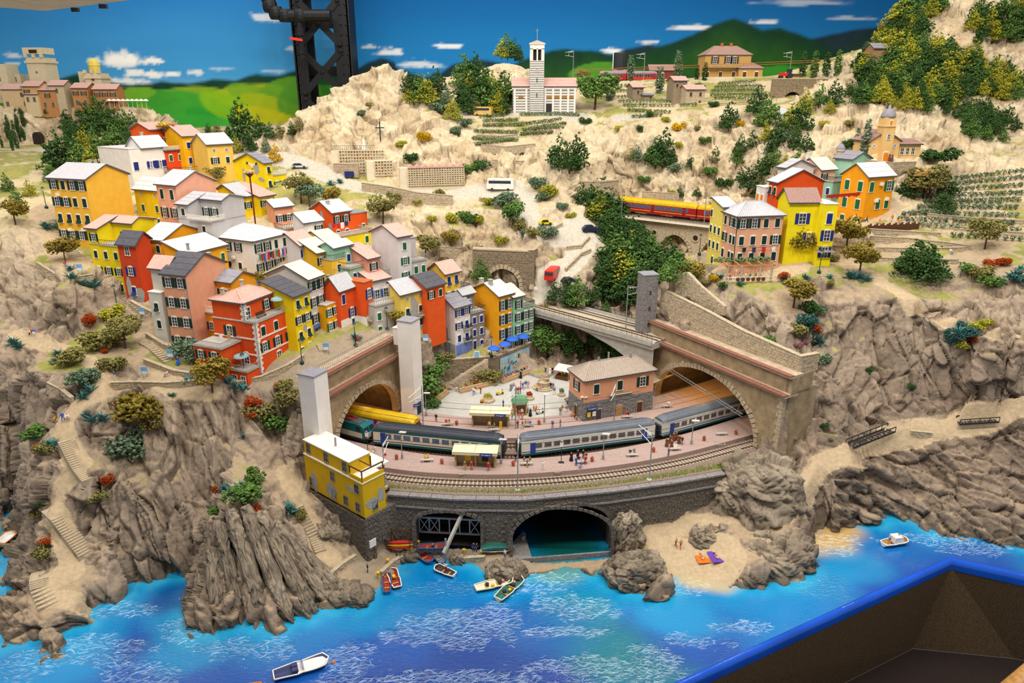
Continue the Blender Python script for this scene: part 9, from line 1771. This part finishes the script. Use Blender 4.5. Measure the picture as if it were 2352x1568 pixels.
tt=thing('terrace_bench','brown wooden bench on the upper terrace of the red orange house','bench',loc2(t,3.2,1.2,H+.2),t.rotation_euler.z);MB().box(-1.2,1.2,-.3,.3,.4,.5).obj('seat',M['wood'],tt);MB().box(-1.2,1.2,.25,.32,.5,1.1).obj('backrest',M['wood'],tt);[MB().box(x-.06,x+.06,-.25,.25,0,.4).obj('leg',M['wood'],tt)for x in(-1,1)]
for lab,a,b in(('dark wooden footbridge on the lower coast path',(1950,1030),(2046,992)),('dark wooden footbridge farther along the coast path at the right edge',(2198,976),(2288,970))):
 p,q=Vector(hit(*a))+Vector((0,0,.5)),Vector(hit(*b))+Vector((0,0,.5));n=(q-p).cross(Vector((0,0,1))).normalized()*.9;t=thing('wooden_footbridge',lab,'bridge',(0,0,0))
 for s in(-1,1):MB().bar(p+n*s,q+n*s,.22).obj('beam',M['dark_metal'],t);r=MB();railing(r,[tuple(p+n*s),tuple(q+n*s)],1.0,1.4,.09);r.obj('railing',M['dark_metal'],t)
 for k in range(12):c_=p.lerp(q,(k+.5)/12);MB().bar(c_-n,c_+n,.34,.1).obj('plank',mat('dark_plank','#4a3d34',.8,var=.2),t)
t=thing('vine_pergola','wooden pergola with vines and stone columns in front of the pink house','pergola',hit(1668,655),math.radians(4));t.location.z=(hit(1700,640)[2])*S
for x in(0,3,7,9.5):MB().bar((x,0,-1),(x,0,3.3),.45,n=8).obj('column',M['stone_pale'],t)
for x in(-.3,2.2,4.7,7.2,9.8):MB().bar((x,-.6,3.5),(x,4.0,3.8),.22).obj('rafter',M['pale_wood'],t)
MB().bar((-.6,0,3.3),(10.2,0,3.3),.24).obj('beam',M['pale_wood'],t);v,f_=tufts([(x,3.3,3.9,1.1,.5)for x in(-1,.5,2,3.5,5,6.5,8,9.5)],420,.22,9);link('vine_leaves',mesh_np('vine_leaves',v,f_,[FC['V']]),t);r=MB();railing(r,[(-.4,-.3,0),(10,-.3,0)],.9,.5);r.obj('railing',M['white_frame'],t)
for k in range(6):MB().ext([(.42*math.cos(.524*i),.45+.42*math.sin(.524*i))for i in range(12)],-.5,-.42).obj('cart_wheel',M['wood'],t,(2.2+1.1*k,0,0))
p=W(582,474,y=171);t=thing('nest_pole','tall brown pole carrying a straw stork nest above the yellow houses','nest pole',(p[0],p[1],p[2]-6));hh=W(582,405,y=171)[2]-p[2]+6;MB().bar((0,0,0),(0,0,hh),.36,n=8).lathe([(.2,hh-.2),(.9,hh+.5),(.9,hh+.6)],10).obj('pole',mat('red_brown','#6b2f24',.7),t)
v,f_=tufts([(0,0,hh+1.0,1.3,.4)],260,.2,3);link('nest',mesh_np('nest',v,f_,[mat('straw','#cdb27c',.9,var=.4,scale=9)]),t);p=W(378,292,y=202);t=tag(link('stork_nest',mesh_np('stork_nest',v-np.array((0,0,hh+1)),f_,[mat('straw2','#c9a840',.9,var=.4,scale=9)]),None,(p[0],p[1],p[2]+.6),0,1.5),'yellow straw stork nest on the roof of the topmost orange house','nest')
p=hit(2110,452);t=thing('tree_house','brown wooden tree house on stilts below the chapel','tree house',p);MB().box(-2.6,2.6,-1.8,1.8,2.8,5.2).obj('cabin',M['wood'],t);MB().ext([(-3,5.2),(3,5.2),(0,6.8)],-2.2,2.2).obj('roof',M['pale_wood'],t);b=MB();[b.bar((x,y,-1),(x*.8,y*.8,2.8),.35)for x in(-2,2)for y in(-1.4,1.4)];b.obj('stilts',M['wood'],t);MB().box(-3.6,3.6,-2.6,-1.8,2.6,2.8).obj('deck',M['pale_wood'],t)
t=thing('playground_fence','dark wooden palisade of the playground above the dry stone wall','fence',(0,0,0));a,b_=hit(1988,532),hit(2108,526)
for k in range(26):q=lerp2(a,b_,k/25);MB().box(-.2,.2,-.08,.08,-.4,1.3+.25*(k%3)).obj('paling',M['wood'],t,q)
for lab,px,py,c_ in(('orange red beach towel with a sunbather',1612,1281,'o'),('purple beach towel beside the orange one',1645,1279,'n')):p=hit(px,py);tag(MB().box(-1.1,1.1,-1.5,1.5,0,.06).obj('beach_towel',PC['o']if c_=='o' else mat('purple_cloth','#6a3ca8',.8),None,(p[0],p[1],p[2]+.05),.1),lab,'towel');person('sunbathing on the '+('orange red' if c_=='o' else 'purple')+' beach towel',0,0,'Lcr' if c_=='o' else 'Lcn',at=(p[0],p[1],p[2]+.1))
t=thing('boat_crane','slanting grey boat crane in front of the boat vault','crane',W(1025,1283,z=1.2));MB().bar((0,0,0),(0,0,4),.35,n=8).obj('post',M['metal'],t);MB().bar((-.3,-.6,1.6),(3.2,3.4,8.0),.5,.5).obj('jib',M['concrete'],t)
a,b_=qline(958),qline(1100);t=thing('vault_truss','grey steel truss beam across the mouth of the boat vault','truss',(0,0,0));b=MB();P0=lambda k,z:(a[0]+(b_[0]-a[0])*k,a[1]+(b_[1]-a[1])*k+1.5,z)
for z in(3.3,6.2):b.bar(P0(0,z),P0(1,z),.3)
for k in range(6):x0,x1=k/6,(k+1)/6;b.bar(P0(x0,3.3),P0(x0,6.2),.22);(k in(0,1,5))and b.bar(P0(x0,3.3),P0(x1,6.2),.14).bar(P0(x1,3.3),P0(x0,6.2),.14)
b.obj('truss',M['metal'],t)
for px,py in((961,1250),(1015,1254),(1066,1269),(1106,1272),(891,1292),(869,1322),(944,1266)):tag(MB().lathe([(.22,0),(.22,.5),(.32,.55),(.3,.75)],8).obj('bollard',PC['y'],None,W(px,py,z=1.2)),'small yellow mooring bollard on the quay edge','bollard','bollards on the quay')
gs=np.random.RandomState(2);ln=along([(p[0],p[1]+1.6,11.35)for p in QUAY[1:]],.12);vv=[];ff=[]
for p in ln:
 for _ in range(8):x,y,z=p[0]+gs.normal()*.2,p[1]+abs(gs.normal())*1.1,p[2]-.05;h=gs.uniform(.25,.75);d0,d1=gs.normal(size=2)*.12;n=len(vv);vv+=[(x-.06,y,z),(x+.06,y,z),(x+d0,y+d1,z+h)];ff.append((n,n+1,n+2))
tag(link('grass_strip',mesh_np('grass_strip',vv,ff,[fol('grass','#8fa63a',.4)])),'strip of short yellow green grass on top of the sea wall','grass',None,'stuff')
# ---------------------------------------------------------------- planters, boards and the flower stall of the square
for lab,a,b_,c1_,c2_ in(('low stone planter with yellow and red flowers beside the square stairs',(1056,902),(1140,880),'L','R'),('long low stone planter with flowers under the mural',(1152,880),(1238,848),'Y','M'),('curved low planter wall left of the square below the bushes',(992,930),(1028,902),'Y','M')):
 p,q=W(*a,z=PZ),W(*b_,z=PZ);L=math.hypot(q[0]-p[0],q[1]-p[1]);t=thing('planter_wall',lab,'planter',p,math.atan2(q[1]-p[1],q[0]-p[0]));MB().box(0,L,0,.4,0,.9).box(0,L,-.5,0,0,.4).obj('wall',M['stone_pale'],t);MB().box(0,L,-.55,0,.4,.5).obj('seat',M['pale_wood'],t)
 for k,c_ in enumerate((c1_,c2_)):v,f_=tufts([(L*(.1+.8*j/6),1.0,.9,.5,.35)for j in range(k,7,2)],130,.16,5+k);link('flowers',mesh_np('flowers',v,f_,[FC[c_]]),t)
for px,py,z_,w_,s in((1073,873,13.3,1.4,'left one with a blue picture'),(1095,866,13.5,1.5,'right one with a grey plan'),(1096,804,18.6,.6,'small blue one on the tall wall')):p=W(px,py,y=153.0 if z_<18 else 153.2);t=thing('notice_board','notice board on the terrace wall, '+s,'notice board',(p[0],p[1]-1.9,z_),.12);MB().box(-w_,w_,-.06,.06,0,1.5).obj('panel',M['white_frame'],t);MB().box(-w_+.1,w_-.1,-.1,-.05,.1,1.4).obj('sheet',inf if 'blue' in s else wallm('#b9bfc4'),t)
t=thing('flower_stall','flower stall with pale pink awning at the back of the square','stall',W(1294,868,z=PZ),-.5);MB().add([(-1.9,-1.5,2.3),(1.9,-1.5,2.3),(1.9,1.2,3.0),(-1.9,1.2,3.0),(-1.9,-1.5,2.2),(1.9,-1.5,2.2),(1.9,1.2,2.9),(-1.9,1.2,2.9)],[(0,1,2,3),(7,6,5,4),(0,4,5,1),(1,5,6,2),(2,6,7,3),(3,7,4,0)]).obj('awning',wallm('#efd3cc'),t);b=MB();[b.bar((x,y,0),(x,y,2.4),.1)for x in(-1.8,1.8)for y in(-1.3,1.1)];b.obj('poles',M['metal'],t);MB().box(-1.6,1.6,-1.2,.8,0,.8).obj('counter',M['wood'],t)
for k,c_ in enumerate('RYM'):v,f_=tufts([(-1+k,-.3,1.0,.5,.3)],50,.14,k);link('flowers',mesh_np('flowers',v,f_,[FC[c_]]),t)
wf=MB();ps=[hit(1797+3*math.sin(k),248+9*k)for k in range(9)];[wf.add([(a[0]-1.1,a[1]-.5,a[2]),(a[0]+1.1,a[1]-.5,a[2]),(b_[0]+1.2,b_[1]-.5,b_[2]),(b_[0]-1.2,b_[1]-.5,b_[2]),(a[0],a[1]-.9,a[2]),(b_[0],b_[1]-.9,b_[2])],[(0,4,5,3),(4,1,2,5)])for a,b_ in zip(ps,ps[1:])];tag(wf.obj('waterfall',mat('waterfall','#c3cbd0',.25,var=.2,scale=3)),'narrow grey white waterfall in the green gully','waterfall')
# ---------------------------------------------------------------- tell look-alikes apart by their order in each group
ORD='leftmost;second from the left;third from the left;fourth from the left;fifth from the left;sixth from the left;seventh from the left;eighth from the left;ninth from the left;tenth from the left;eleventh from the left;twelfth from the left;thirteenth from the left;fourteenth from the left'.split(';')
TOP=[q.replace('leftmost','topmost').replace('left','top')for q in ORD]
bpy.context.view_layer.update();same={}
for o in C.objects:
 if o.parent is None and o.get('label')and o.get('category'):same.setdefault(o['label'],[]).append(o)
for lab,os_ in same.items():
 n=len(os_)
 if n<2:continue
 pj={}
 for o in os_:
  if o.type=='MESH':bbx=[o.matrix_world@Vector(c_)for c_ in o.bound_box];q=sum(bbx,Vector())/8
  else:q=o.matrix_world.translation
  pj[o.name]=proj(tuple(q/S))
 ax=1 if 'vine' in lab else 0;w_=len(lab.split())
 srt=sorted(os_,key=lambda o:pj[o.name][ax]);rows_=[srt]
 if n>14:
  srt=sorted(os_,key=lambda o:pj[o.name][1]);k_=(n+13)//14;rows_=[sorted(srt[i*n//k_:(i+1)*n//k_],key=lambda o:pj[o.name][0])for i in range(k_)]
 for bi,rw in enumerate(rows_):
  for i,o in enumerate(rw):
   tail=(TOP if ax else ORD)[i]
   if len(rows_)>1:tail+=' in the '+({0:'upper',len(rows_)-1:'lower'}.get(bi,'middle' if len(rows_)==3 else('middle upper' if bi<len(rows_)/2 else 'middle lower')))+' band'
   words_=lab.split();mx_=16-len(tail.split())
   if len(words_)>mx_:words_=[x for x in words_ if x not in('the','shaggy','of','low','trained')][:mx_]
   o['label']=' '.join(words_)+', '+tail
